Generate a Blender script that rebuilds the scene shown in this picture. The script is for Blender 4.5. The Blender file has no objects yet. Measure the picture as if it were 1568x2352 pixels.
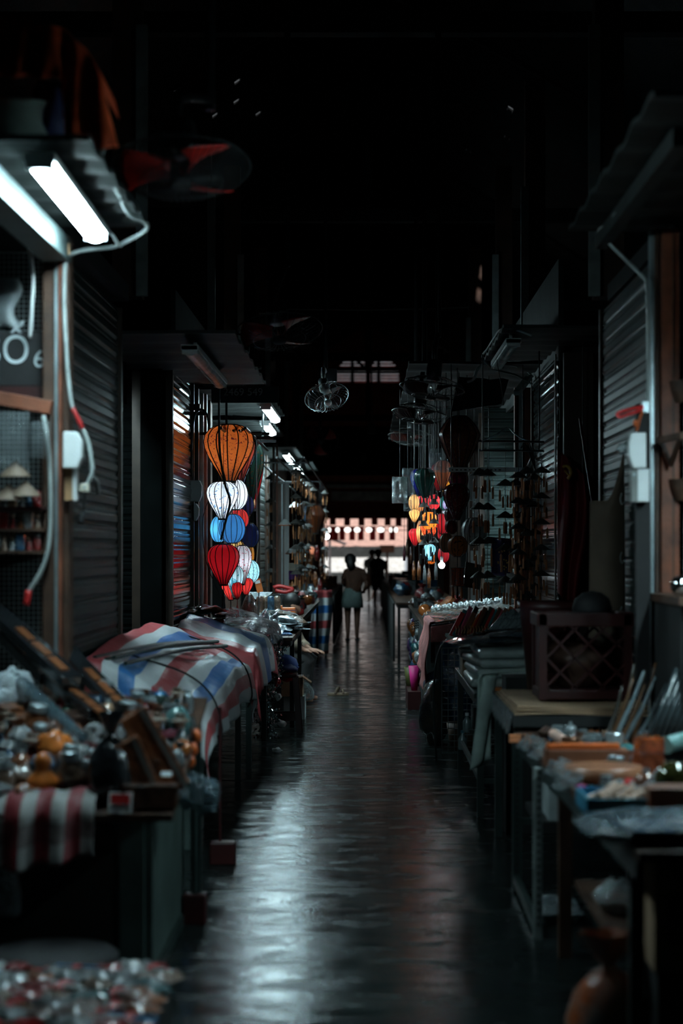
import bpy, math, random
from mathutils import Vector as V, Matrix, noise as NZ
R = math.radians
random.seed(7)
sc = bpy.context.scene
COL = sc.collection
# ---------------------------------------------------------------- camera, world, sun, exposure
F = 4200.0          # focal length in pixels of the 1568x2352 frame
VX, VY, HC = 845.0, 1265.0, 1.6
cam = bpy.data.cameras.new('camera'); camo = bpy.data.objects.new('camera', cam); COL.objects.link(camo)
camo.location = (0, 0, HC); camo.rotation_euler = (R(90), 0, 0)
cam.sensor_fit = 'VERTICAL'; cam.sensor_height = 36.0; cam.lens = 36.0 * F / 2352
cam.shift_x = -(VX - 784) / 2352; cam.shift_y = (VY - 1176) / 2352
cam.clip_start = 0.1; cam.clip_end = 400
cam.dof.use_dof = True; cam.dof.focus_distance = 15.6; cam.dof.aperture_fstop = 1.75
sc.camera = camo
w = bpy.data.worlds.new('world'); sc.world = w; w.use_nodes = True
bg = w.node_tree.nodes['Background']; bg.inputs[0].default_value = (0.86, 0.93, 1.0, 1); bg.inputs[1].default_value = 1.0
sun = bpy.data.lights.new('sun', 'SUN'); suno = bpy.data.objects.new('sun', sun); COL.objects.link(suno)
sun.energy = 8.0; sun.angle = R(1); sun.color = (1, .96, .9); suno.location = (0, 70, 20); suno.rotation_euler = (R(38), R(8), 0)
vs = sc.view_settings
sc.display_settings.display_device = 'sRGB'; vs.view_transform = 'Standard'; vs.look = 'None'; vs.gamma = 1; vs.use_curve_mapping = False
vs.exposure = -0.75
cy = sc.cycles; cy.use_denoising = True; cy.max_bounces = 8; cy.transparent_max_bounces = 16; cy.sample_clamp_indirect = 6
cy.caustics_reflective = False; cy.caustics_refractive = False
try: cy.use_light_tree = True
except Exception: pass
LED = 150.0          # radiance of the LED battens
BULB = 42.0         # radiance of the bulbs inside the lanterns

# ---------------------------------------------------------------- helpers
def at(px, py, D): return V(((px - VX) * D / F, D, HC - (py - VY) * D / F))
def flo(py): return HC * F / (py - VY)

class B:
    def __init__(s): s.v = []; s.f = []; s.uv = []
    def add(s, vs_, fs, uvs=None):
        o = len(s.v); s.v += [tuple(p) for p in vs_]; s.f += [tuple(i + o for i in f) for f in fs]
        s.uv += uvs if uvs else [None] * len(fs)
        return s
    def box(s, c, d, rz=0, rx=0, ry=0):
        m = Matrix.Rotation(rz, 3, 'Z') @ Matrix.Rotation(ry, 3, 'Y') @ Matrix.Rotation(rx, 3, 'X'); c = V(c)
        vs_ = [c + m @ V((sx * d[0] / 2, sy * d[1] / 2, sz * d[2] / 2)) for sx in (-1, 1) for sy in (-1, 1) for sz in (-1, 1)]
        return s.add(vs_, [(0, 1, 3, 2), (4, 6, 7, 5), (0, 4, 5, 1), (2, 3, 7, 6), (0, 2, 6, 4), (1, 5, 7, 3)])
    def bb(s, x0, x1, y0, y1, z0, z1): return s.box(((x0 + x1) / 2, (y0 + y1) / 2, (z0 + z1) / 2), (abs(x1 - x0), abs(y1 - y0), abs(z1 - z0)))
    def beam(s, p0, p1, a, b, up=(0, 0, 1)):
        p0, p1 = V(p0), V(p1); d = (p1 - p0).normalized(); u = V(up)
        if abs(d.dot(u)) > .98: u = V((0, 1, 0))
        x = d.cross(u).normalized(); z = x.cross(d)
        vs_ = [p + x * sx * a / 2 + z * sz * b / 2 for p in (p0, p1) for sx, sz in ((-1, -1), (1, -1), (1, 1), (-1, 1))]
        return s.add(vs_, [(3, 2, 1, 0), (4, 5, 6, 7), (0, 1, 5, 4), (1, 2, 6, 5), (2, 3, 7, 6), (3, 0, 4, 7)])
    def tube(s, pts, r, n=8, smooth=0, cap=True):
        pts = [V(p) for p in pts]
        if smooth:
            q = []
            for i in range(len(pts) - 1):
                a, b, c, d = pts[max(i - 1, 0)], pts[i], pts[i + 1], pts[min(i + 2, len(pts) - 1)]
                for k in range(smooth):
                    t = k / smooth
                    q.append(.5 * ((2 * b) + (c - a) * t + (2 * a - 5 * b + 4 * c - d) * t * t + (3 * b - a - 3 * c + d) * t ** 3))
            pts = q + [pts[-1]]
        k = len(pts); rs = r if isinstance(r, (list, tuple)) else [r] * k
        if len(rs) != k: rs = [rs[0] + (rs[-1] - rs[0]) * i / (k - 1) for i in range(k)]
        t0 = (pts[1] - pts[0]).normalized(); u = t0.orthogonal().normalized(); vs_ = []
        for i in range(k):
            t = (pts[min(i + 1, k - 1)] - pts[max(i - 1, 0)])
            t = t.normalized() if t.length > 1e-9 else t0
            u = (u - t * u.dot(t)); u = u.normalized() if u.length > 1e-6 else t.orthogonal().normalized(); w_ = t.cross(u)
            vs_ += [pts[i] + (u * math.cos(2 * math.pi * j / n) + w_ * math.sin(2 * math.pi * j / n)) * rs[i] for j in range(n)]
        fs = [(i * n + j, i * n + (j + 1) % n, (i + 1) * n + (j + 1) % n, (i + 1) * n + j) for i in range(k - 1) for j in range(n)]
        if cap: fs += [tuple(range(n - 1, -1, -1)), tuple((k - 1) * n + j for j in range(n))]
        return s.add(vs_, fs)
    def cyl(s, p0, p1, r0, r1=None, n=14): return s.tube([p0, p1], [r0, r0 if r1 is None else r1], n)
    def lathe(s, prof, c=(0, 0, 0), n=24, mod=None, m=None, sq=(1, 1), cap=True):
        c = V(c); vs_ = []; k = len(prof); uv = []
        for i, (r, z) in enumerate(prof):
            for j in range(n):
                a = 2 * math.pi * j / n; rr = r * (mod(a, i / (k - 1)) if mod else 1)
                p = V((rr * math.cos(a) * sq[0], rr * math.sin(a) * sq[1], z))
                vs_.append(c + (m @ p if m else p))
        fs = []
        for i in range(k - 1):
            for j in range(n):
                fs.append((i * n + j, i * n + (j + 1) % n, (i + 1) * n + (j + 1) % n, (i + 1) * n + j))
                uv.append([(j / n, i / (k - 1)), ((j + 1) / n, i / (k - 1)), ((j + 1) / n, (i + 1) / (k - 1)), (j / n, (i + 1) / (k - 1))])
        if cap:
            if prof[0][0] > 1e-5: fs.append(tuple(range(n - 1, -1, -1))); uv.append(None)
            if prof[-1][0] > 1e-5: fs.append(tuple((k - 1) * n + j for j in range(n))); uv.append(None)
        return s.add(vs_, fs, uv)
    def sheet(s, fn, nu, nv):
        vs_ = [fn(i / nu, j / nv) for j in range(nv + 1) for i in range(nu + 1)]; fs = []; uv = []
        for j in range(nv):
            for i in range(nu):
                a = j * (nu + 1) + i; fs.append((a, a + 1, a + nu + 2, a + nu + 1))
                uv.append([(i / nu, j / nv), ((i + 1) / nu, j / nv), ((i + 1) / nu, (j + 1) / nv), (i / nu, (j + 1) / nv)])
        return s.add(vs_, fs, uv)
    def ball(s, c, r, n=12, k=8, nz=0, seed=0, m=None):
        r = (r, r, r) if not isinstance(r, (tuple, list)) else r; c = V(c)
        vs_ = []; 
        for i in range(k + 1):
            t = math.pi * i / k
            for j in range(n):
                a = 2 * math.pi * j / n; d = V((math.sin(t) * math.cos(a), math.sin(t) * math.sin(a), -math.cos(t)))
                q = 1 + (nz * NZ.noise(d * 1.7 + V((seed, seed * 1.3, 0))) if nz else 0)
                p = V((d.x * r[0], d.y * r[1], d.z * r[2])) * q; vs_.append(c + (m @ p if m else p))
        fs = [(i * n + j, i * n + (j + 1) % n, (i + 1) * n + (j + 1) % n, (i + 1) * n + j) for i in range(k) for j in range(n)]
        return s.add(vs_, fs)
    def prism(s, poly, ax, t0, t1):
        """polygon (a,b) extruded along axis ax from t0 to t1"""
        mk = {'x': lambda a, b, t: (t, a, b), 'y': lambda a, b, t: (a, t, b), 'z': lambda a, b, t: (a, b, t)}[ax]; n = len(poly)
        vs_ = [mk(a, b, t0) for a, b in poly] + [mk(a, b, t1) for a, b in poly]
        return s.add(vs_, [tuple(range(n)), tuple(range(2 * n - 1, n - 1, -1))] + [(i, i + n, (i + 1) % n + n, (i + 1) % n) for i in range(n)])

def props(o, label=None, cat=None, group=None, kind=None):
    if label: o['label'] = label
    if cat: o['category'] = cat
    if group: o['group'] = group
    if kind: o['kind'] = kind
    return o

def O(name, b, m, parent=None, label=None, cat=None, group=None, kind=None, smooth=False, solid=0, bevel=0, local=False):
    me = bpy.data.meshes.new(name); pv = b.v
    if parent is not None and not local:
        l = parent.location.copy(); q = parent.parent
        while q is not None: l += q.location; q = q.parent
        off = l
    elif parent is not None: off = V((0, 0, 0))
    else:
        xs = [p[0] for p in pv]; ys = [p[1] for p in pv]; off = V(((min(xs) + max(xs)) / 2, (min(ys) + max(ys)) / 2, min(p[2] for p in pv)))
    me.from_pydata([(p[0] - off[0], p[1] - off[1], p[2] - off[2]) for p in pv], [], b.f)
    if any(u for u in b.uv):
        ul = me.uv_layers.new(name='UVMap').data
        for p, u in zip(me.polygons, b.uv):
            if u:
                for li, c in zip(p.loop_indices, u): ul[li].uv = c
    me.validate(); me.materials.append(m)
    if smooth: me.polygons.foreach_set('use_smooth', [True] * len(me.polygons))
    o = bpy.data.objects.new(name, me); COL.objects.link(o)
    if parent is not None: o.parent = parent
    else: o.location = off
    if solid:
        md = o.modifiers.new('solid', 'SOLIDIFY'); md.thickness = solid; md.offset = 0
    if bevel:
        md = o.modifiers.new('bevel', 'BEVEL'); md.width = bevel; md.segments = 2; md.limit_method = 'ANGLE'
    return props(o, label, cat, group, kind)

def T(name, label, cat, loc, group=None, kind=None):
    o = bpy.data.objects.new(name, None); COL.objects.link(o); o.location = V(loc); o.empty_display_size = .05
    return props(o, label, cat, group, kind)

def dup(root, loc, rz=0, label=None, group=None, scale=None, tilt=None):
    def cp(o, par):
        c = o.copy(); COL.objects.link(c)
        if par is not None: c.parent = par
        for ch in kids.get(o.name, ()): cp(ch, c)
        return c
    kids = {}
    st = [root]
    while st:
        o = st.pop(); kids[o.name] = list(o.children); st += kids[o.name]
    r = cp(root, None); r.location = V(loc); r.rotation_euler = (tilt[0] if tilt else 0, tilt[1] if tilt else 0, rz)
    if scale: r.scale = (scale, scale, scale) if not isinstance(scale, (tuple, list)) else scale
    if label: r['label'] = label
    if group: r['group'] = group
    return r

# ---------------------------------------------------------------- materials
def nt(name):
    m = bpy.data.materials.new(name); m.use_nodes = True; n = m.node_tree; n.nodes.clear()
    out = n.nodes.new('ShaderNodeOutputMaterial'); return m, n, out
def N(n, t, **k):
    x = n.nodes.new(t)
    for a, b in k.items(): setattr(x, a, b)
    return x
def noise_tex(n, scale, detail=3, vec=None, dist=0):
    x = N(n, 'ShaderNodeTexNoise'); x.inputs['Scale'].default_value = scale; x.inputs['Detail'].default_value = detail; x.inputs['Distortion'].default_value = dist
    if vec: n.links.new(vec, x.inputs['Vector'])
    return x
def ramp(n, fac, a, b, ca=(0, 0, 0, 1), cb=(1, 1, 1, 1)):
    x = N(n, 'ShaderNodeValToRGB'); x.color_ramp.elements[0].position = a; x.color_ramp.elements[1].position = b
    x.color_ramp.elements[0].color = ca; x.color_ramp.elements[1].color = cb; n.links.new(fac, x.inputs[0]); return x
MATS = {}
def M(name, c, rough=.6, metal=0, bump=0, bs=20, var=.25, vs_=6, coat=0, spec=.5, c2=None):
    if name in MATS: return MATS[name]
    m, n, out = nt(name); p = N(n, 'ShaderNodeBsdfPrincipled'); n.links.new(p.outputs[0], out.inputs[0])
    p.inputs['Roughness'].default_value = rough; p.inputs['Metallic'].default_value = metal
    p.inputs['Coat Weight'].default_value = coat; p.inputs['Coat Roughness'].default_value = .08; p.inputs['Specular IOR Level'].default_value = spec
    tc = N(n, 'ShaderNodeTexCoord')
    nz = noise_tex(n, vs_, 4, tc.outputs['Object'])
    d = c2 if c2 else [x * (1 - var) for x in c]; h = c if c2 else [min(1, x * (1 + var)) for x in c]
    rp = ramp(n, nz.outputs['Fac'], .35, .65, (*d, 1), (*h, 1)); n.links.new(rp.outputs[0], p.inputs['Base Color'])
    if bump:
        b2 = noise_tex(n, bs, 3, tc.outputs['Object']); bp = N(n, 'ShaderNodeBump'); bp.inputs['Strength'].default_value = bump; bp.inputs['Distance'].default_value = .02
        n.links.new(b2.outputs['Fac'], bp.inputs['Height']); n.links.new(bp.outputs[0], p.inputs['Normal'])
    MATS[name] = m; return m
def glow(name, c, s):
    if name in MATS: return MATS[name]
    m, n, out = nt(name); e = N(n, 'ShaderNodeEmission'); e.inputs[0].default_value = (*c, 1); e.inputs[1].default_value = s
    n.links.new(e.outputs[0], out.inputs[0]); MATS[name] = m; return m
def wrap(name, c, c2=None, vs_=14):      # things wrapped in crinkled clear plastic
    return M(name, [x * .33 for x in c], .35, 0, 1.0, 30, .5, vs_, 1.0, .5, [x * .33 for x in c2] if c2 else None)
def clear(name, tint=(.75, .85, .88), body=.18, bs=22):
    if name in MATS: return MATS[name]
    m, n, out = nt(name); tr = N(n, 'ShaderNodeBsdfTransparent'); df = N(n, 'ShaderNodeBsdfPrincipled')
    df.inputs['Base Color'].default_value = (*tint, 1); df.inputs['Roughness'].default_value = .07; df.inputs['Specular IOR Level'].default_value = .9
    tc = N(n, 'ShaderNodeTexCoord'); b2 = noise_tex(n, bs, 4, tc.outputs['Object'], .6); bp = N(n, 'ShaderNodeBump'); bp.inputs['Strength'].default_value = .9; bp.inputs['Distance'].default_value = .03
    n.links.new(b2.outputs['Fac'], bp.inputs['Height']); n.links.new(bp.outputs[0], df.inputs['Normal'])
    lw = N(n, 'ShaderNodeLayerWeight'); lw.inputs[0].default_value = .35; n.links.new(bp.outputs[0], lw.inputs['Normal'])
    ad = N(n, 'ShaderNodeMath', operation='MULTIPLY_ADD'); ad.inputs[1].default_value = .8; ad.inputs[2].default_value = body; ad.use_clamp = True
    n.links.new(lw.outputs['Fresnel'], ad.inputs[0]); mx = N(n, 'ShaderNodeMixShader'); n.links.new(ad.outputs[0], mx.inputs[0])
    n.links.new(tr.outputs[0], mx.inputs[1]); n.links.new(df.outputs[0], mx.inputs[2]); n.links.new(mx.outputs[0], out.inputs[0])
    MATS[name] = m; return m
def lamp_cloth(name, c, deco=None, amt=.12, scale=9, lit=True, gloss=.35):
    """thin lantern cloth: light passes through it; painted sprigs in a second colour"""
    if name in MATS: return MATS[name]
    m, n, out = nt(name); tc = N(n, 'ShaderNodeTexCoord')
    col = N(n, 'ShaderNodeRGB'); col.outputs[0].default_value = (*c, 1); src = col.outputs[0]
    if deco:
        nz = noise_tex(n, scale, 5, tc.outputs['Object'], 2.2); rp = ramp(n, nz.outputs['Fac'], .60 - amt * .5, .64 - amt * .5)
        mx = N(n, 'ShaderNodeMixRGB'); n.links.new(rp.outputs[0], mx.inputs[0]); n.links.new(src, mx.inputs[1]); mx.inputs[2].default_value = (*deco, 1); src = mx.outputs[0]
    d = N(n, 'ShaderNodeBsdfPrincipled'); d.inputs['Roughness'].default_value = gloss; n.links.new(src, d.inputs['Base Color'])
    t = N(n, 'ShaderNodeBsdfTranslucent'); n.links.new(src, t.inputs[0])
    mx = N(n, 'ShaderNodeMixShader'); mx.inputs[0].default_value = .62 if lit else .3
    n.links.new(d.outputs[0], mx.inputs[1]); n.links.new(t.outputs[0], mx.inputs[2]); n.links.new(mx.outputs[0], out.inputs[0])
    MATS[name] = m; return m
def stripes(name, seq, axis, rep, rough=.38, cross=None):
    """woven plastic sheet, colour bands along the sheet's own u or v"""
    if name in MATS: return MATS[name]
    m, n, out = nt(name); p = N(n, 'ShaderNodeBsdfPrincipled'); n.links.new(p.outputs[0], out.inputs[0]); p.inputs['Roughness'].default_value = rough
    tc = N(n, 'ShaderNodeTexCoord'); sp = N(n, 'ShaderNodeSeparateXYZ'); n.links.new(tc.outputs['UV'], sp.inputs[0])
    def band(ax, seq, rep):
        a = N(n, 'ShaderNodeMath', operation='MULTIPLY'); a.inputs[1].default_value = rep; n.links.new(sp.outputs[ax], a.inputs[0])
        f = N(n, 'ShaderNodeMath', operation='FRACT'); n.links.new(a.outputs[0], f.inputs[0])
        r = N(n, 'ShaderNodeValToRGB'); r.color_ramp.interpolation = 'CONSTANT'; e = r.color_ramp.elements
        while len(e) < len(seq): e.new(.5)
        for i, c in enumerate(seq): e[i].position = i / len(seq); e[i].color = (*c, 1)
        n.links.new(f.outputs[0], r.inputs[0]); return r.outputs[0]
    c = band(axis, seq, rep)
    if cross:
        mx = N(n, 'ShaderNodeMixRGB', blend_type='MULTIPLY'); mx.inputs[0].default_value = 1; n.links.new(c, mx.inputs[1]); n.links.new(band(1 - axis, *cross), mx.inputs[2]); c = mx.outputs[0]
    n.links.new(c, p.inputs['Base Color'])
    nz = noise_tex(n, 9, 3, tc.outputs['Object']); bp = N(n, 'ShaderNodeBump'); bp.inputs['Strength'].default_value = .5; bp.inputs['Distance'].default_value = .03
    n.links.new(nz.outputs['Fac'], bp.inputs['Height']); n.links.new(bp.outputs[0], p.inputs['Normal'])
    MATS[name] = m; return m

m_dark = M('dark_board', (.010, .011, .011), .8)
m_roof = M('roof_sheet', (.02, .021, .022), .32, .6, .25, 30)
m_wall = M('plaster_dark', (.05, .052, .05), .85, bump=.2)
m_redwall = M('red_plaster', (.30, .085, .05), .85, bump=.2)
m_col = M('column_brown', (.06, .03, .02), .7)
m_pale = M('pale_pipe', (.25, .29, .28), .5)
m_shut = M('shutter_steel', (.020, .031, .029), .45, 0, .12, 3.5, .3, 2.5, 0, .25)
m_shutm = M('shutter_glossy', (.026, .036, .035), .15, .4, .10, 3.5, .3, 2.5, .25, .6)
m_shaded = M('shaded_black', (.004, .005, .005), .9, spec=0)  # near-black so lamp-lit surfaces stay dark: shade put into the colour
m_rail = M('guide_rail', (.045, .03, .022), .45, .3)
m_steel = M('galvanised', (.35, .42, .44), .35, .6, .1, 30)
m_beamw = M('beam_paint', (.05, .07, .07), .45, .1, .1, 8, .35, 3)
m_wood = M('red_wood', (.20, .06, .03), .55, 0, .25, 14, .4, 8)
m_wood2 = M('brown_wood', (.065, .03, .017), .6, 0, .25, 14, .4, 8)
m_woodl = M('pine', (.38, .22, .11), .6, 0, .2, 14, .3, 8)
m_white = M('white_plastic', (.78, .82, .82), .35, var=.06)
m_cream = M('cream_plastic', (.62, .58, .48), .5)
m_black = M('black_rubber', (.010, .010, .011), .7)
m_bmetal = M('black_metal', (.016, .017, .018), .35, .3)
m_dgreen = M('dark_green_metal', (.02, .032, .03), .4)
m_cable = M('grey_cable', (.36, .40, .39), .5)
m_dcable = M('dark_cable', (.03, .04, .04), .4)
m_red = M('red_plastic', (.45, .02, .02), .4)
m_dred = M('dark_red_plastic', (.034, .005, .005), .45)
m_canopy = M('canopy_sheet', (.011, .015, .014), .6, 0, .3, 10, .4, 3)
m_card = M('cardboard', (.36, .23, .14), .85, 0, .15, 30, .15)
m_brass = M('brass_tube', (.50, .21, .09), .3, .35)
m_led = glow('led_tube', (.64, .93, 1.0), LED)
m_grid = M('wire_grid', (.30, .33, .33), .45, .4)
m_clear = clear('clear_plastic', (.4, .46, .48), .08, 26)
m_clear2 = clear('milky_plastic', (.42, .48, .50), .22, 22)
m_skin = M('skin', (.42, .22, .14), .5, var=.08)
m_hair = M('black_hair', (.008, .007, .007), .5)

# floor: polished concrete
def floor_mat():
    m, n, out = nt('polished_concrete'); p = N(n, 'ShaderNodeBsdfPrincipled'); n.links.new(p.outputs[0], out.inputs[0]); tc = N(n, 'ShaderNodeTexCoord')
    mp = N(n, 'ShaderNodeMapping'); n.links.new(tc.outputs['Object'], mp.inputs[0]); mp.inputs['Scale'].default_value = (.45, 1, 1)
    a = noise_tex(n, 1.6, 6, tc.outputs['Object']); rp = ramp(n, a.outputs['Fac'], .3, .72, (.007, .010, .010, 1), (.017, .022, .021, 1)); n.links.new(rp.outputs[0], p.inputs['Base Color'])
    b = noise_tex(n, 8, 7, mp.outputs[0], .5); r2 = ramp(n, b.outputs['Fac'], .36, .62, (.07, .07, .07, 1), (.30, .30, .30, 1)); n.links.new(r2.outputs[0], p.inputs['Roughness'])
    c = noise_tex(n, 11, 5, mp.outputs[0], .4); d = noise_tex(n, 90, 2, tc.outputs['Object'])
    ad = N(n, 'ShaderNodeMath', operation='MULTIPLY_ADD'); ad.inputs[1].default_value = .25; n.links.new(d.outputs['Fac'], ad.inputs[0]); n.links.new(c.outputs['Fac'], ad.inputs[2])
    bp = N(n, 'ShaderNodeBump'); bp.inputs['Strength'].default_value = .20; bp.inputs['Distance'].default_value = .02; n.links.new(ad.outputs[0], bp.inputs['Height']); n.links.new(bp.outputs[0], p.inputs['Normal'])
    p.inputs['Specular IOR Level'].default_value = .085
    return m
m_floor = floor_mat()

# ---------------------------------------------------------------- the hall
DE = 57.0
b = B()
for y0, y1 in ((-4, 9.66), (9.672, 16.7), (16.712, 24.5), (24.512, 34), (34.012, 45), (45.012, DE + .3)): b.bb(-5.5, 5.5, y0, y1, -.2, 0)
b.bb(-5.5, 5.5, -4, DE + .3, -.35, -.012)
O('floor', b, m_floor, kind='structure')
b = B()
for s in (-1, 1):
    prof = []
    for i in range(0, 880):                                   # corrugated sheet, ridges running down the slope
        prof.append((-4 + i * (DE + 4.4) / 879, .03 * (1 if i % 2 else -1)))
    NS = 80; q = B(); q.sheet(lambda u, v: (s * 5.7 * (1 - v), prof[min(879, int(round(u * 879)))][0], 5.0 + 3.7 * v + prof[min(879, int(round(u * 879)))][1]), 879, NS)
    gaps = set()                                             # gaps between roof sheets where the sky shows
    for gx, gy in ((515, 130), (540, 180), (490, 240), (540, 228), (470, 255), (487, 262), (590, 255), (408, 195), (1170, 240), (1173, 252), (1165, 312), (1078, 345), (1155, 400)):
        kx, kz = (gx - VX) / F, (VY - gy) / F
        if (kx > 0) == (s > 0):
            d_ = (8.7 - HC) / (kz + .649 * abs(kx)); v_ = 1 - abs(kx * d_) / 5.7; u_ = (d_ + 4) / (DE + 4.4); gi = int(v_ * NS) * 879 + int(u_ * 879); gaps |= {gi, gi + 1}
    o_ = len(b.v); b.v += q.v; b.f += [tuple(i + o_ for i in f) for i_, f in enumerate(q.f) if i_ not in gaps]; b.uv = []
O('ceiling', b, m_roof, kind='structure', solid=.02)
for s, nm in ((-1, 'wall_left'), (1, 'wall_right')):
    O(nm, B().bb(s * 5.5, s * 5.7, -4.2, DE + .3, -.2, 5.05), m_wall, kind='structure')
b = B(); b.bb(-5.5, 5.5, -4.2, -4, -.2, 5.1); b.prism([(-5.5, 5.1), (5.5, 5.1), (0, 8.7)], 'y', -4.2, -4); O('wall_back', b, m_wall, kind='structure')
# end wall with doorway and lunette window
dx0, dx1, dz = -1.36, 1.22, 2.60
wx0, wx1, wz0, wz1 = -.99, .96, 6.83, 7.68
b = B()
b.bb(-5.6, dx0, DE, DE + .25, -.2, dz); b.bb(dx1, 5.6, DE, DE + .25, -.2, dz); b.bb(-5.6, 5.6, DE, DE + .25, dz, wz0)
b.bb(-5.6, wx0, DE, DE + .25, wz0, wz1); b.bb(wx1, 5.6, DE, DE + .25, wz0, wz1); b.bb(-5.6, 5.6, DE, DE + .25, wz1, 9.1)
# corner fillets of the lunette
for s, xe in ((1, wx0), (-1, wx1)):
    b.prism([(xe, wz1 - .42), (xe + s * .12, wz1 - .28), (xe + s * .38, wz1), (xe, wz1)], 'y', DE + .02, DE + .22)
O('wall_end', b, m_redwall, kind='structure')
m_louv = M('louvre_pinklight', (.60, .27, .25), .6)  # pink of the daylight put into the slat colour
wn = T('window_1', 'arched louvred window high in the end wall', 'window', ((wx0 + wx1) / 2, DE, wz0), kind='structure')
b = B()
for k in range(9):
    z = wz0 + .05 + k * .093
    if 3.6 < k < 4.6: continue
    b.box(((wx0 + wx1) / 2, DE + .12, z), (wx1 - wx0, .012, .105), rx=R(-38))
O('louvres', b, m_louv, wn)
b = B()
for x in (wx0 + .5, wx0 + 1.32): b.bb(x - .05, x + .05, DE + .03, DE + .2, wz0, wz1)
b.bb(wx0, wx1, DE + .0, DE + .2, wz0 + .38, wz0 + .5)
for x0, x1 in ((wx0 + .5, wx0 + .91), (wx0 + 1.32, wx0 + .91)): b.beam((x0, DE + .08, wz1), (x1, DE + .08, wz0 + .45), .09, .08, up=(0, 1, 0))
b.bb(wx0 + .88, wx0 + .94, DE + .03, DE + .2, wz0 + .45, wz1)
O('window_frame', b, m_dark, wn)
# trusses and beams
for i, y in enumerate((14, 22, 30, 38, 50)):
    b = B(); z = 5.55 if y < 40 else 5.15
    b.bb(-5.5, 5.5, y - .07, y + .07, z, z + .16)
    b.beam((-5.4, y, z), (0, y, 8.5), .1, .14); b.beam((5.4, y, z), (0, y, 8.5), .1, .14); b.bb(-.06, .06, y - .06, y + .06, z, 8.6)
    O('trim_%d' % (i + 1), b, m_dark, kind='structure')
b = B(); b.bb(-2.0, 2.0, 44.9, 45, 3.45, 4.65); b.bb(-5.5, -2.0, 44.9, 45, 3.45, 5.6); b.bb(2, 5.5, 44.9, 45, 3.45, 5.6)
O('wall_crosswise', b, m_dark, kind='structure')
b = B(); b.bb(-1.15, 1.05, 56.85, 57, 3.15, 3.45); b.bb(-1.3, .95, 56.8, 56.95, 3.55, 3.66); O('trim_6', b, m_pale, kind='structure')
# hall columns between the stalls
k = 7
for y in (11.6, 16.7, 20.5, 26, 32, 39):
    for s in (-1, 1):
        b = B().bb(s * 1.52 - .09, s * 1.52 + .09, y - .09, y + .09, 0 if y > 12 else 3.2, 5.9); O('trim_%d' % k, b, m_col, kind='structure'); k += 1
        bx = s * 1.42
        O('trim_%d' % k, B().bb(bx - .035, bx + .035, y - .14, y - .09, 3.2, 4.9), m_pale, kind='structure'); k += 1

# ---------------------------------------------------------------- stalls
def slat_prof(z0, z1, pitch=.1):
    p = []; z = z0
    shp = [(0, 0), (.004, .012), (.010, .020), (.0105, .054), (.004, .064), (.004, .070), (.0085, .074), (.0085, .084), (.002, .090), (.000, .094), (0, .0999)]
    while z < z1 - .01:
        for d, h in shp: p.append((d, z + h * pitch / .1))
        z += pitch
    return p
def shutter(ax, pos, t0, t1, z0, z1, nrm, label, m=None):
    """roller shutter lying in the plane ax=pos, running from t0 to t1 along the other axis"""
    c = (pos, (t0 + t1) / 2, z0) if ax == 'x' else ((t0 + t1) / 2, pos, z0)
    t = T('roller_shutter', label, 'roller shutter', c, 'rolled-down steel shutters')
    pr = slat_prof(z0 + .05, z1); b = B()
    if ax == 'x': b.sheet(lambda u, v: (pos + nrm * pr[min(len(pr) - 1, int(round(v * (len(pr) - 1))))][0], t0 + (t1 - t0) * u, pr[min(len(pr) - 1, int(round(v * (len(pr) - 1))))][1]), 1, len(pr) - 1)
    else: b.sheet(lambda u, v: (t0 + (t1 - t0) * u, pos + nrm * pr[min(len(pr) - 1, int(round(v * (len(pr) - 1))))][0], pr[min(len(pr) - 1, int(round(v * (len(pr) - 1))))][1]), 1, len(pr) - 1)
    O('slat_curtain', b, m or m_shut, t, solid=.004)
    for e in (t0, t1):
        q = B(); q.bb(pos - .02, pos + nrm * .03, e - .03, e + .03, z0, z1) if ax == 'x' else q.bb(e - .03, e + .03, pos - .02, pos + nrm * .03, z0, z1)
        O('guide_rail', q, m_rail, t)
    q = B(); q.bb(pos - .015, pos + nrm * .02, t0, t1, z0, z0 + .05) if ax == 'x' else q.bb(t0, t1, pos - .015, pos + nrm * .02, z0, z0 + .05)
    O('bottom_bar', q, m_rail, t); return t
XL, XR = -1.47, 1.40
shutter('x', XL - .03, 8.35, 10.93, 0, 3.05, 1, 'dim green-grey roller shutter on the left, behind the near post with the white box')
shutter('y', 13.28, -2.9, -1.68, 0, 3.05, -1, 'dark roller shutter facing down the hall on the left, across the gap', m_shaded)
shutter('x', XL + .01, 13.42, 15.05, 0, 3.05, 1, 'roller shutter on the left mirroring the glowing lanterns in its slats', m_shutm)
shutter('x', XL, 24.4, 26.7, 0, 3.05, 1, 'far grey roller shutter on the left beyond the lit lanterns')
shutter('x', XR + .02, 8.75, 11.0, 0, 3.05, -1, 'dim roller shutter on the right behind the hanging red cord')
shutter('y', 13.42, 1.62, 2.9, 0, 3.05, -1, 'dark roller shutter facing down the hall on the right, behind the red flag', m_shaded)
shutter('x', XR + .01, 13.52, 15.5, 0, 3.05, -1, 'roller shutter on the right beside the bamboo wind chimes', m_shutm)
shutter('y', 18.6, 1.15, 2.9, 0, 3.0, -1, 'lit roller shutter behind the dark green plaque and chimes')
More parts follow.
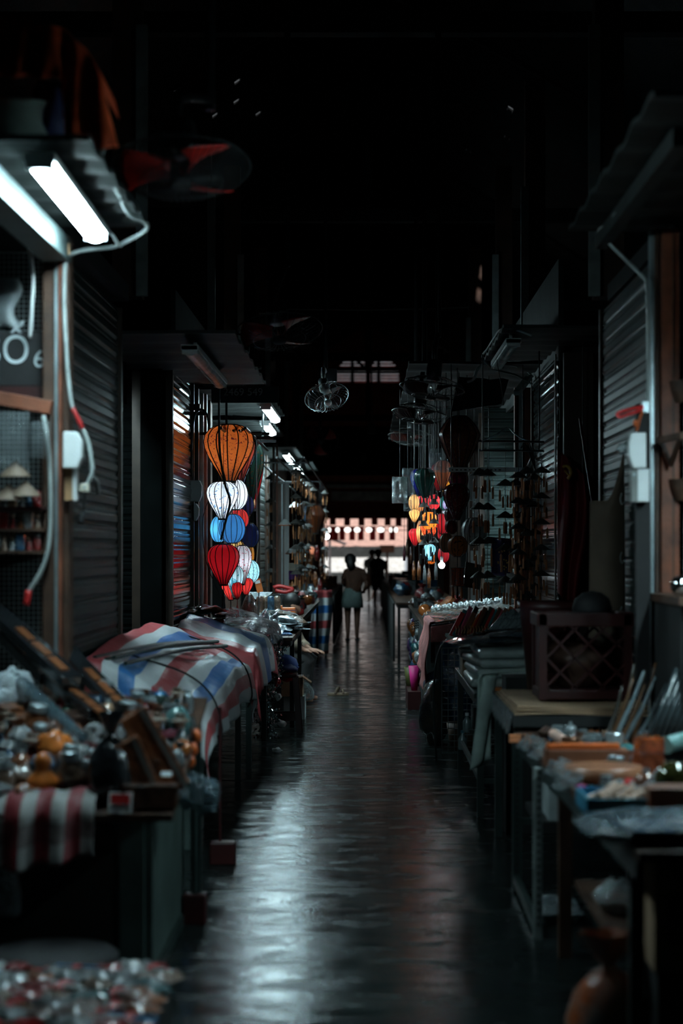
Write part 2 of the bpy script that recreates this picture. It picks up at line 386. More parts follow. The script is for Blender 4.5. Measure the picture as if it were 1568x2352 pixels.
# party walls and lids of the stalls
k = 60
for s, ys in ((-1, ((13.3, 15.1), (24.3, 24.4), (26.75, 26.85), (34, 34.1))), (1, ((13.45, 15.55), (25, 25.1), (34, 34.1)))):
    for y0, y1 in ys:
        x0, x1 = sorted((s * 1.52, s * 5.4))
        O('trim_%d' % k, B().bb(x0, x1, y0 + .03, y1, 0, 3.1), m_dark, kind='structure'); k += 1
for s, ys in ((-1, ((8.3, 11), (13.3, 56))), (1, ((8.6, 11), (13.45, 56)))):
    for y0, y1 in ys:
        x0, x1 = sorted((s * 1.44, s * 5.4)); O('trim_%d' % k, B().bb(x0, x1, y0, y1, 3.1, 3.2), m_dark, kind='structure'); k += 1
for s in (-1, 1):
    x0, x1 = sorted((s * 2.9, s * 3.0)); O('trim_%d' % k, B().bb(x0, x1, -3.9, 11, 0, 3.6), m_dark, kind='structure'); k += 1
    O('trim_%d' % k, B().bb(x0, x1, 13.2, 56, 0, 3.1), m_dark, kind='structure'); k += 1
for x0, x1, y in ((-5.4, -3.0, 11.0), (3.0, 5.4, 11.0)):
    O('trim_%d' % k, B().bb(x0, x1, y, y + .05, 0, 3.6), m_dark, kind='structure'); k += 1
# fascias over the stalls
for s, y0, y1, z0, z1 in ((-1, 13.3, 24.2, 3.0, 3.5), (1, 13.45, 24.8, 3.0, 3.75), (-1, 26.9, 56, 3.0, 3.3), (1, 25.1, 56, 3.0, 3.3)):
    x0, x1 = sorted((s * 1.44, s * 1.40)); O('trim_%d' % k, B().bb(x0, x1, y0, y1, z0, z1), m_canopy, kind='structure'); k += 1

# canopies
def canopy(x0, x1, y0, y1, z, label, m=m_canopy, tilt=0):
    b = B().sheet(lambda u, v: (x0 + (x1 - x0) * u, y0 + (y1 - y0) * v, z + .012 * math.sin(v * 40) + tilt * (u if x0 * x0 < x1 * x1 else 1 - u) + .02 * NZ.noise(V((u * 3, v * 3, z)))), 4, 40)
    return O('stall_canopy', b, m, label=label, cat='canopy', solid=.02, group=None)
canopy(-2.6, -.96, 6.28, 8.02, 3.02, 'grey awning sheet over the near left stall, above the big lamp')
canopy(-2.2, -.82, 11.2, 14.7, 2.94, 'grey awning sheet over the left passage with the unlit lamp')
canopy(-2.0, -.85, 15.4, 18.6, 2.97, 'awning sheet on the left carrying the first distant lit lamp')
canopy(-2.0, -.98, 18.9, 21.4, 2.94, 'awning sheet on the left carrying the second distant lit lamp')
canopy(-2.0, -.95, 24.0, 27.5, 2.97, 'awning sheet on the left carrying the third distant lit lamp')
canopy(-2.0, -.85, 28.0, 31.5, 2.97, 'awning sheet on the left carrying the farthest lit lamp')
canopy(.97, 2.4, 6.2, 8.86, 3.15, 'grey stained awning sheet over the near right stall')
canopy(.92, 2.2, 12.4, 14.6, 3.12, 'grey awning sheet over the right passage with drooping cables')
canopy(.33, 1.46, 14.75, 19.3, 3.12, 'dark awning sheet over the right lantern stall', m_dark)
canopy(.28, 1.46, 19.5, 25, 3.12, 'dark awning sheet farther along the right side', m_dark)
b = B().sheet(lambda u, v: (.72 + .42 * u - .06 * v, 14.6 + .25 * u, 3.13 - .14 - .28 * v * (1 - .3 * u) + .02 * NZ.noise(V((u * 4, v * 4, 2)))), 8, 6)
O('torn_awning_flap', b, m_canopy, label='torn flap of awning drooping under cables on the right', cat='awning flap', solid=.01)
O('channel_beam', B().bb(-1.42, -1.30, 5.2, 8.0, 2.86, 2.90).bb(-1.42, -1.40, 5.2, 8.0, 2.88, 3.0).bb(-1.32, -1.30, 5.2, 8.0, 2.88, 2.96), m_beamw, label='pale painted channel beam running beside the big near lamp', cat='beam')
O('channel_beam', B().bb(1.10, 1.16, 6.6, 8.86, 3.06, 3.13), m_canopy, label='pale beam under the stained awning at upper right', cat='beam')

def batten(p0, p1, lit, label, hang=None):
    p0, p1 = V(p0), V(p1); t = T('led_batten', label, 'lamp', (p0 + p1) / 2, 'batten lamps under the awnings')
    d = (p1 - p0).normalized(); x = d.cross(V((0, 0, 1))).normalized(); z = V((0, 0, 1)); hw = .045
    sec = [(hw * math.cos(a), -.035 * math.sin(a)) for a in [math.pi * i / 8 for i in range(9)]]
    b = B(); vs_ = [p + x * a + z * c for p in (p0, p1) for a, c in sec]; n = 9
    b.add(vs_, [(i, i + 1, i + n + 1, i + n) for i in range(n - 1)] + [tuple(range(n)), tuple(range(2 * n - 1, n - 1, -1)), (0, n, 2 * n - 1, n - 1)])
    O('diffuser', b, m_led if lit else M('unlit_diffuser', (.4, .5, .5), .2), t)
    O('housing', B().beam(p0 - d * .03 + z * .016, p1 + d * .03 + z * .016, .104, .03), m_white, t)
    for e, q in ((p0, -1), (p1, 1)): O('end_cap', B().beam(e + d * q * .001, e + d * q * .03, .092, .05), m_white, t)
    for f_ in (.15, .85): O('bracket', B().beam(p0.lerp(p1, f_) + z * .02, V((*p0.lerp(p1, f_).xy, hang - .01)) if hang else p0.lerp(p1, f_) + z * .11, .02, .03), m_steel, t)
    return t
batten(at(93, 375, 6.33), at(219, 538, 7.74), True, 'bright near LED batten lamp at upper left')
batten((-1.1, 11.3, 2.84), (-1.1, 13.6, 2.84), False, 'unlit long batten lamp under the left passage awning')
batten(at(610, 935, 16.5), at(632, 964, 18.2), True, 'lit batten lamp, upper of the first distant pair on the left')
batten(at(608, 973, 18.7), at(624, 994, 20.3), True, 'lit batten lamp, lower of the first distant pair on the left')
batten(at(655, 1042, 24.5), at(669, 1061, 26.8), True, 'lit batten lamp, third along the left side')
batten(at(680, 1072, 28), at(691, 1088, 30.6), True, 'lit batten lamp, farthest along the left side')
t = batten((-1.78, 11.3, 2.78), (-1.78, 12.7, 2.78), True, 'added unseen batten lamp in the left passage behind the near shutter', 2.93)  # unseen lamp added to brighten the striped tarpaulin
O('added_hood', B().bb(-1.71, -1.70, 11.1, 12.9, 2.635, 2.92), m_shaded, t)  # plate added to block the passage lamp's light towards the right side
batten((1.0, 12.6, 3.03), (1.0, 14.1, 3.03), False, 'unlit batten lamp under the right passage awning')
batten((1.62, 6.1, 2.40), (1.62, 7.6, 2.40), True, 'lit batten lamp inside the near right stall', 3.14)
batten((-2.0, 17.0, 2.7), (-2.0, 18.4, 2.7), True, 'lit batten lamp inside the left stall behind the lanterns', 2.96)
batten((1.74, 17.0, 2.35), (1.74, 18.4, 2.35), True, 'lit batten lamp inside the right stall behind the lanterns', 3.1)
# ---------------------------------------------------------------- goods makers
def rotm(rx=0, ry=0, rz=0): return Matrix.Rotation(rz, 3, 'Z') @ Matrix.Rotation(ry, 3, 'Y') @ Matrix.Rotation(rx, 3, 'X')
def pillow(b, c, d, m=None, seed=0, n=9, rough=.25):
    c = V(c); m = m or Matrix.Identity(3)
    for s in (1, -1):
        def fn(u, v):
            x, y = u * 2 - 1, v * 2 - 1; h = (1 - x ** 4) * (1 - y ** 4)
            q = NZ.noise(V((x * 2.2 + seed, y * 2.2, s * 3 + seed)))
            return c + m @ V((x * d[0] / 2 * (1 + .05 * NZ.noise(V((y * 3, seed, 1)))), y * d[1] / 2 * (1 + .05 * NZ.noise(V((x * 3, seed, 4)))), s * d[2] / 2 * h * (1 + rough * 2 * q) + .012 * NZ.noise(V((x * 2, y * 2, seed)))))
        b.sheet(fn, n, n)
    return b
def pouch(b, c, r, h, seed=0, m=None, flare=.6, sq=1.0):
    pr = [(0.02 * r, 0), (.75 * r, .0), (.98 * r, .08 * h), (1.0 * r, .3 * h), (.85 * r, .52 * h), (.5 * r, .66 * h), (.16 * r, .74 * h), (.2 * r, .78 * h), (flare * r * .8, .92 * h), (flare * r, 1.0 * h)]
    return b.lathe(pr, c, 20, mod=lambda a, t: 1 + .16 * NZ.noise(V((math.cos(a) * 2 + seed, math.sin(a) * 2, t * 5))) + (.22 * math.sin(a * 6 + seed) if t > .7 else 0), m=m, sq=(1, sq), cap=False)
def gourd(b, c, r, h, seed=0, m=None):
    return b.lathe([(0.01, 0), (.7 * r, .02 * h), (r, .22 * h), (.92 * r, .42 * h), (.5 * r, .58 * h), (.42 * r, .66 * h), (.55 * r, .8 * h), (.35 * r, .93 * h), (.05 * r, 1.0 * h)], c, 18, m=m, mod=lambda a, t: 1 + .08 * NZ.noise(V((math.cos(a) + seed, math.sin(a), t * 3))))
W = {}
PAL = dict(orange=(.55, .16, .04), brown=(.22, .09, .05), white=(.7, .74, .75), red=(.5, .03, .03), blue=(.04, .17, .33), teal=(.03, .2, .22), black=(.015, .016, .018), green=(.03, .10, .07), grey=(.3, .34, .35), tan=(.42, .26, .17), pink=(.6, .12, .2), yellow=(.6, .42, .08), purple=(.16, .06, .25))
def wr(c): return wrap('wrapped_' + c, PAL[c])
CN = {}
def goods(kind, c, s, colr, where, rz=0, tilt=0, ry=0, seed=None, label=None, group=None):
    """one small article of stock; s = size (w, depth, height)"""
    seed = random.random() * 50 if seed is None else seed; c = V(c); m = rotm(tilt, ry, rz); g = group or where[1]
    lab = label or {'packet': 'small %s plastic-wrapped packet %s', 'jar': 'small %s jar with a lid %s', 'box': 'small %s box %s', 'pouch': 'small %s tied pouch %s', 'ball': '%s glass ball ornament %s', 'stick': 'bundle of %s sticks %s', 'tin': '%s tin can %s', 'figure': 'little %s painted figurine %s', 'bowl': 'small %s bowl %s', 'doll': 'little %s doll in a hat %s'}[kind] % (colr, where[0])
    ma = wr(colr)
    if kind == 'packet':
        return O('plastic_packet', pillow(B(), c + V((0, 0, s[2] / 2)), s, m, seed), ma, label=lab, cat='packet', group=g, smooth=True)
    if kind == 'jar':
        t = T('lidded_jar', lab, 'jar', c, g); r = s[0] / 2; h = s[2]
        O('body', B().lathe([(.8 * r, 0), (r, .08 * h), (r, .62 * h), (.7 * r, .74 * h), (.7 * r, .8 * h)], c, 16, m=m), ma, t, smooth=True)
        O('lid', B().lathe([(.78 * r, .8 * h), (.8 * r, .82 * h), (.8 * r, .98 * h), (.7 * r, h)], c, 16, m=m), m_steel, t); return t
    if kind == 'box':
        t = T('small_box', lab, 'box', c, g); O('body', B().box(c + m @ V((0, 0, s[2] * .36)), (s[0], s[1], s[2] * .72), rz, tilt, ry), ma, t, bevel=.003)
        O('lid', B().box(c + m @ V((0, 0, s[2] * .86)), (s[0] * 1.03, s[1] * 1.03, s[2] * .28), rz, tilt, ry), ma, t, bevel=.003); return t
    if kind == 'pouch': return O('tied_pouch', pouch(B(), c, s[0] / 2, s[2], seed, m), ma, label=lab, cat='pouch', group=g, smooth=True)
    if kind == 'ball':
        t = T('ball_ornament', lab, 'ornament', c, g); r = s[0] / 2; O('ball', B().ball(c + V((0, 0, r)), r, 16, 10), M('glass_' + colr, PAL[colr], .08, .2, coat=1), t, smooth=True)
        O('cap', B().cyl(c + V((0, 0, 1.95 * r)), c + V((0, 0, 2.3 * r)), .25 * r), m_steel, t); return t
    if kind == 'stick':
        t = T('stick_bundle', lab, 'sticks', c, g); b = B()
        for i in range(9):
            o = V((random.uniform(-1, 1) * s[0] * .3, 0, s[2] * .5 + random.uniform(-1, 1) * s[2] * .3)); a_ = V((random.uniform(-.1, .1) * s[0], 0, 0))
            b.cyl(c + m @ (o + V((0, -s[1] / 2, 0)) - a_), c + m @ (o + V((0, s[1] / 2, 0)) + a_), s[2] * .13, n=7)
        O('sticks', b, M('stick_' + colr, PAL[colr], .45), t); O('band', B().lathe([(s[0] * .45, -.012), (s[0] * .47, 0), (s[0] * .45, .012)], c + V((0, 0, s[2] * .5)), 14, m=m @ rotm(R(90)), sq=(1, s[2] / s[0])), m_red, t); return t
    if kind == 'tin':
        r = s[0] / 2; return O('tin_can', B().lathe([(.95 * r, 0), (r, .01), (r, s[2] * .97), (.95 * r, s[2]), (.9 * r, s[2] * .98), (.01, s[2] * .98)], c, 18, m=m), M('tin_' + colr, PAL[colr], .25, .7), label=lab, cat='tin', group=g)
    if kind in ('figure', 'doll'):
        t = T('figurine', lab, 'figurine', c, g); h = s[2]; r = s[0] / 2
        O('robe', B().lathe([(r, 0), (.9 * r, .1 * h), (.45 * r, .5 * h), (.3 * r, .62 * h)], c, 14), ma, t, smooth=True)
        O('head', B().ball(c + V((0, 0, .74 * h)), .42 * r, 10, 7), M('figurine_skin', (.6, .4, .3), .4), t, smooth=True)
        O('hat', B().lathe([(.85 * r, .8 * h), (.4 * r, .9 * h), (.02, h)], c, 14), M('straw', (.15, .105, .075), .6), t); return t
    if kind == 'bowl':
        r = s[0] / 2; h = s[2]; return O('small_bowl', B().lathe([(.4 * r, 0), (.42 * r, .08 * h), (.85 * r, .6 * h), (r, h), (.95 * r, h), (.8 * r, .62 * h), (.3 * r, .15 * h), (.01, .13 * h)], c, 20, m=m), M('glaze_' + colr, PAL[colr], .15, coat=.6), label=lab, cat='bowl', group=g, smooth=True)
def spots(n, x0, x1, y0, y1, r):
    out = []
    for _ in range(n * 30):
        p = (random.uniform(x0, x1), random.uniform(y0, y1))
        if all((p[0] - q[0]) ** 2 + (p[1] - q[1]) ** 2 > r * r for q in out): out.append(p)
        if len(out) == n: break
    return out
def table(name, label, x0, x1, y0, y1, z, m=m_wood2, legm=m_dgreen, legs=None, th=.03, r=.02, cat='table', rail=None):
    t = T(name, label, cat, ((x0 + x1) / 2, (y0 + y1) / 2, 0))
    O('table_top', B().bb(x0, x1, y0, y1, z - th, z), m, t, bevel=.004)
    for lx, ly in (legs or ((x0 + .04, y0 + .04), (x1 - .04, y0 + .04), (x0 + .04, y1 - .04), (x1 - .04, y1 - .04))):
        O('leg', B().bb(lx - r, lx + r, ly - r, ly + r, 0, z - th), legm, t)
    b = B()
    for yy in (y0 + .03, y1 - .03): b.bb(x0 + .03, x1 - .03, yy - .012, yy + .012, z - th - .05, z - th)
    for xx in (x0 + .03, x1 - .03): b.bb(xx - .012, xx + .012, y0 + .03, y1 - .03, z - th - .05, z - th)
    O('apron', b, legm, t)
    if rail: O('lower_rail', B().bb(x0 + .03, x1 - .03, y0 + .03, y0 + .055, rail, rail + .03).bb(x0 + .03, x0 + .055, y0 + .04, y1 - .04, rail, rail + .03), legm, t)
    return t

# ---------------------------------------------------------------- near left stall
t = T('stall_post', 'near left stall post of brown wood with a steel channel', 'post', (-1.36, 8.05, 0))
px = lambda p: (p - VX) * 8.0 / F
O('wood_upright', B().bb(px(96), px(124), 8.02, 8.14, 0, 2.98), m_wood2, t, bevel=.004)
O('steel_channel', B().bb(px(125), px(134), 8.0, 8.1, 0, 2.98), m_steel, t)
O('wood_strip', B().bb(px(135), px(143), 7.98, 8.1, 0, 2.98), m_wood, t, bevel=.003)
O('wood_strip', B().bb(px(144), px(158), 8.0, 8.12, 0, 2.98), m_wood2, t, bevel=.003)
c = at(146, 573, 7.93)
O('angle_bracket', B().box(c, (.055, .012, .05)).box(c + V((-.05, 0, .03)), (.012, .05, .11)).cyl(c + V((.008, -.007, 0)), c + V((.008, -.02, 0)), .012), m_woodl, t)
# meter box
def meterbox(name, label, px0, px1, py0, py1, D, ch, dep=.10):
    a = at(px0, py1, D); b_ = at(px1, py0, D); x0, x1, z0, z1 = a.x, b_.x, a.z, b_.z; t = T(name, label, 'switch box', ((x0 + x1) / 2, D, z0)); k = .02
    poly = [(x0, z0), (x1 - k, z0), (x1, z0 + .3 * (z1 - z0)), (x1, z1 - .25 * (z1 - z0)), (x1 - k, z1), (x0, z1)] if ch > 0 else [(x0 + k, z0), (x1, z0), (x1, z1), (x0 + k * .6, z1), (x0, z1 - .3 * (z1 - z0)), (x0, z0 + .35 * (z1 - z0))]
    O('cover', B().prism(poly, 'y', D, D + dep * .55), m_white, t, bevel=.006)
    O('back_case', B().prism([(x, z0 + (z - z0) * .96 + .004) for x, z in poly], 'y', D + dep * .55, D + dep), M('box_back', (.18, .19, .18), .5), t); return t
meterbox('switch_box', 'white switch box on the near left post beside the shutter', 144, 187, 991, 1075, 7.88, 1)
a = at(163, 1113, 7.93)
t = T('trunking_board', 'orange-stained board with white trunking under the left switch box', 'board', a)
O('board', B().box(a + V((-.012, .03, 0)), (.036, .04, .135)), m_woodl, t); O('trunking', B().box(a + V((.016, .02, 0)), (.018, .05, .135)), m_white, t)
a = at(196, 1120, 7.95)
t = T('cable_clamp', 'cream cable clamp beside the left trunking board', 'clamp', a)
O('body', B().box(a, (.035, .05, .035)).box(a + V((-.03, .03, 0)), (.05, .02, .03)), m_cream, t, bevel=.004); O('screw', B().cyl(a + V((0, -.03, 0)), a + V((0, -.02, 0)), .006), m_steel, t)
def cable(name, label, pts, r, m=m_cable, sm=6, cat='cable', extra=None):
    if extra is None: return O(name, B().tube(pts, r, 8, sm), m, label=label, cat=cat, smooth=True)
    t = T(name, label, cat, pts[0]); O('cable', B().tube(pts, r, 8, sm), m, t, smooth=True)
    for nm, q, rr, mm in extra: O(nm, B().tube(q, rr, 8, 3), mm, t, smooth=True)
    return t
P = [at(150, 592, 7.97), at(147, 690, 7.96), at(152, 800, 7.95), at(158, 880, 7.95), at(167, 938, 7.95), at(190, 985, 7.95), at(206, 1030, 7.96), at(212, 1090, 7.98), at(222, 1105, 8.1), at(225, 1130, 8.3)]
cable('power_cable', 'pale cable with red tape running down the near left post', P, .0095, extra=[('red_tape', P[4:6], .011, m_red)])
cable('power_cable', 'short pale cable looping from the left switch box to the clamp', [at(205, 1030, 7.95), at(212, 1075, 7.94), at(206, 1100, 7.94), at(196, 1118, 7.95)], .0085)
cable('plug_lead', 'black lead with a plug hanging below the left clamp', [at(195, 1135, 7.96), at(193, 1160, 7.96), at(190, 1180, 7.96), at(186, 1195, 7.96)], .004, m_black, extra=[('plug', [at(187, 1180, 7.96), at(185, 1202, 7.96)], .014, m_black)])
cable('awning_cable', 'pale cable looping along the near left awning edge to the post', [at(150, 590, 7.97), at(190, 575, 7.9), at(262, 566, 7.9), at(318, 540, 7.85), at(338, 522, 7.8), at(325, 505, 7.7), at(295, 490, 7.5), at(270, 440, 7.2), at(245, 405, 7.0), at(233, 372, 6.8), at(236, 340, 6.7)], .0085)
cable('awning_cable', 'second grey cable sagging beside the near left awning edge', [at(330, 510, 7.75), at(318, 475, 7.6), at(290, 440, 7.4), at(262, 415, 7.1), at(240, 385, 6.9)], .008, m_dcable)
cable('lamp_lead', 'short white lead from the near left lamp to the awning cable', [at(244, 528, 7.75), at(258, 540, 7.8), at(268, 556, 7.85), at(278, 565, 7.9)], .006, m_white)
# mesh partition with shelves
def mesh_panel(name, label, x0, x1, z0, z1, y, step, r=.0016, m=m_grid, cat='mesh panel'):
    b = B(); n = int((x1 - x0) / step); k = int((z1 - z0) / step)
    for i in range(n + 1): x = x0 + (x1 - x0) * i / n; b.bb(x - r, x + r, y - r, y + r, z0, z1)
    for j in range(k + 1): z = z0 + (z1 - z0) * j / k; b.bb(x0, x1, y - r, y + r, z - r, z + r)
    t = T(name, label, cat, ((x0 + x1) / 2, y, z0)); O('wires', b, m, t); q = B()
    q.tube([(x0, y, z0), (x1, y, z0)], .005).tube([(x0, y, z1), (x1, y, z1)], .005).tube([(x0, y, z0), (x0, y, z1)], .005).tube([(x1, y, z0), (x1, y, z1)], .005); O('rim', q, m, t); return t
mesh_panel('mesh_partition', 'wire mesh partition at the back of the near left stall', -2.6, -1.47, .9, 2.95, 8.28, .022)
bd = T('wall_board', 'dark board behind the mesh of the near left stall', 'board', (-2, 8.33, 0)); O('board', B().bb(-2.9, -1.5, 8.31, 8.33, 0, 3.08), m_dark, bd)
O('glow_cloth', B().sheet(lambda u, v: at(-70 + 112 * u + 10 * math.sin(v * 7), 640 + 112 * v, 8.24 - .03 * math.sin(u * 9)), 12, 8), M('glow_cloth', (.6, .66, .68), .7), label='pale cloth put in for the glow behind the mesh at far left edge', cat='cloth', solid=.004, smooth=True)  # pale sheet stands in for a white glow behind the mesh
t = T('number_sign', 'black stall sign with pale letters at the far left edge', 'sign', at(45, 888, 8.1))
a, c = at(-60, 888, 8.12), at(99, 762, 8.12); O('panel', B().bb(a.x, c.x, 8.1, 8.125, a.z, c.z), m_black, t, bevel=.004)
def text(s, loc, size, m, parent=None, rz=0, name='lettering', rx=R(90), align='CENTER'):
    cu = bpy.data.curves.new(name, 'FONT'); cu.body = s; cu.size = size; cu.align_x = align; cu.align_y = 'CENTER'; cu.extrude = .0015
    tmp = bpy.data.objects.new(name, cu); COL.objects.link(tmp); bpy.context.view_layer.update()
    me = bpy.data.meshes.new_from_object(tmp.evaluated_get(bpy.context.evaluated_depsgraph_get())); bpy.data.objects.remove(tmp)
    me.materials.clear(); me.materials.append(m); o = bpy.data.objects.new(name, me); COL.objects.link(o); o.rotation_euler = (rx, 0, rz)
    l = V(loc)
    if parent is not None: l = l - parent.location; o.parent = parent
    o.location = l; return o
m_let = M('pale_letter', (.5, .56, .58), .5)
text('SỐ', at(16, 808, 8.095), .17, m_let, t); text('6', at(90, 826, 8.095), .11, m_let, t)
O('red_edge', B().bb(a.x, c.x, 8.1, 8.125, a.z - .06, a.z), m_dred, t)
for q, z, l in ((0, 0, 'bracket'), (1, 0, 'bracket')): O(l, B().bb(a.x + .05 + q * .2, a.x + .07 + q * .2, 8.12, 8.3, c.z - .06, c.z - .03), m_steel, t)
O('shelf_rail', B().beam(at(-80, 900, 8.0), at(118, 937, 8.0), .05, .06), m_wood, label='brown wooden shelf rail under the black sign at far left', cat='rail', bevel=.004)
cable('loop_hose', 'pale hose curving down past the dolls at the far left', [at(100, 955, 7.98), at(112, 1040, 7.95), at(116, 1150, 7.95), at(112, 1250, 7.95), at(95, 1310, 7.96), at(66, 1358, 7.98)], .010, m_cable, extra=[('red_plug', [at(66, 1355, 7.98), at(60, 1390, 7.98)], .016, m_red)])
cable('lit_cable', 'bright white cable hanging above the black sign', [at(62, 540, 8.0), at(76, 630, 8.0), at(74, 700, 8.0), at(69, 775, 8.05)], .0085, m_white)
# shelf with dolls
for n_, (zpy, l) in enumerate(((1165, 'upper doll shelf'), (1214, 'middle doll shelf'), (1265, 'lower doll shelf'))):
    a, c = at(-40, zpy, 8.0), at(105, zpy, 8.0)
    O('thin_shelf', B().bb(a.x, c.x, 7.95, 8.28, a.z - .012, a.z), m_wood2 if n_ else m_dred, label='thin %s at the far left edge, carrying small figures' % l.split()[0] , cat='shelf')
    for i in range(7):
        p = at(-28 + i * 19, zpy, 7.99); k_ = ['doll', 'jar', 'doll', 'box', 'doll', 'figure', 'box'][(i + n_) % 7]; cl = ['red', 'white', 'orange', 'blue', 'white', 'red', 'tan'][(i * 2 + n_) % 7]
        goods(k_, p, (.035, .035, .072), cl, ('on the %s at far left' % l, 'trinkets on the %s' % l))
O('hanging_bag', pillow(B(), at(22, 1025, 7.92), (.17, .30, .10), rotm(R(90)), 3), m_clear, label='clear crinkled bag of trinkets hanging under the brown rail', cat='bag', smooth=True)
O('hanging_bag', pillow(B(), at(92, 1010, 7.9), (.09, .16, .05), rotm(R(90)), 9), m_clear, label='small clear bag hanging beside the pale hose', cat='bag', smooth=True)
for i, (p_, q_, h_) in enumerate(((35, 1095, 34), (58, 1140, 36), (20, 1148, 40))):
    O('straw_hat', B().lathe([(.07, 0), (.045, .03), (.005, .066)], at(p_, q_, 7.9), 18), M('straw', (.15, .105, .075), .6), label='little conical straw hat hanging %s at far left' % ['topmost', 'lowest', 'in the middle'][i], cat='hat')
# things stored on the near left awning
t = T('storage_tub', 'pale plastic tub stored on the near left awning', 'tub', at(40, 330, 6.7))
O('tub', B().lathe([(.13, 0), (.145, .19), (.15, .2), (.135, .19), (.12, .01), (.01, .01)], V((at(32, 334, 6.8).x, 6.8, 3.05)), 24, sq=(1.2, 1)), M('tub_grey', (.26, .34, .30), .5), t, smooth=True)
m_rc = M('red_tarp_cloth', (.90, .11, .03), .6, 0, .5, 6, .35, 4)
def redcov(u, v):
    a = u * math.pi; p = at(-110 + 365 * u, 0, 6.75); top = 3.03 + .20 + .30 * max(0, math.sin(.25 + a * .92)) ** .5
    e = .03 * NZ.noise(V((u * 6, v * 3, 1))) + .015 * math.sin(u * 40 + v * 6)
    if v < .5: return V((p.x, 6.95 - .72 * v + e, top + .02 * e))
    q = (v - .5) * 2; lo = 3.035 if u > .70 else 3.29
    return V((p.x + .08 * q * (u - .3), 6.59 - .06 * q + e, top + (lo - top) * q + e * .6))
O('red_tarpaulin', B().sheet(redcov, 40, 16), m_rc, label='crumpled red tarpaulin draped over the tub on the awning', cat='tarpaulin', smooth=True, solid=.004)
O('blue_bundle', B().ball(at(118, 268, 6.8), (.07, .1, .14), 14, 10, .4, 3), M('navy_cloth', (.015, .02, .09), .7), label='navy cloth bundle under the red tarpaulin', cat='bundle', smooth=True)

# sloping display board of the near left stall
yb0, yb1 = 6.55, 7.97
def zb(y): return .655 + (y - yb0) * .215
t = T('display_table', 'near left display table with sloping top heaped with goods', 'table', (-1.15, 7.4, 0))
O('sloping_top', B().prism([(yb0, zb(yb0) - .025), (yb1, zb(yb1) - .025), (yb1, zb(yb1)), (yb0, zb(yb0))], 'x', -2.0, -.70), m_wood2, t)
for lx, ly in ((-1.95, yb0 + .08), (-1.95, yb1 - .08), (-.74, yb1 - .08)): O('leg', B().bb(lx - .02, lx + .02, ly - .02, ly + .02, 0, zb(ly) - .03), m_dgreen, t)
# cabinet under it
t = T('base_cabinet', 'dull green-grey cabinet under the near left display table', 'cabinet', (-1.0, 7.4, 0))
O('carcass', B().bb(-1.55, -.80, 6.80, 7.95, .0, .60), M('cabinet_green', (.055, .08, .073), .5), t, bevel=.004)
O('corner_trim', B().bb(-.92, -.83, 6.78, 6.80, .02, .60), M('cabinet_trim', (.10, .15, .135), .5), t)
O('door_panel', B().bb(-1.50, -.95, 6.78, 6.80, .03, .58), M('cabinet_brown', (.035, .032, .026), .6), t)
O('plinth', B().bb(-.80, -.785, 6.82, 7.95, 0, .05), m_dgreen, t)
NL = ('in the near left goods heap', 'near left goods heap')
def onb(px_, y, dz=0):
    x = (px_ - VX) * y / F; return V((x, y, zb(y) + dz))
# featured goods
O('orange_gourd', gourd(B(), onb(98, 6.72), .062, .17, 2), M('gourd_orange', (.62, .17, .03), .35, 0, .2, 30, coat=.3), label='orange gourd-shaped pouch at the front of the near left heap', cat='gourd', smooth=True)
O('orange_lump', B().ball(onb(122, 7.1, .07), (.07, .07, .055), 16, 10, .5, 4), M('gourd_orange', (.62, .17, .03)), label='lumpy orange bag behind the orange gourd', cat='bag', smooth=True)
goods('jar', onb(160, 6.72), (.085, .085, .17), 'tan', NL, label='tan jar standing right of the orange gourd')
goods('jar', onb(205, 6.75), (.07, .07, .13), 'brown', NL, label='brown jar between the tan jar and the black sack')
O('black_sack', pouch(B(), onb(255, 6.68), .088, .33, 5, flare=.5), M('black_bag', (.012, .014, .016), .2, 0, .6, 25, coat=.5), label='shiny black sack standing at the front of the left heap', cat='sack', smooth=True)
a = onb(278, 6.58)
t = T('price_card', 'small card with a red picture before the black sack', 'card', a)
O('card', B().box(a + V((0, -.02, .035)), (.085, .006, .075), R(-8), R(-15)), m_white, t); O('red_print', B().box(a + V((.0, -.026, .048)), (.07, .004, .035), R(-8), R(-15)), m_red, t)
for i, (p_, y_, L, wd, ln, lb) in enumerate(((355, 6.8, .33, .11, R(-30), 'large leaning brown box in clear film on the left heap'), (318, 6.68, .25, .10, R(-24), 'second brown film-wrapped box leaning beside the black sack'))):
    c_ = onb(p_, y_); m_ = rotm(0, ln, R(12)); t = T('leaning_box', lb, 'box', c_)
    O('box', B().box(c_ + V((0, 0, L * .44)), (wd, .06, L), R(12), 0, ln), wrap('wrapped_box_brown', (.55, .17, .06)), t, bevel=.004)
    O('band', B().box(c_ + V((0, 0, L * .44)) + m_ @ V((wd * .3, -.032, 0)), (.02, .004, L), R(12), 0, ln), M('pale_band', (.16, .15, .14), .2), t)
O('low_brown_box', B().box(onb(345, 6.62, .045), (.2, .1, .085), R(4)), wr('brown'), label='low brown box at the front edge of the left table', cat='box', bevel=.004)
O('glass_ball_bag', B().ball(onb(408, 7.35, .075), (.06, .06, .075), 18, 12, .1, 4), M('teal_glass', (.10, .2, .2), .06, .1, .3, 20, coat=1), label='big shiny teal ball in a clear bag on the left heap', cat='ball', smooth=True)
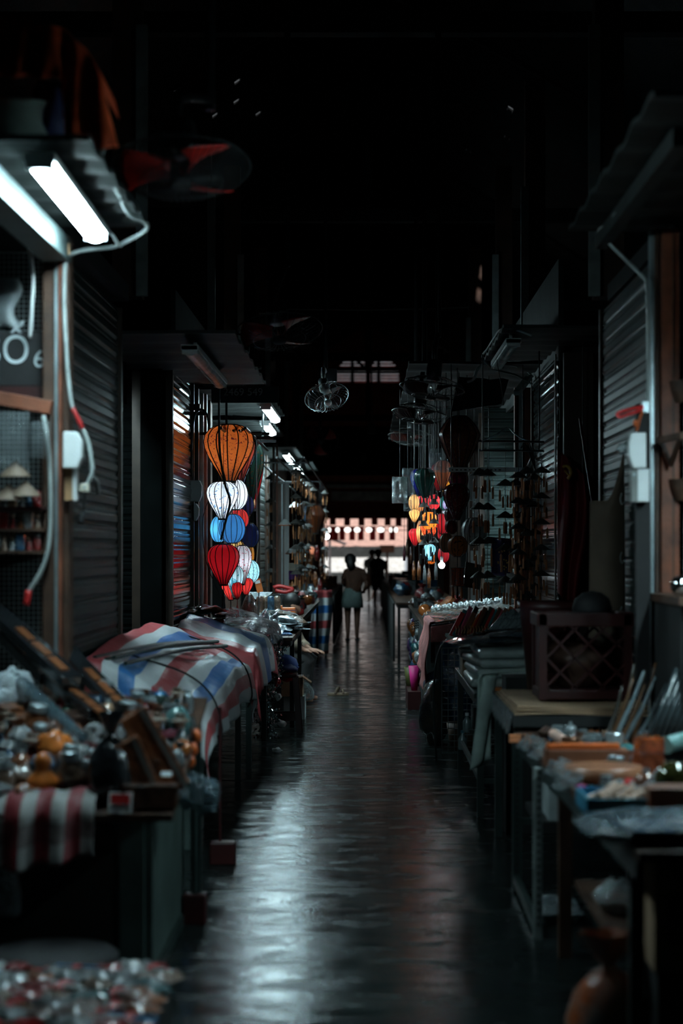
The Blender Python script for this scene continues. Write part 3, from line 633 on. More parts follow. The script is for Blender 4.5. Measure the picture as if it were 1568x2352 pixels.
for i, (p_, q_, y_) in enumerate(((443, 1720, 7.3), (436, 1748, 7.28), (452, 1690, 7.4))):
    a = at(p_, q_, y_); t = T('bead_tassel', ['upper', 'lowest', 'topmost'][i] + ' orange bead tassel hanging off the left table corner' if i != 0 else 'middle orange bead tassel hanging off the left table corner', 'tassel', a)
    O('bead', B().ball(a, (.022, .022, .03), 12, 8), M('orange_bead', (.6, .12, .03), .3, coat=.5), t, smooth=True); O('cord', B().tube([a + V((0, 0, .02)), a + V((-.02, .02, .10))], .003, 6), m_black, t)
O('crinkled_bag', pillow(B(), at(472, 1822, 6.85) + V((-.03, 0, 0)), (.17, .14, .12), rotm(R(30), R(25), R(10)), 12, 12, .5), clear('bluish_film', (.11, .17, .20), .3, 26), label='bluish crinkled plastic bag hanging over the left table corner', cat='bag', smooth=True)
# red checked cloth hanging in front
m_chk = stripes('red_check', [(.16, .008, .014), (.24, .24, .23)], 0, 3.9, .6, ([(1, 1, 1), (.55, .45, .45)], 1.5))
def chk(u, v):
    p = onb(-60 + 275 * u, yb0 - .01 - .02 * math.sin(u * 20)); z = p.z + .05 - .245 * v * (1 - .25 * u * u) ; return V((p.x, p.y - .05 * v - .025 * math.sin(u * 17 + 1) * v + (.12 * (1 - v / .2) if v < .2 else 0), z + (.03 if v < .2 else .0)))
O('checked_cloth', B().sheet(chk, 40, 14), m_chk, label='red and white checked cloth bag at the front of the left table', cat='cloth bag', smooth=True, solid=.004)
# chopstick frames leaning on the slope
def frame_box(p0, p1, wdt, label, n=3):
    p0, p1 = V(p0), V(p1); d = (p1 - p0); L = d.length; t = T('long_case', label, 'case', p0)
    O('case', B().beam(p0, p1, wdt, .045), M('black_lacquer', (.014, .016, .018), .22, coat=.4), t, bevel=.004); b = B()
    for i in range(n):
        a = p0 + d * (.36 + i * .2); q = p0 + d * (.36 + i * .2 + .165); b.beam(a + V((0, -.014, .022)), q + V((0, -.014, .022)), wdt * .38, .012)
    O('inlay', b, M('orange_inlay', (.20, .065, .022), .4), t); return t
frame_box(at(-20, 1395, 8.1), at(165, 1565, 7.6), .10, 'longest black lacquer case leaning at the far left')
frame_box(at(150, 1495, 8.15), at(300, 1650, 7.55), .09, 'black lacquer case leaning next to the striped tarpaulin')
frame_box(at(120, 1560, 7.8), at(225, 1640, 7.45), .09, 'short black case with orange slats in the left heap', 4)
frame_box(at(10, 1460, 8.2), at(110, 1560, 7.8), .07, 'black case behind the bluish bright bag', 1)
O('bright_bag', pillow(B(), onb(28, 7.75, .08), (.22, .16, .16), rotm(R(20), 0, .4), 15, 12, .5), clear('bright_film', (.75, .85, .9), .5, 26), label='bright crumpled film bag at the far left of the heap', cat='bag', smooth=True)
O('rolled_film', B().tube([onb(40, 7.75, .14), onb(120, 7.4, .12), onb(190, 7.1, .10)], [.03, .035, .02], 10, 4), clear('bluish_film', (.11, .17, .20), .3, 26), label='long roll of bluish film lying across the left heap', cat='roll', smooth=True)
for i, (x0_, x1_, y_, cl) in enumerate(((285, 400, 7.45, 'red'), (340, 432, 7.6, 'brown'), (310, 420, 7.25, 'pink'))):
    O('long_packet', B().beam(onb(x0_, y_, .06), onb(x1_, y_ + .05, .06), .05, .03), wr(cl), label='long %s packet lying across the right of the left heap' % cl, cat='packet', bevel=.004)
O('steel_flask', B().lathe([(.02, 0), (.022, .01), (.022, .07), (.014, .085), (.014, .10)], onb(432, 7.75), 14), m_steel, label='small steel flask beside the striped tarpaulin', cat='flask')
# heap filler
y = 6.66
rows = 0
while y < 7.9:
    x = -1.72 + random.uniform(0, .06)
    while x < -.73:
        p_ = VX + x * F / y
        skip = (y < 6.95 and 60 < p_ < 420)
        if not skip:
            k_ = random.choice(['packet', 'packet', 'pouch', 'jar', 'box', 'ball', 'packet', 'figure']); cl = random.choice(['orange', 'orange', 'brown', 'brown', 'white', 'white', 'tan', 'grey', 'grey', 'teal', 'black', 'blue', 'red', 'green'])
            sz = random.uniform(.06, .10); goods(k_, (x, y, zb(y) - .004), (sz, sz, sz * (1.5 if k_ in ('pouch', 'jar', 'figure') else .9)), cl, NL, random.uniform(0, 3), R(12))
        x += random.uniform(.075, .105)
    y += random.uniform(.09, .12); rows += 1
t_ = at(382, 1778, 6.6); O('glint_tag', B().box(t_, (.04, .006, .018), R(6), R(-35)), m_white, label='small white tag put in for a glint on the brown boxes', cat='tag')  # white chip stands in for a bright highlight on the boxes
# under the table
O('carrier_bag', pouch(B(), (-1.35, 6.6, .27), .10, .32, 8, flare=.35, sq=.5), m_clear2, label='translucent carrier bag hanging below the left table', cat='bag', smooth=True)
O('bag_hook', B().tube([(-1.35, 6.6, .56), (-1.35, 6.66, .60), (-1.35, 6.7, .66)], .005), m_black, label='hook holding the carrier bag under the left table', cat='hook')
O('bent_strap', B().tube([at(112, 1880, 6.7), at(118, 1950, 6.65), at(125, 2010, 6.65), at(150, 2012, 6.65)], [.012, .014, .016, .016], 8, 5), m_black, label='black bent strap hanging below the checked cloth', cat='strap')
t = T('round_stool', 'black round-topped stool at the lower left', 'stool', (-1.05, 6.35, 0))
O('seat', B().lathe([(.20, .17), (.23, .175), (.235, .195), (.22, .21), (.01, .215)], (-1.1, 6.35, 0), 28), m_black, t, smooth=True)
for i in range(4): a_ = i * math.pi / 2 + .6; O('leg', B().cyl((-1.1 + .15 * math.cos(a_), 6.35 + .15 * math.sin(a_), .17), (-1.1 + .19 * math.cos(a_), 6.35 + .19 * math.sin(a_), 0), .012), m_black, t)
# packets heap at the lower left corner
t = T('low_crate', 'low crate of packets at the lower left corner', 'crate', (-.95, 5.55, 0))
O('crate_body', B().bb(-1.3, -.64, 5.1, 5.95, 0, .235), m_dark, t)
LL = ('in the heap at the lower left corner', 'lower left packet heap')
for j in range(7):
    for i in range(7):
        yy = 5.16 + j * .115 + random.uniform(-.02, .02); xx = -1.22 + i * .092 + random.uniform(-.02, .02)
        goods(random.choice(['packet', 'packet', 'packet', 'stick']), (xx, yy, .235 + random.uniform(.0, .02)), (.10, .15, .035), random.choice(['orange', 'white', 'grey', 'tan', 'teal', 'brown', 'red', 'grey', 'white', 'blue']), LL, R(60) + random.uniform(-.4, .4), random.uniform(-.15, .15))
# umbrella pole and red bases near the left table edge
for i, (p_, y_, top, bh, lb) in enumerate(((447, 7.85, .62, .13, 'grey pole with a dark red foot block at the left aisle edge'), (505, 9.35, .8, .115, 'thin red pole with a dark red foot block under the tarpaulin table'))):
    x_ = (p_ - VX) * y_ / F; t = T('footed_pole', lb, 'pole', (x_, y_, 0)); O('foot_block', B().bb(x_ - .05, x_ + .05 + .03 * i, y_ - .05, y_ + .05, 0, bh), m_dred, t, bevel=.008)
    O('pole', B().cyl((x_, y_, bh), (x_, y_, top), .014 if i == 0 else .008), m_dgreen if i == 0 else m_dred, t)

# ---------------------------------------------------------------- striped tarpaulins over the next tables
rw, bl, wt = (.55, .10, .11), (.06, .22, .55), (.72, .76, .78)
def mound(x0, x1, y0, y1, ztop, zlow, hang, seed, fall=.25, sidefall=.2):
    """tarpaulin over goods: high at the wall side x0, sloping to x1, hanging skirts at x1 and y0/y1"""
    def fn(u, v):
        # u across (wall -> aisle), v along the hall
        e = NZ.noise(V((u * 2.2 + seed, v * 3.5, 0))) * .06 + NZ.noise(V((u * 7, v * 9 + seed, 2))) * .022
        uu = min(1, u / .72); vv = min(max((v - .12) / .76, 0), 1)
        x = x0 + (x1 - x0) * uu; y = y0 + (y1 - y0) * vv
        z = ztop + (zlow - ztop) * uu ** 1.3 + e + .05 * math.sin(vv * math.pi)
        if u > .72:
            q = (u - .72) / .28; x += .05 * math.sin(q * 1.6) + .018 * math.sin(v * 34 + seed) * q; z -= hang * q ** 1.2
        if v < .12: q = (.12 - v) / .12; y -= .04 * math.sin(q * 1.6) + .015 * math.sin(u * 22) * q; z -= sidefall * q
        if v > .88: q = (v - .88) / .12; y += .04 * math.sin(q * 1.6); z -= sidefall * q
        return V((x, y, z))
    return fn
m_t1 = stripes('tarp_checks', [rw, wt, bl, wt], 0, 2.45, .38)
m_t2 = stripes('tarp_bands', [rw, wt, bl, wt], 1, 1.3, .38)
table('trestle_table', 'table under the bright striped tarpaulin on the left', -1.42, -.89, 9.55, 12.95, .66, legs=((-.91, 9.6), (-.91, 12.8), (-1.38, 9.6), (-1.38, 12.8)))
O('striped_tarpaulin', B().sheet(mound(-1.46, -.86, 9.45, 13.05, 1.06, .76, .20, 3), 60, 70), m_t1, label='bright red, white and blue striped tarpaulin over the left table', cat='tarpaulin', smooth=True, solid=.004)
O('tarpaulin_stock', B().bb(-1.42, -.98, 9.6, 12.9, .665, .72), m_dark, label='boxed stock hidden under the bright striped tarpaulin', cat='stock')
for i, (x_, dz) in enumerate(((-1.28, .0), (-1.22, -.01), (-1.12, -.03), (-1.18, .0))):
    O('dark_rod', B().tube([(x_ - .14, 9.5, 1.045 + dz), (x_ + .02, 10.9, 1.04 + dz), (x_ + .16, 12.4, .985 + dz)], .012, 8, 4), m_dgreen, label='dark green rod lying on the bright striped tarpaulin', cat='rod', group='rods on the bright tarpaulin')
for i, y_ in enumerate((10.0, 12.6)):
    O('tie_cord', B().tube([(-1.3, y_, 1.03), (-1.0, y_, .93), (-.85, y_, .80), (-.80, y_ + .02, .62), (-.83, y_ + .03, .52)], .006, 6, 5), m_black, label=('near' if i == 0 else 'far') + ' black tie cord over the bright striped tarpaulin', cat='cord')
O('under_cabinet', B().bb(-1.34, -.95, 9.75, 10.6, 0, .56), M('cabinet_green', (.055, .08, .073), .5), label='green-grey cabinet under the bright striped tarpaulin', cat='cabinet', bevel=.005)
table('trestle_table', 'table under the shaded striped tarpaulin on the left', -1.40, -.84, 13.45, 15.5, .60)
O('striped_tarpaulin', B().sheet(mound(-1.42, -.84, 13.42, 15.7, 1.03, .84, .30, 9), 60, 50), m_t2, label='shaded striped tarpaulin over the second left table', cat='tarpaulin', smooth=True, solid=.004)
O('tarpaulin_stock', B().bb(-1.38, -.95, 13.5, 15.4, .605, .78), m_dark, label='boxed stock hidden under the shaded striped tarpaulin', cat='stock')
O('clear_cover', B().sheet(mound(-1.12, -.80, 14.2, 15.85, 1.08, .95, .12, 9, sidefall=.06), 40, 40), m_clear, label='clear film lying over the shaded striped tarpaulin', cat='film', smooth=True)
ST = ('on the shaded striped tarpaulin', 'goods on the shaded tarpaulin')
for i, (p_, q_, cl) in enumerate(((470, 1418, 'black'), (440, 1412, 'brown'), (500, 1424, 'red'), (540, 1420, 'brown'), (430, 1402, 'grey'), (455, 1395, 'green'), (480, 1392, 'brown'), (515, 1400, 'black'))):
    a = at(p_, q_ + 16, 14.9); goods('packet', a, (.2, .22, .06), cl, ST, random.uniform(0, 3), .1)
O('film_heap', pillow(B(), at(606, 1450, 15.9), (.30, .28, .24), rotm(0, .3, .2), 31, 16, .6), M('film_glitter', (.35, .42, .46), .12, .3, 1, 45, .7, 20, 1), label='glittering heap of film-packed stock above the tinsel', cat='film heap', smooth=True)
# tinsel garland of film flakes
def flakes(fn, n, s0, s1):
    b = B()
    for i in range(n):
        c_ = V(fn(i / n)); m_ = rotm(random.uniform(0, 6), random.uniform(0, 6), random.uniform(0, 6)); s_ = random.uniform(s0, s1)
        b.add([c_ + m_ @ V((-s_, -s_ * .6, 0)), c_ + m_ @ V((s_, -s_ * .6, s_ * .3)), c_ + m_ @ V((s_ * .8, s_ * .6, 0)), c_ + m_ @ V((-s_ * .8, s_ * .6, s_ * .3))], [(0, 1, 2, 3)])
    return b
m_tin = M('tinsel_film', (.42, .50, .50), .12, .75, 0, 1, .5, 40)
rr = random.Random(4)
def gar(path, rad):
    pts = [V(p) for p in path]
    def fn(t):
        k_ = t * (len(pts) - 1); i = min(int(k_), len(pts) - 2); p = pts[i].lerp(pts[i + 1], k_ - i); r_ = rad * (1 + .4 * math.sin(t * 30))
        return p + V((rr.gauss(0, .5) * r_, rr.gauss(0, .5) * r_, rr.gauss(0, .3) * r_))
    return fn
t = T('tinsel_garland', 'long glittering film garland hanging off the left tables', 'garland', (-.8, 15.7, 0)); pa = [at(612, 1480, 15.75), at(618, 1540, 15.7), at(603, 1600, 15.7), at(612, 1660, 15.7), at(606, 1725, 15.6)]
O('flakes', flakes(gar(pa, .075), 2600, .006, .016), m_tin, t); O('string', B().tube(pa, .006, 6, 4), m_grid, t)
t = T('tinsel_garland', 'short glittering film garland beside the long one', 'garland', (-.8, 15.9, 0)); pa = [at(640, 1485, 16.0), at(628, 1530, 15.9), at(622, 1590, 15.9)]
O('flakes', flakes(gar(pa, .05), 900, .006, .015), m_tin, t); O('string', B().tube(pa, .006, 6, 4), m_grid, t)
O('paper_scrap', B().ball(at(636, 1728, flo(1728)) + V((0, 0, .016)), (.04, .03, .018), 12, 8, .8, 5), m_white, label='small white paper scrap on the floor by the left tables', cat='litter')
# ---------------------------------------------------------------- silk lanterns
PROF = dict(
    garlic=[(.26, 0), (.30, .05), (.42, .15), (.60, .28), (.80, .43), (.95, .58), (1, .70), (.95, .82), (.78, .92), (.50, .99), (.34, 1)],
    round=[(.36, 0), (.58, .06), (.82, .18), (.95, .33), (1, .5), (.95, .67), (.82, .82), (.58, .94), (.36, 1)],
    diamond=[(.34, 0), (.40, .06), (.60, .22), (.82, .42), (.97, .58), (1, .64), (.95, .70), (.75, .84), (.52, .95), (.36, 1)],
    drum=[(1.05, 0), (.96, .06), (.9, .2), (.9, .8), (.96, .94), (1.08, 1)])
m_lrib = M('lantern_rib', (.012, .010, .010), .5); m_cord = M('cord_black', (.015, .015, .015), .6)
m_bulb = glow('warm_bulb', (1, .86, .66), BULB); m_bulbc = glow('cool_bulb', (.82, .93, 1), BULB * 1.3)
def snapx(x): return min((-1.25, -1.0, -.85, -.7), key=lambda q: abs(q - x))
def lantern(px_, pt, pb, wpx, D, kind, cloth, label, lit=1, tassel=0, tcol=None, top=2.586, group=None, cool=False, gain=1, ribs=14, name='silk_lantern'):
    c0 = at(px_, pb, D); h = (pb - pt) * D / F; r = wpx * D / F / 2; pr = PROF[kind]; t = T(name, label, 'lantern', c0, group)
    scal = 7.5 if r > .05 else 0
    O('shade', B().lathe([(a * r, z * h) for a, z in pr], c0, ribs * 4, mod=lambda a, q: 1 - .028 * abs(math.cos(a * ribs / 2)), cap=False), cloth, t, smooth=True)
    b = B()
    for i in range(ribs):
        a = 2 * math.pi * i / ribs + math.pi / ribs * 0
        ang = a + math.pi / ribs
        b.tube([c0 + V((q * r * 1.0 * math.cos(ang), q * r * math.sin(ang), z * h)) for q, z in pr], max(.0024, r * .026), 5, cap=False)
    O('rib_frame', b, m_lrib, t)
    tc_ = O('top_cap', B().lathe([(pr[-1][0] * r * 1.02, .985 * h), (pr[-1][0] * r * 1.05, 1.02 * h), (.02, 1.03 * h)], c0, 16), m_lrib, t); O('bottom_cap', B().lathe([(.02, -.03 * h), (pr[0][0] * r * 1.05, -.03 * h), (pr[0][0] * r * 1.05, .015 * h)], c0, 16), m_lrib, t)
    if top: O('cord', B().tube([c0 + V((0, 0, 1.02 * h)), V((snapx(c0.x) if top == 2.606 else c0.x, c0.y, top))], .003, 5), m_cord, tc_)
    if lit:
        zc = .60 if kind == 'garlic' else .5
        O('bulb', B().ball(c0 + V((0, 0, zc * h)), r * .19 * gain, 10, 7), m_bulbc if cool else m_bulb, t, smooth=True)
    if tassel:
        L = tassel * D / F; O('tassel', B().lathe([(.018, -L), (.020, -L * .6), (.014, -.14), (.016, -.1), (.004, -.05), (.003, -.02 * h)], c0, 10), tcol or m_lrib, t)
    return t
LC = lambda nm, c, deco=None, **k: lamp_cloth('silk_' + nm, c, deco, **k)
# the rail they hang from
O('lantern_rail', B().bb(-1.5, -.84, 15.6, 15.64, 2.588, 2.612).bb(-1.5, -.84, 16.2, 16.24, 2.588, 2.612).bb(-1.5, -.84, 16.7, 16.74, 2.588, 2.612).cyl((-1.2, 14.9, 2.6), (-1.2, 18.2, 2.6), .012).cyl((-1.0, 14.9, 2.6), (-1.0, 18.2, 2.6), .012).cyl((-1.3, 15.5, 2.6), (-.9, 15.5, 2.6), .01).cyl((-1.2, 15.5, 2.6), (-1.2, 15.5, 2.945), .01).cyl((-1.12, 15.2, 2.6), (-1.12, 17.8, 2.6), .01).cyl((-1.07, 15.2, 2.6), (-1.07, 17.8, 2.6), .01).cyl((-1.0, 17.4, 2.6), (-1.0, 17.4, 2.945), .01), m_bmetal, label='black rail that the left lit lanterns hang from', cat='rail')
lantern(526, 977, 1106, 117, 15.5, 'garlic', LC('orange', (.66, .20, .05), (.16, .02, .04), amt=.04, scale=26), 'big orange lit lantern with painted blossom sprigs, topmost of the left cluster', gain=.95)
lantern(548, 988, 1108, 78, 15.95, 'garlic', LC('coral', (.75, .16, .13)), 'coral lantern half hidden behind the big orange one', gain=.7)
lantern(551, 990, 1110, 76, 16.3, 'garlic', LC('bluewhite', (.62, .75, .88), (.05, .2, .55), amt=.14, scale=34), 'blue and white patterned lantern behind the coral one', cool=True, gain=.9)
lantern(574, 1015, 1150, 66, 16.7, 'garlic', LC('darkgreen', (.03, .11, .09), (.3, .08, .02), amt=.05, scale=20), 'dark green lantern behind the big orange one', gain=.5)
lantern(580, 1022, 1170, 52, 17.2, 'garlic', LC('red', (.55, .015, .02)), 'red lantern behind the dark green one', gain=.55)
lantern(511, 1107, 1192, 74, 15.4, 'garlic', LC('white', (.84, .88, .92), (.10, .25, .5), amt=.03, scale=22), 'white lit lantern with blue sprigs under the big orange one', cool=True, gain=1.35)
lantern(540, 1102, 1170, 60, 15.75, 'round', LC('plainwhite', (.84, .87, .90)), 'plain white round lantern behind the white sprigged one', cool=True, gain=1.4)
lantern(566, 1138, 1184, 36, 16.6, 'round', LC('navy', (.03, .04, .16)), 'small navy lantern right of the white lanterns', gain=.7, ribs=10)
lantern(568, 1138, 1190, 38, 17.0, 'garlic', LC('cream', (.80, .60, .34)), 'cream lantern edge behind the small navy one', gain=1.0, ribs=10)
lantern(549, 1170, 1216, 46, 15.95, 'round', LC('scarlet', (.75, .06, .07)), 'scarlet lantern between the white and the blue lanterns', gain=1.0, ribs=12)
lantern(533, 1182, 1247, 62, 15.45, 'round', LC('blue', (.05, .22, .48)), 'blue round lit lantern in the middle of the left cluster', cool=True, gain=1.1)
lantern(502, 1187, 1245, 40, 15.9, 'round', LC('skyblue', (.10, .45, .75)), 'sky blue lantern at the left edge of the blue one', cool=True, gain=1.5, ribs=10)
lantern(575, 1203, 1256, 42, 16.2, 'round', LC('navy2', (.02, .05, .22)), 'deep blue round lantern right of the blue one', gain=.4, ribs=12)
lantern(543, 1240, 1290, 34, 15.95, 'round', LC('paleyellow', (.85, .66, .30)), 'pale yellow lantern above the crimson one', gain=1.2, ribs=10)
lantern(513, 1251, 1343, 75, 15.3, 'garlic', LC('crimson', (.50, .012, .03)), 'crimson lit lantern at the lower left of the cluster', gain=.85, tassel=85)
lantern(556, 1254, 1342, 46, 15.85, 'garlic', LC('floral', (.80, .76, .80), (.55, .06, .12), amt=.04, scale=24), 'white lantern with red sprigs right of the crimson one', cool=True, gain=1.2, ribs=12)
lantern(564, 1244, 1338, 42, 16.3, 'garlic', LC('amber', (.80, .36, .05)), 'amber lantern edge behind the red-sprigged white one', gain=.8, ribs=12)
lantern(540, 1300, 1374, 40, 15.6, 'garlic', LC('palecyan', (.55, .80, .85), (.1, .4, .5), amt=.12), 'pale cyan lantern below the red-sprigged white one', cool=True, gain=1.2, ribs=12)
lantern(573, 1287, 1338, 48, 16.15, 'round', LC('cyandots', (.40, .72, .80), (.05, .25, .3), amt=.05, scale=40), 'cyan speckled round lantern at the lower right of the cluster', cool=True, gain=1.4)
lantern(530, 1330, 1378, 44, 15.8, 'garlic', LC('scarlet', (.75, .06, .07)), 'red lantern tip hanging lowest under the pale cyan lantern', gain=1.2, ribs=12, tassel=60)
lantern(565, 1328, 1366, 34, 16.0, 'garlic', LC('scarlet', (.75, .06, .07)), 'small red lantern under the cyan speckled one', gain=1.1, ribs=10)
lantern(545, 1338, 1376, 26, 15.55, 'garlic', LC('red2', (.62, .02, .03)), 'small dark red lantern with a long red tassel', gain=1.0, tassel=62, tcol=m_red, ribs=10)
# cables around the left lanterns
cable('looping_cable', 'thick dark cable looping from the passage awning down in front of the orange lantern', [V((-1.405, 15.3, 3.42)), at(570, 770, 14.9), at(572, 790, 14.8), at(565, 825, 14.8), at(545, 845, 14.8), at(512, 852, 14.8), at(504, 890, 14.8), at(503, 960, 14.8), at(505, 1040, 14.8), at(516, 1110, 14.8), at(528, 1150, 14.8), at(520, 1190, 14.8), at(507, 1240, 14.8)], .0095, m_dcable)
cable('looping_cable', 'dark cable running from the passage awning to the shutter frame on the left', [at(600, 845, 14.9), at(545, 848, 14.9), at(500, 852, 14.9), at(460, 856, 14.95), at(440, 870, 15.0), at(437, 900, 15.05), at(436, 1000, 15.08), at(440, 1090, 15.1)], .009, m_dcable)
cable('looping_cable', 'dark cable arching beside the left post above the meter box', [at(440, 1095, 15.0), at(441, 1000, 15.0), at(447, 955, 15.0), at(460, 940, 15.0), at(474, 950, 15.0), at(480, 980, 15.0)], .009, m_dcable)
cable('thin_wire', 'thin black wire bowing out left of the lantern cluster', [at(478, 1150, 15.2), at(466, 1190, 15.2), at(466, 1240, 15.2), at(474, 1290, 15.2), at(492, 1340, 15.2), at(508, 1370, 15.2)], .003, m_black)
cable('thin_wire', 'thin pale wire hanging right of the deep blue lantern', [V((-1.0, 16.4, 2.588)), at(590, 1205, 16.4), at(593, 1240, 16.4), at(588, 1300, 16.4), at(585, 1340, 16.4)], .004, m_white)
t = T('stall_post', 'orange-brown lit post behind the left lantern cluster', 'post', (-1.42, 15.9, 0)); a = -1.42
O('wood_upright', B().bb(-1.455, -1.41, 15.2, 15.28, 0, 2.95), m_rail, t); O('wood_strip', B().bb(-1.44, -1.39, 15.75, 15.85, 0, 2.95), m_wood, t); O('steel_channel', B().bb(-1.44, -1.41, 15.66, 15.73, 0, 2.95), m_steel, t)
meterbox('meter_box', 'dark meter box on the shutter frame left of the lanterns', 437, 463, 1103, 1152, 15.0, 1)
meterbox('meter_box', 'small dark box under the left meter box', 440, 456, 1156, 1196, 15.02, 1)
O('socket_bracket', B().box(at(447, 935, 15.05), (.09, .04, .05)).box(at(452, 950, 15.05), (.16, .05, .03)), m_bmetal, label='black bracket above the dark meter box on the left', cat='bracket')
t = T('phone_sign', 'dark sign board with pale phone digits above the left lanterns', 'sign', at(558, 903, 15.3))
a, c = at(485, 925, 15.3), at(640, 887, 15.3); O('panel', B().bb(a.x, c.x, 15.3, 15.32, a.z, c.z), M('sign_dark', (.02, .02, .022), .6), t)
text('2469 549', at(558, 901, 15.29), .088, M('dim_letter', (.5, .5, .48), .6), t)
for i, x_ in enumerate((500, 625)): q = at(x_, 890, 15.3); O('hanger', B().cyl(q, V((q.x, q.y, 2.96)), .006), m_bmetal, t)
# lit stall interior panel behind the lanterns
O('hanging_sheet', B().sheet(lambda u, v: (-1.75 + .22 * u, 16.9 + .02 * math.sin(u * 12), 2.955 - 2.1 * v), 6, 8), M('white_sheet', (.6, .66, .7), .7), label='white sheet hanging in the lit left stall behind the lanterns', cat='sheet', solid=.004)
for i in range(5):
    p_ = V((-1.52 + .02 * (i % 2), 15.75 + i * .06, 1.55 - .12 * i)); O('red_trinket', B().ball(p_, (.03, .03, .06), 10, 8, .4, i), m_red, label='red trinket hanging on the lit left stall edge', cat='trinket', group='red trinkets at the lit stall edge', smooth=True)
O('trinket_string', B().tube([(-1.51, 15.75, 2.95), (-1.51, 15.78, 1.5), (-1.51, 16.0, 1.0)], .004, 6), m_cord, label='cord of the red trinkets at the lit stall edge', cat='cord')

# ---------------------------------------------------------------- left lit goods table
table('goods_table', 'left lit goods table behind the lanterns', -1.42, -.66, 16.0, 18.45, .84, m_wood2, m_bmetal, legs=((-1.38, 16.1), (-.69, 16.6), (-1.38, 18.4), (-.69, 18.4)))
WT = ('on the lit table behind the left lanterns', 'goods on the left lit table')
SV = M('silver_film', (.62, .72, .76), .18, .25, .9, 30, .3, 20, .8)
for i in range(7):
    O('film_sheet', pillow(B(), (-.94 + .03 * (i % 3), 17.2 + .06 * (i % 2), .852 + i * .013), (.56, .9, .014), rotm(0, 0, .1 * ((i * 37) % 5 - 2)), i, 10, .3), SV, label='flat silvery film packet in the stack at the table edge', cat='film packet', group='stacked silver film packets', smooth=True)
for i, (x_, y_) in enumerate(spots(20, -1.02, -.72, 16.5, 18.3, .12)):
    O('film_packet', pillow(B(), (x_, y_, .885 + .035 * (i % 3)), (.2, .16, .05), rotm(random.uniform(-.5, .5), random.uniform(-.5, .5), random.uniform(0, 3)), i, 9, .5), SV, label='crackled silvery film packet heaped on the left lit table', cat='film packet', group='heaped silvery film packets', smooth=True)
O('brown_film_pack', pillow(B(), at(672, 1428, 17.3), (.26, .25, .10), rotm(0, .1, .3), 4, 12, .4), wrap('wrapped_copper', (.45, .22, .12), (.7, .6, .55)), label='copper-coloured film pack on the silvery stack', cat='packet', smooth=True)
O('white_pack', pillow(B(), at(655, 1412, 17.6), (.30, .25, .06), rotm(0, .25, .4), 14, 12, .4), wrap('wrapped_pale', (.62, .66, .66), (.45, .25, .17)), label='pale crinkled pack behind the copper film pack', cat='packet', smooth=True)
a = at(575, 1437, 16.4)
O('brown_cone_sack', B().lathe([(.10, 0), (.10, .1), (.075, .25), (.035, .35), (.01, .38)], V((a.x - .01, a.y, .845)), 18, mod=lambda x, q: 1 + .12 * NZ.noise(V((math.cos(x) * 2, math.sin(x) * 2, q * 4)))), wrap('wrapped_brown', PAL['brown']), label='brown cone-shaped sack under the speckled cyan lantern', cat='sack', smooth=True)
O('brown_film_roll', B().tube([(-1.03, 16.2, .88), (-.96, 16.3, .90)], [.05, .045], 14), wrap('wrapped_brown', PAL['brown']), label='short brown wrapped roll below the cone-shaped sack', cat='roll', smooth=True)
O('carton', B().bb(-1.22, -1.05, 16.15, 16.35, .842, .93), m_cream, label='cream carton beside the brown cone sack', cat='carton', bevel=.004)
for i, (p_, cl) in enumerate(((596, 'brown'), (609, 'tan'), (622, 'blue'), (636, 'tan'))):
    a = at(p_, 1395, 18.0); O('wrapped_bundle', B().lathe([(.030, 0), (.034, .02), (.034, .14), (.028, .16), (.01, .165)], (a.x, 18.0 + .05 * (i % 2), .99), 14), wr(cl), label='upright %s-wrapped bundle in the film bag, %s' % (cl, ['leftmost', 'second', 'third', 'rightmost'][i]), cat='bundle', smooth=True)
O('bundle_tray', B().bb(-1.15, -.85, 17.85, 18.2, .842, .99), m_cream, label='low tray carrying the wrapped bundles', cat='tray')
O('film_bag', pouch(B(), (at(608, 1396, 18.35).x - .06, 18.33, .845), .11, .34, 12, flare=1.1, sq=.7), clear('bright_film', (.75, .85, .9), .5, 26), label='large crackled clear gift bag on the left lit table', cat='bag', smooth=True)
for i, (p_, q_) in enumerate(((637, 1392), (660, 1402))):
    a = at(p_, q_, 18.3); t = T('orange_tin_box', ['left', 'right'][i] + ' orange patterned box on the left lit table', 'box', a); w_ = .10 if i == 0 else .16
    O('body', B().box((a.x, 18.3, .842 + (.16 if i == 0 else .14) / 2 + .05), (w_, .12, .16 if i == 0 else .14)), M('orange_card', (.6, .15, .04), .35), t, bevel=.004)
    O('band', B().box((a.x, 18.3, .842 + .115), (w_ + .004, .124, .016)).box((a.x, 18.3, .842 + .165), (w_ + .004, .124, .008)), M('purple_band', (.12, .05, .10), .4), t)
    O('stand', B().box((a.x, 18.3, .867), (w_, .12, .05)), m_dark, t)
t = T('orange_packet_card', 'orange packet with a white label beside the cyan lantern', 'packet', at(594, 1345, 17.8)); a = at(594, 1345, 17.8)
O('packet', B().box(a, (.06, .02, .13), 0, 0, R(-14)), M('orange_card', (.6, .15, .04)), t); O('label_patch', B().box(a + V((-.012, -.012, .035)), (.05, .004, .03), 0, 0, R(-14)), m_white, t); O('support', B().cyl((a.x, 17.82, .84), (a.x, 17.82, a.z), .006), m_black, t)
for x_, y_ in spots(24, -1.38, -1.2, 16.5, 18.38, .10):
    goods(random.choice(['packet', 'packet', 'ball', 'jar', 'pouch']), (x_, y_, .842), (.08, .08, .09), random.choice(['grey', 'white', 'brown', 'red', 'blue', 'tan']), WT, random.uniform(0, 3))
O('stacked_carton', B().bb(-1.12, -.80, 20.45, 20.75, .86, 1.11), m_dark, label='dark carton under the crimson coil of beads', cat='carton')
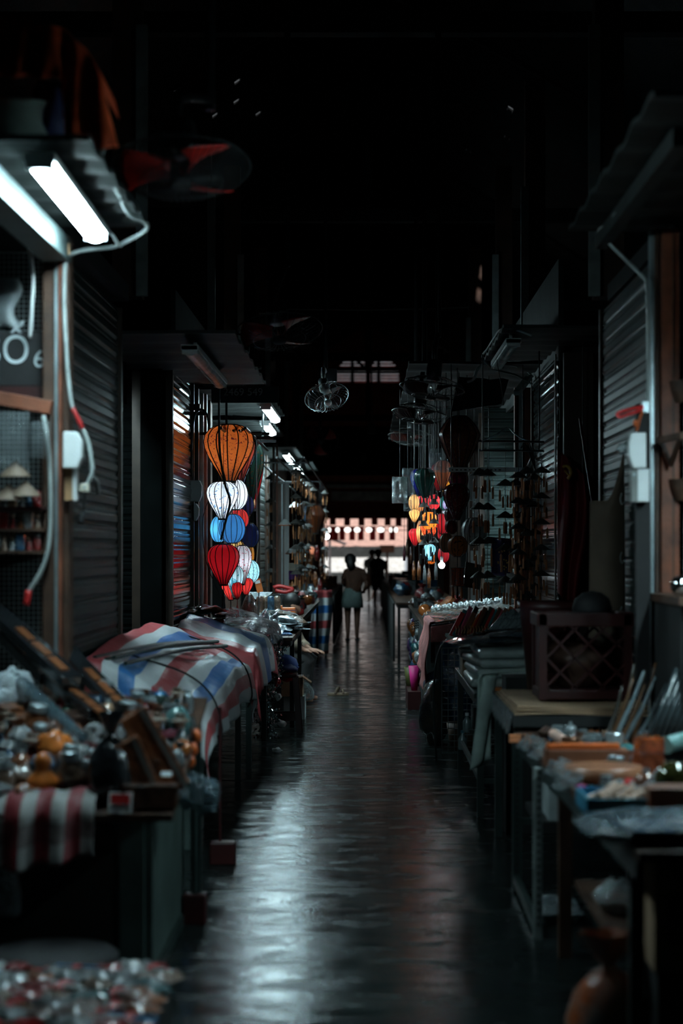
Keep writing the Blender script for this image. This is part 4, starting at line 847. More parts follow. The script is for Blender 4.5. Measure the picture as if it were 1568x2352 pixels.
O('red_necklace_roll', B().tube([at(628, 1350, 20.6), at(640, 1346, 20.6), at(660, 1350, 20.6), at(672, 1354, 20.6), at(655, 1360, 20.6), at(632, 1356, 20.6)], .022, 8, 4), m_red, label='crimson coil of beads on the next left table', cat='beads', smooth=True)
O('blue_cover_edge', B().box((-.95, 16.55, .85), (.5, .5, .012), .1), M('blue_film', (.04, .12, .3), .2), label='dark blue film sheet at the near edge of the lit table', cat='film')
for i in range(4): O('magazine_packet', B().box((-1.05 + .04 * i, 16.2 - .03 * i, .862 + .012 * i), (.24, .2, .01), .3 * i), wr(['red', 'white', 'pink', 'blue'][i]), label='flat %s packet at the near end of the left lit table' % ['red', 'white', 'pink', 'blue'][i], cat='packet')
# stool, cap, boxes and carton by the seated person
def plastic_stool(c, w_, h, m, label):
    t = T('plastic_stool', label, 'stool', c); c = V(c)
    O('seat', B().box(c + V((0, 0, h - .015)), (w_, w_, .03)), m, t, bevel=.01)
    for sx in (-1, 1):
        for sy in (-1, 1): O('leg', B().beam(c + V((sx * w_ * .42, sy * w_ * .42, h - .03)), c + V((sx * w_ * .58, sy * w_ * .58, 0)), .045, .03), m, t)
    b = B()
    for s_ in (-1, 1): b.bb(c.x - w_ * .53, c.x + w_ * .53, c.y + s_ * w_ * .52 - .01, c.y + s_ * w_ * .52 + .01, c.z + h * .22, c.z + h * .34).bb(c.x + s_ * w_ * .52 - .01, c.x + s_ * w_ * .52 + .01, c.y - w_ * .53, c.y + w_ * .53, c.z + h * .22, c.z + h * .34)
    O('skirt', b, m, t); return t
plastic_stool((-.74, 16.1, 0), .24, .52, m_dred, 'tall dark red plastic stool beside the tinsel garland')
O('baseball_hat', B().lathe([(.09, 0), (.095, .03), (.08, .08), (.04, .11), (.005, .12)], at(653, 1534, 16.15), 16, sq=(1.3, 1)).box(at(676, 1530, 16.15), (.08, .1, .012), 0, 0, R(20)), M('blue_cloth', (.02, .06, .25), .7), label='dark blue cap on the red stool pile', cat='cap', smooth=True)
O('red_pouch', B().ball(at(660, 1554, 16.1), (.07, .06, .045), 14, 10, .3, 2), m_red, label='red cloth pouch under the blue cap', cat='pouch', smooth=True)
O('red_bauble', B().ball(at(632, 1566, 15.95), (.05, .05, .055), 14, 10, .2, 7), M('glass_red', PAL['red'], .08, .2, coat=1), label='shiny dark red bauble against the tinsel garland', cat='bauble', smooth=True)
O('stool_pile', B().ball((-.74, 16.12, .565), (.12, .11, .05), 16, 10, .4, 3), M('navy_cloth', (.015, .02, .09), .7), label='navy cloth heap on the red stool', cat='cloth', smooth=True)
t = T('white_carton', 'tall white carton standing before the seated person', 'carton', (-.84, 18.55, 0)); O('carton', B().bb(-.99, -.77, 18.5, 18.8, .30, .70), M('carton_white', (.42, .48, .48), .6), t, bevel=.004)
b = B()
for i in range(2): b.bb(-.93 + i * .07, -.92 + i * .07, 18.49, 18.5, .5, .56).bb(-.945 + i * .07, -.905 + i * .07, 18.49, 18.5, .50, .51)
O('print', b, m_black, t); O('under_crate', B().bb(-1.0, -.76, 18.5, 18.82, 0, .30), m_dark, t)
t = T('open_carton', 'open cardboard box on a white box by the aisle at left', 'carton', (-.72, 18.0, 0))
O('cardboard_box', B().bb(-.82, -.62, 17.3, 17.7, .22, .40), m_card, t); O('white_box', B().bb(-.80, -.60, 17.35, 17.7, 0, .22), M('carton_white', (.42, .48, .48), .6), t); O('flap', B().box((-.58, 17.35, .38), (.10, .2, .008), 0, 0, R(35)), m_card, t)
O('milky_bag', pouch(B(), at(697, 1608, 17.5), .10, .24, 17, flare=.5, sq=.8), m_clear2, label='milky plastic bag bulging over the open carton', cat='bag', smooth=True)
O('tissue_tuft', B().ball(at(646, 1662, 15.9), (.045, .03, .03), 12, 8, .7, 6), m_white, label='white tissue tuft at the foot of the red stool', cat='tissue', smooth=True)
O('tissue_tuft', B().ball(at(639, 1600, 15.9), (.03, .03, .03), 12, 8, .5, 8), m_white, label='white tissue tuft halfway up the tinsel garland', cat='tissue', smooth=True)

# ---------------------------------------------------------------- people
def human(name, label, J, rad, skin, loc=(0, 0, 0), rz=0):
    """one continuous skinned body; J joint positions, edges follow the skeleton"""
    t = T(name, label, 'person', loc)
    vs_, es, rs = [], [], []
    def v(p, r): vs_.append(tuple(p)); rs.append(r); return len(vs_) - 1
    def chain(start, pts):
        i = start
        for p, r in pts:
            j = v(p, r); es.append((i, j)); i = j
        return i
    pel = v(J['pelvis'], .115 * rad)
    ch = chain(pel, [(J['waist'], .105 * rad), (J['chest'], .125 * rad)])
    nk = chain(ch, [(J['neck'], .055 * rad)])
    hd = V(J['head']); fw = V(J['face']); up = V(J.get('up', (0, 0, 1)))
    h1 = chain(nk, [(hd - up * .05, .072), (hd + up * .01 - fw * .012, .092), (hd + up * .075 - fw * .01, .075)])
    # face: nose, chin, ears as short branches of the same body
    hm = len(vs_) - 2
    chain(hm, [(hd + fw * .095 - up * .02, .016)]); chain(hm - 1, [(hd + fw * .065 - up * .085, .032)])
    sd = fw.cross(up).normalized()
    for s_ in (-1, 1): chain(hm, [(hd + sd * s_ * .098 - up * .015, .014)])
    def hand(i, wr_, d, pn, s_):
        d = V(d).normalized(); pn = V(pn).normalized(); sdv = d.cross(pn).normalized() * s_
        wr_ = V(wr_); pm = v(wr_ + d * .045, .026); es.append((i, pm))
        kn = v(wr_ + d * .075, .024); es.append((pm, kn))
        for k_, (off, ln) in enumerate(((-.032, .062), (-.011, .074), (.011, .070), (.032, .054))):
            q = wr_ + d * .085 + sdv * off; a_ = v(q, .0105); es.append((kn, a_))
            b_ = v(q + d * ln * .5 + pn * ln * .12, .0095); es.append((a_, b_)); c_ = v(q + d * ln * .85 + pn * ln * .42, .0085); es.append((b_, c_))
        a_ = v(wr_ + d * .035 - sdv * .036, .012); es.append((pm, a_)); b_ = v(wr_ + d * .075 - sdv * .052 + pn * .015, .010); es.append((a_, b_))
    for s_, k_ in ((-1, 'l'), (1, 'r')):
        i = chain(ch, [(J['sho_' + k_], .062 * rad), (V(J['sho_' + k_]).lerp(V(J['elb_' + k_]), .5), .048 * rad), (J['elb_' + k_], .040 * rad), (V(J['elb_' + k_]).lerp(V(J['wri_' + k_]), .4), .038 * rad), (J['wri_' + k_], .027)])
        hand(i, J['wri_' + k_], J['hd_' + k_], J.get('pn_' + k_, (0, 0, -1)), s_)
        hp, kn_, an = V(J['hip_' + k_]), V(J['kne_' + k_]), V(J['ank_' + k_]); f_ = V(J['foot_' + k_])
        i = chain(pel, [(hp, .095 * rad), (hp.lerp(kn_, .5), .078 * rad), (kn_, .056 * rad), (kn_.lerp(an, .35), .054 * rad), (an, .036)])
        chain(i, [(an + V((0, 0, -.045)) + f_ * .03, .034), (an + V((0, 0, -.055)) + f_ * .13, .026)])
    me = bpy.data.meshes.new('body'); me.from_pydata(vs_, es, []); o = bpy.data.objects.new('body', me); COL.objects.link(o); o.parent = t
    sk = o.modifiers.new('skin', 'SKIN'); sk.use_smooth_shade = True
    for i, d in enumerate(me.skin_vertices[0].data): d.radius = (rs[i], rs[i]); d.use_root = (i == 0); d.use_loose = False
    ss = o.modifiers.new('sub', 'SUBSURF'); ss.levels = 1; ss.render_levels = 1
    me.materials.append(skin); t.rotation_euler = (0, 0, rz); return t
def shell(t, name, rings, m, n=20, solid=.008):
    """clothing: rings of (centre, rx, ry) lofted"""
    b = B(); vs_ = []
    for c, rx, ry in rings: vs_ += [V(c) + V((rx * math.cos(2 * math.pi * j / n), ry * math.sin(2 * math.pi * j / n), 0)) for j in range(n)]
    k_ = len(rings); b.add(vs_, [(i * n + j, i * n + (j + 1) % n, (i + 1) * n + (j + 1) % n, (i + 1) * n + j) for i in range(k_ - 1) for j in range(n)])
    return O(name, b, m, t, smooth=True, solid=solid, local=True)
def sleeve(t, name, pts, r, m): return O(name, B().tube(pts, r, 12, 3, cap=True), m, t, smooth=True, local=True)
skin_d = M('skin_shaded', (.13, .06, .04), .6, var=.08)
# woman walking away down the aisle
Jw = dict(pelvis=(0, 0, .80), waist=(.02, 0, .93), chest=(.05, .01, 1.13), neck=(.02, .02, 1.30), head=(-.03, .03, 1.42), face=(-.25, .97, 0),
    sho_l=(-.12, .01, 1.22), elb_l=(-.17, .10, 1.02), wri_l=(-.10, .28, .98), hd_l=(.3, .9, .1), sho_r=(.20, .0, 1.22), elb_r=(.26, -.03, .98), wri_r=(.20, .14, .86), hd_r=(-.3, .9, -.1),
    hip_l=(-.085, 0, .78), kne_l=(-.085, .02, .44), ank_l=(-.08, -.02, .09), foot_l=(-.1, 1, 0), hip_r=(.09, 0, .78), kne_r=(.085, .02, .44), ank_r=(.08, -.02, .09), foot_r=(.15, 1, 0))
pw = at(809, 1470, 32.8)
wm = human('person', 'person in a brown top and grey-green skirt walking away down the aisle', Jw, 1.05, skin_d, (pw.x, 32.8, 0.0))
shell(wm, 'brown_top', [((.05, .01, 1.265), .12, .075), ((.05, .01, 1.2), .20, .105), ((.045, .01, 1.08), .165, .12), ((.02, .0, .95), .135, .115), ((.01, 0, .86), .16, .13)], M('brown_top', (.085, .035, .02), .8))
shell(wm, 'skirt', [((.0, 0, .93), .135, .115), ((0, 0, .84), .165, .14), ((0, 0, .72), .185, .155), ((0, 0, .58), .195, .165)], M('skirt_cloth', (.13, .18, .17), .8))
O('hair', B().ball((-.035, .005, 1.445), (.105, .105, .115), 18, 12, .15, 2).ball((-.03, -.065, 1.36), (.085, .05, .12), 14, 10, .15, 3), m_hair, wm, smooth=True, local=True)
O('sandals', B().box((-.085, .05, .012), (.09, .24, .024)).box((.09, .05, .012), (.09, .24, .024)), m_black, wm, local=True)
for s_, k_ in ((-1, 'l'), (1, 'r')): sleeve(wm, 'sleeve', [V(Jw['sho_' + k_]) + V((-s_ * .03, 0, .0)), V(Jw['sho_' + k_]).lerp(V(Jw['elb_' + k_]), .65)], [.075, .06], M('brown_top', (0, 0, 0)))
O('white_bundle', B().ball((-.13, .36, .99), (.07, .05, .05), 12, 8, .5, 3), m_white, label='small white bundle held by the walking person', cat='bundle').location += V((pw.x, 32.8, 0))
# person seated behind the white carton, forearms on the knees
Js = dict(pelvis=(-1.06, 19.3, .48), waist=(-1.0, 19.3, .62), chest=(-.90, 19.3, .80), neck=(-.83, 19.3, .93), head=(-.78, 19.3, 1.02), face=(.8, 0, -.6), up=(.6, 0, .8),
    sho_l=(-.86, 19.46, .86), elb_l=(-.72, 19.5, .62), wri_l=(-.60, 19.36, .545), hd_l=(1, -.3, -.05), sho_r=(-.86, 19.14, .86), elb_r=(-.77, 19.06, .66), wri_r=(-.66, 19.06, .56), hd_r=(1, .05, -.03), pn_r=(0, .1, -1),
    hip_l=(-1.0, 19.4, .46), kne_l=(-.64, 19.44, .47), ank_l=(-.66, 19.44, .09), foot_l=(1, 0, 0), hip_r=(-1.0, 19.2, .46), kne_r=(-.66, 19.14, .47), ank_r=(-.7, 19.14, .09), foot_r=(1, 0, 0))
off = V((-1.06, 19.3, 0)); Js2 = {k_: (tuple(V(p) - off) if k_[:3] not in ('fac', 'up', 'hd_', 'pn_', 'foo') else p) for k_, p in Js.items()}; Js2['up'] = Js['up']
sp_ = human('person', 'person in a beige sleeve seated behind the white carton, hands over the knees', Js2, .9, M('skin_warm', (.38, .19, .13), .55, var=.08), off)
m_beige = M('beige_cloth', (.34, .26, .19), .85, 0, .3, 14); m_dtr = M('dark_trousers', (.03, .028, .028), .85)
def loc_(p): return V(p) - off
for k_ in 'lr': sleeve(sp_, 'sleeve', [loc_(Js['chest']), loc_(Js['sho_' + k_]), loc_(Js['sho_' + k_]).lerp(loc_(Js['elb_' + k_]), .5), loc_(Js['elb_' + k_]), loc_(Js['elb_' + k_]).lerp(loc_(Js['wri_' + k_]), .55)], [.10, .052], m_beige)
sleeve(sp_, 'shirt', [loc_(Js['pelvis']), loc_(Js['waist']), loc_(Js['chest']), loc_(Js['chest']).lerp(loc_(Js['neck']), .7)], [.16, .155], m_beige)
for k_ in 'lr': sleeve(sp_, 'trouser_leg', [loc_(Js['pelvis']), loc_(Js['hip_' + k_]), loc_(Js['kne_' + k_]), loc_(Js['kne_' + k_]).lerp(loc_(Js['ank_' + k_]), .25), loc_(Js['ank_' + k_])], [.11, .06], m_dtr)
O('hair', B().ball(loc_(Js['head']) + V((-.03, 0, .05)), (.10, .105, .09), 16, 10, .1, 2), m_hair, sp_, smooth=True, local=True)
O('block_stool', B().bb(-1.22, -.92, 19.12, 19.48, 0, .31), m_dred, label='dark red low block seat under the seated person', cat='seat', bevel=.01)
# sandal on the aisle floor
y_ = flo(1597); a = at(776, 1597, y_)
t = T('sandal', 'brown strapped sandal lying on the aisle floor', 'sandal', (a.x, y_, 0))
O('sole', B().prism([(a.x - .12, y_ - .03), (a.x - .06, y_ - .045), (a.x + .08, y_ - .045), (a.x + .125, y_ - .01), (a.x + .09, y_ + .04), (a.x - .04, y_ + .035), (a.x - .11, y_ + .02)], 'z', .0, .03), M('sole_tan', (.20, .14, .09), .6), t, bevel=.006)
O('strap', B().tube([(a.x - .03, y_ - .045, .02), (a.x - .01, y_ - .03, .07), (a.x + .01, y_, .085), (a.x - .01, y_ + .03, .02)], .014, 8, 4).tube([(a.x + .06, y_ - .045, .02), (a.x + .05, y_ - .02, .065), (a.x + .045, y_ + .03, .02)], .012, 8, 4), M('strap_brown', (.12, .08, .05), .6), t, smooth=True)

# ---------------------------------------------------------------- wind chimes (made once, then copied)
def chime(c, tiers, hatr, label, group, tube_m=m_brass, hat_m=None, gap=.30):
    c = V(c); t = T('wind_chime', label, 'wind chime', c, group); z = 0; L = tiers * gap
    O('cord', B().tube([c, c + V((0, 0, -L))], .003, 5), m_cord, t)
    for i in range(tiers):
        q = c + V((0, 0, -gap * i - .03)); ht = O('hat', B().lathe([(hatr, -.055), (hatr * .97, -.05), (hatr * .45, -.018), (.008, 0)], q, 16), hat_m or M('dark_straw', (.05, .045, .04), .7), t)
        for k_ in range(4):
            a = k_ * math.pi / 2 + .5 + i; dz = -.10 - .05 * (k_ % 2); p = q + V((hatr * .62 * math.cos(a), hatr * .62 * math.sin(a), dz))
            O('tube', B().cyl(p, p + V((0, 0, -.085)), .0085, n=10).cyl(p + V((0, 0, .012)), p, .004, .0085, n=8).cyl(p + V((0, 0, .0)), p + V((0, 0, -dz - .035)), .0012, n=4), tube_m, ht)
    return t
# ---------------------------------------------------------------- left far stalls
O('hanging_rail', B().cyl((-1.25, 20.0, 2.62), (-1.25, 31.5, 2.62), .012).cyl((-1.0, 20.0, 2.62), (-1.0, 31.5, 2.62), .012).cyl((-1.25, 21.2, 2.62), (-1.25, 21.2, 2.94), .01).cyl((-1.0, 27.0, 2.62), (-1.0, 27.0, 2.97), .01).cyl((-1.5, 21.2, 2.62), (-.68, 21.2, 2.62), .01).cyl((-1.5, 27.0, 2.62), (-.68, 27.0, 2.62), .01).cyl((-.85, 20, 2.62), (-.85, 31.5, 2.62), .01).cyl((-.7, 20, 2.62), (-.7, 31.5, 2.62), .01), m_bmetal, label='black rail along the far left stalls for hanging stock', cat='rail')
ch0 = chime((-.85, 21.6, 2.606), 5, .075, 'wind chime with bright brass tubes among the far left stock', 'far left wind chimes')
for x_, y_, s_ in ((-.85, 22.6, 1), (-.85, 23.4, .96), (-.85, 24.3, 1.05), (-1.25, 23.5, 1), (-.85, 25.2, 1), (-.85, 26.2, .97), (-.85, 28.2, 1), (-.7, 29.6, 1)):
    dup(ch0, (x_, y_, 2.606), random.uniform(0, 3), scale=s_)
def straw_lamp(c, label, m):
    c = V(c); t = T('hat_lamp', label, 'lamp shade', c); O('shade', B().lathe([(.085, -.075), (.04, -.02), (.012, 0)], c, 18), m, t); O('cord', B().tube([c, V((c.x, c.y, 2.605))], .003, 5), m_cord, t)
    O('ring', B().lathe([(.086, -.078), (.088, -.072), (.084, -.07)], c, 18, cap=False), M('orange_rim', (.5, .12, .03), .5), t); return t
straw_lamp((-1.0, 25.0, at(680, 1153, 25).z), 'bright white little conical shade hanging under the far left lamps', m_white)
straw_lamp((-1.0, 22.0, 1.98), 'dull conical shade hanging left of the bright white one', M('shade_grey', (.3, .32, .31), .6))
straw_lamp((-1.0, 24.0, 1.64), 'dull conical shade hanging lowest among the far left chimes', M('shade_grey', (.3, .32, .31), .6))
a = at(658, 1190, 24.0)
t = T('white_upright', 'white lit cross-shaped upright in the far left stalls', 'upright', (a.x, 24.0, 0)); O('upright', B().bb(a.x - .032, a.x + .032, 23.98, 24.03, 0, 2.5), m_white, t); c = at(658, 1109, 24.0); O('cross_bar', B().bb(c.x - .11, c.x + .11, 23.97, 24.0, c.z - .012, c.z + .012), m_white, t); O('side_strip', B().bb(a.x - .07, a.x - .05, 24, 24.04, 0, 2.5), m_steel, t)
t = T('stall_post', 'orange lit post in the far left stalls beside the white upright', 'post', (-1.28, 23.2, 0)); a = at(636, 1190, 23.2); O('wood_upright', B().bb(a.x - .012, a.x + .012, 23.2, 23.24, 0, 2.95), m_wood, t); O('wood_strip', B().bb(a.x - .06, a.x - .03, 23.22, 23.26, 0, 2.95), m_wood2, t)
t = T('cloth_pouch', 'white hanging cloth pouch with two dark holes at the far left', 'pouch', at(687, 1275, 24)); a = at(687, 1275, 24)
O('cloth', pillow(B(), a, (.14, .19, .04), rotm(R(90), 0, 0) @ rotm(0, 0, R(12)), 3, 8), M('pouch_white', (.55, .68, .70), .7), t, smooth=True)
for p_ in (683, 692): O('hole', B().ball(at(p_, 1268 + (p_ - 683) * .2, 23.97), (.012, .006, .022), 10, 8), m_black, t, smooth=True)
O('cord', B().tube([a + V((0, 0, .08)), V((a.x, 24, 2.605))], .003, 5), m_cord, t)
cb_ = O('cream_box', B().box(at(676, 1302, 23.7), (.14, .08, .10), .1).tube([at(676, 1295, 23.7), V((-1.0, 23.7, 2.605))], .003, 5), m_cream, label='cream box with a purple cloth hanging at the far left', cat='box', bevel=.004)
a = at(677, 1320, 23.6); O('purple_cloth', B().sheet(lambda u, v: at(663 + 27 * u, 1311.5 + 20 * v * (1 - .15 * u), 23.70 + .03 * math.sin(u * 8)), 8, 6), M('purple_cloth', (.16, .05, .28), .7), cb_, label='purple cloth', solid=.004)
lantern(723, 1160, 1225, 50, 27.5, 'diamond', LC('darkorange', (.20, .05, .015), None, lit=False), 'big unlit dark orange lantern at the far left', lit=0)
lantern(716, 1255, 1278, 13, 26, 'garlic', LC('pinklit', (.75, .35, .25)), 'tiny pinkish lit lantern at the far left', gain=1.2, ribs=8, top=2.606)
def hung_bulb(px_, py_, D, r, label, m, top):
    c = at(px_, py_, D); t = T('light_bulb', label, 'bulb', c); O('globe', B().lathe([(.01, -r), (.7 * r, -.75 * r), (r, -.1 * r), (.9 * r, .35 * r), (.45 * r, .8 * r)], c, 18), m, t, smooth=True)
    O('socket', B().lathe([(.42 * r, .8 * r), (.45 * r, 2.2 * r), (.25 * r, 2.6 * r)], c, 14), m_white, t); O('cord', B().tube([c + V((0, 0, 2.5 * r)), V((snapx(c.x) if top < 2.7 else c.x, c.y, top))], .004, 5), m_cord, t); return t
m_bulbw = glow('led_bulb', (.85, .95, 1), 28)
hung_bulb(750, 1232, 30.0, .05, 'white glowing bulb at the left of the far bunting', m_bulbw, 2.606)
hung_bulb(702, 1281, 27.0, .022, 'tiny yellowish glowing bulb at the far left', glow('yellow_bulb', (1, .7, .35), 20), 2.606)
def flag_cloth(name, label, p, w_, h, D, m):
    return O(name, B().sheet(lambda u, v: at(p[0] + w_ * u, p[1] + h * v, D + .03 * math.sin(u * 9 + v * 2)), 10, 10), m, label=label, cat='cloth', solid=.004, smooth=True)
m_t3 = stripes('tarp_rows', [rw, wt, bl, wt], 1, 2.1, .45)
O('striped_curtain', B().sheet(lambda u, v: (-.86 + .30 * u + .02 * math.sin(v * 5) - .03 * v, 27.6 + .5 * u + .05 * math.sin(u * 14), 1.0 - .98 * v + .0), 24, 20), m_t3, label='striped tarpaulin hanging to the floor beside the far left table', cat='tarpaulin', smooth=True, solid=.004)
FLT = ('on the far left tables', 'far left table goods')
table('goods_table', 'long table of mixed goods left of the striped curtain', -1.4, -.72, 20.2, 27.4, .86, m_wood2, m_bmetal)
table('goods_table', 'far left table beyond the striped curtain', -1.4, -.62, 28.6, 42, .86, m_wood2, m_bmetal)
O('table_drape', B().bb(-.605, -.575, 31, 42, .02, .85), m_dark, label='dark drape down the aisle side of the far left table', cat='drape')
for x_, y_ in spots(70, -1.34, -.80, 20.9, 27.3, .17):
    s_ = random.uniform(.08, .15)
    goods(random.choice(['packet', 'packet', 'jar', 'box', 'pouch', 'ball']), (x_, y_, .86), (s_, s_, s_ * 1.0), random.choice(['brown', 'orange', 'grey', 'white', 'red', 'teal', 'black', 'tan', 'blue']), FLT, random.uniform(0, 3))
for x_, y_ in spots(46, -1.3, -.8, 28.9, 41.7, .25):
    s_ = random.uniform(.12, .22); goods(random.choice(['packet', 'box', 'pouch']), (x_, y_, .86), (s_, s_, s_), random.choice(['brown', 'black', 'red', 'grey', 'orange', 'blue']), ('on the table beyond the striped curtain', 'goods beyond the striped curtain'), random.uniform(0, 3))
for i, (p_, q_, cl) in enumerate(((700, 1180, 'blue'), (712, 1290, 'orange'), (728, 1270, 'red'), (737, 1300, 'brown'), (695, 1230, 'brown'), (724, 1330, 'orange'), (707, 1320, 'brown'), (734, 1345, 'red'))):
    a = at(p_, q_, 26 + i * .3); t = T('hanging_strip', '%s hanging strip among the far left stock, %s' % (cl, ['first', 'second', 'third', 'fourth', 'fifth', 'sixth', 'seventh', 'eighth'][i] + ' from the near side'), 'strip', a)
    O('strip', pillow(B(), a, (.07, .03, .22), None, i, 6), wr(cl), t, smooth=True); O('cord', B().tube([a + V((0, 0, .1)), V((snapx(a.x), a.y, 2.605))], .003, 5), m_cord, t)
# ---------------------------------------------------------------- fans
def zr(x): return 8.70 - .649 * abs(x) - .045
def fan(c, r, ax, label, cagem, blm, hubm, mount, nb=3, wires=30):
    c = V(c); ax = V(ax).normalized(); u = ax.orthogonal().normalized(); v_ = ax.cross(u); t = T('wall_fan', label, 'fan', c)
    m = Matrix((u, v_, ax)).transposed()
    b = B()
    for i in range(wires):
        a = 2 * math.pi * i / wires
        b.tube([c + m @ V((q * r * math.cos(a), q * r * math.sin(a), z)) for q, z in ((.18, .07), (.6, .065), (.92, .03), (1, 0), (.92, -.035), (.5, -.07), (.2, -.08))], .0014, 4, cap=False)
    for q, z in ((1, 0), (.6, .066), (.6, -.066)): b.tube([c + m @ V((q * r * math.cos(2 * math.pi * i / 36), q * r * math.sin(2 * math.pi * i / 36), z)) for i in range(37)], .004 if q == 1 else .002, 6)
    O('cage', b, cagem, t)
    for k_ in range(nb):
        a0 = 2 * math.pi * k_ / nb + .4
        def bl_(x, y): q = .16 + .72 * x; a = a0 + (y - .5) * (.55 + .7 * x * (1 - x * .4)) + .35 * x; return c + m @ V((q * r * math.cos(a), q * r * math.sin(a), (y - .5) * .075 + .01))
        O('blade', B().sheet(bl_, 8, 6), blm, t, smooth=True, solid=.004)
    O('hub_badge', B().lathe([(.01, .088), (.15 * r, .084), (.17 * r, .07), (.17 * r, .055)], c, 18, m=m), hubm, t, smooth=True)
    O('motor', B().lathe([(.22 * r, -.06), (.25 * r, -.1), (.22 * r, -.20), (.08 * r, -.22)], c, 18, m=m), m_bmetal if hubm is not m_white else m_pale, t, smooth=True)
    p = c - ax * .18; O('bracket', B().tube([p, V((p.x, p.y, p.z + .12)), mount], .02, 8, 3), m_bmetal if hubm is not m_white else m_pale, t, smooth=True); return t
fan(at(750, 912, 16.5), .20, (.25, -.75, -1.1), 'white-badged ceiling fan in front of the reddish end wall', M('fan_wire', (.25, .28, .28), .3, .5), M('fan_blade_grey', (.05, .055, .055), .4), m_white, at(747, 855, 17) + V((0, .1, .0)))
O('fan_hanger', B().cyl(at(747, 855, 17) + V((0, .1, -.02)), V((at(747, 855, 17).x, 17.1, zr(at(747, 855, 17).x))), .02).box(at(755, 862, 17), (.15, .1, .12)), m_bmetal, label='dark hanger of the white-badged fan', cat='hanger')
fan(at(415, 385, 7.6), .29, (.05, -.25, -1), 'big dark fan with red blades at the upper left', M('fan_wire_dark', (.03, .035, .035), .4, .4), M('fan_blade_red', (.75, .03, .02), .35), m_black, (-.70, 8.1, 3.6), wires=60)
O('fan_pipe', B().cyl((-.70, 8.1, 3.55), (-.70, 8.1, zr(-.70)), .025), m_bmetal, label='black drop pipe of the big red-bladed fan', cat='pipe')
m_fw = M('fan_wire_dark', (.03, .035, .035)); m_fb = M('fan_blade_dark', (.05, .012, .010), .3)
for i, (p_, q_, D, r) in enumerate(((992, 892, 13.5, .24), (962, 950, 15.5, .23), (945, 1005, 18.5, .24))):
    c = at(p_, q_, D); mt = c + V((.05, .1, .42)); fan(c, r, (-.12, -.10, -1), ['nearest', 'middle', 'farthest'][i] + ' of the three dark fans stacked in view on the right', m_fw, m_fb, M('fan_badge_dark', (.02, .02, .02), .2), mt, wires=44)
    O('fan_pipe', B().cyl(mt - V((0, 0, .03)), V((mt.x, mt.y, zr(mt.x))), .022), m_bmetal, label='drop pipe of the %s dark right fan' % ['nearest', 'middle', 'farthest'][i], cat='pipe')
fan(at(640, 760, 12.5), .30, (.1, -.3, -1), 'dark fan with faint red blades near the middle top', m_fw, M('fan_blade_red2', (.22, .012, .010), .4), m_black, at(640, 760, 12.5) + V((.05, .2, .5)), wires=36)
q = at(640, 760, 12.5); O('fan_pipe', B().cyl(q + V((.05, .2, .47)), V((q.x + .05, 12.7, zr(q.x + .05))), .022), m_bmetal, label='drop pipe of the faint red fan', cat='pipe')
fan(at(735, 1010, 30), .3, (.1, -.9, -.4), 'far dark fan facing down the hall on the left', m_fw, M('fan_blade_red2', (.22, .012, .010)), m_black, at(735, 985, 30.4), wires=30)
q = at(735, 985, 30.4); O('fan_pipe', B().cyl(q, V((q.x, 30.4, zr(q.x))), .022), m_bmetal, label='drop pipe of the far dark fan', cat='pipe')
O('notice_plate', B().box(at(836, 1052, 44.86), (.14, .02, .17)), M('plate', (.35, .33, .3), .6), label='small pale plate on the dark board over the far aisle', cat='plate')
O('drop_lamp', B().box(at(853, 985, 40), (.16, .16, .22)).cyl(at(853, 974, 40), V((at(853, 974, 40).x, 40, zr(at(853, 974, 40).x))), .02), M('plate_grey', (.16, .17, .16), .6), label='grey drop box hanging over the far aisle', cat='box')
O('tension_wire', B().tube([(-1.44, 26, 5.04), (0, 26, 5.02), (1.44, 26, 5.06)], .006, 6), m_pale, label='thin wire stretched across the hall overhead', cat='wire')
# ---------------------------------------------------------------- far end: street beyond the doorway
m_awn = M('pink_awning', (.50, .30, .25), .8); m_fas = M('fascia_dark', (.03, .035, .035), .8)
O('ground', B().bb(-30, 30, DE + .26, 140, -.75, -.70), M('street_paving', (.07, .07, .068), .9), kind='structure', label=None)
O('step', B().bb(dx0, dx1, DE + .25, DE + .9, -.7, -.35).bb(dx0, dx1, DE + .25, DE + .55, -.35, 0), M('street_paving', (0, 0, 0)), label='concrete steps down to the street at the far doorway', cat='steps')
t = T('street_awning', 'pinkish street awning lit by daylight beyond the far doorway', 'awning', (0, 68, 1.5))
O('canopy', B().sheet(lambda u, v: (-2.4 + 4.2 * u, 66 + 7 * v, 1.75 + 1.25 * v + .03 * math.sin(u * 30)), 40, 6), m_awn, t, solid=.02)
O('fascia', B().bb(-2.4, 1.8, 65.9, 66.0, 1.36, 1.76), m_fas, t)
for x_ in (-2.3, 1.7): O('leg', B().cyl((x_, 66, -.7), (x_, 66, 1.75), .04), m_pale, t); O('leg', B().cyl((x_, 73, -.7), (x_, 73, 3.0), .04), m_pale, t)
O('angled_tube', B().tube([at(757, 1236, 60), at(794, 1250, 60), at(776, 1261, 60)], .05, 8), m_white, label='white angled tube bracket beyond the far doorway', cat='bracket')
O('bracket_post', B().cyl(V((at(757, 1236, 60).x, 60, -.7)), at(757, 1236, 60) + V((0, 0, .3)), .04), m_white, label='white post of the angled bracket', cat='post')
O('brown_box', B().box(at(889, 1261, 62), (.48, .3, .26)).cyl(V((at(889, 1261, 62).x, 62, -.7)), at(889, 1261, 62), .04), M('brown_box', (.16, .08, .045), .8), label='brown box on a post beyond the far doorway', cat='box')
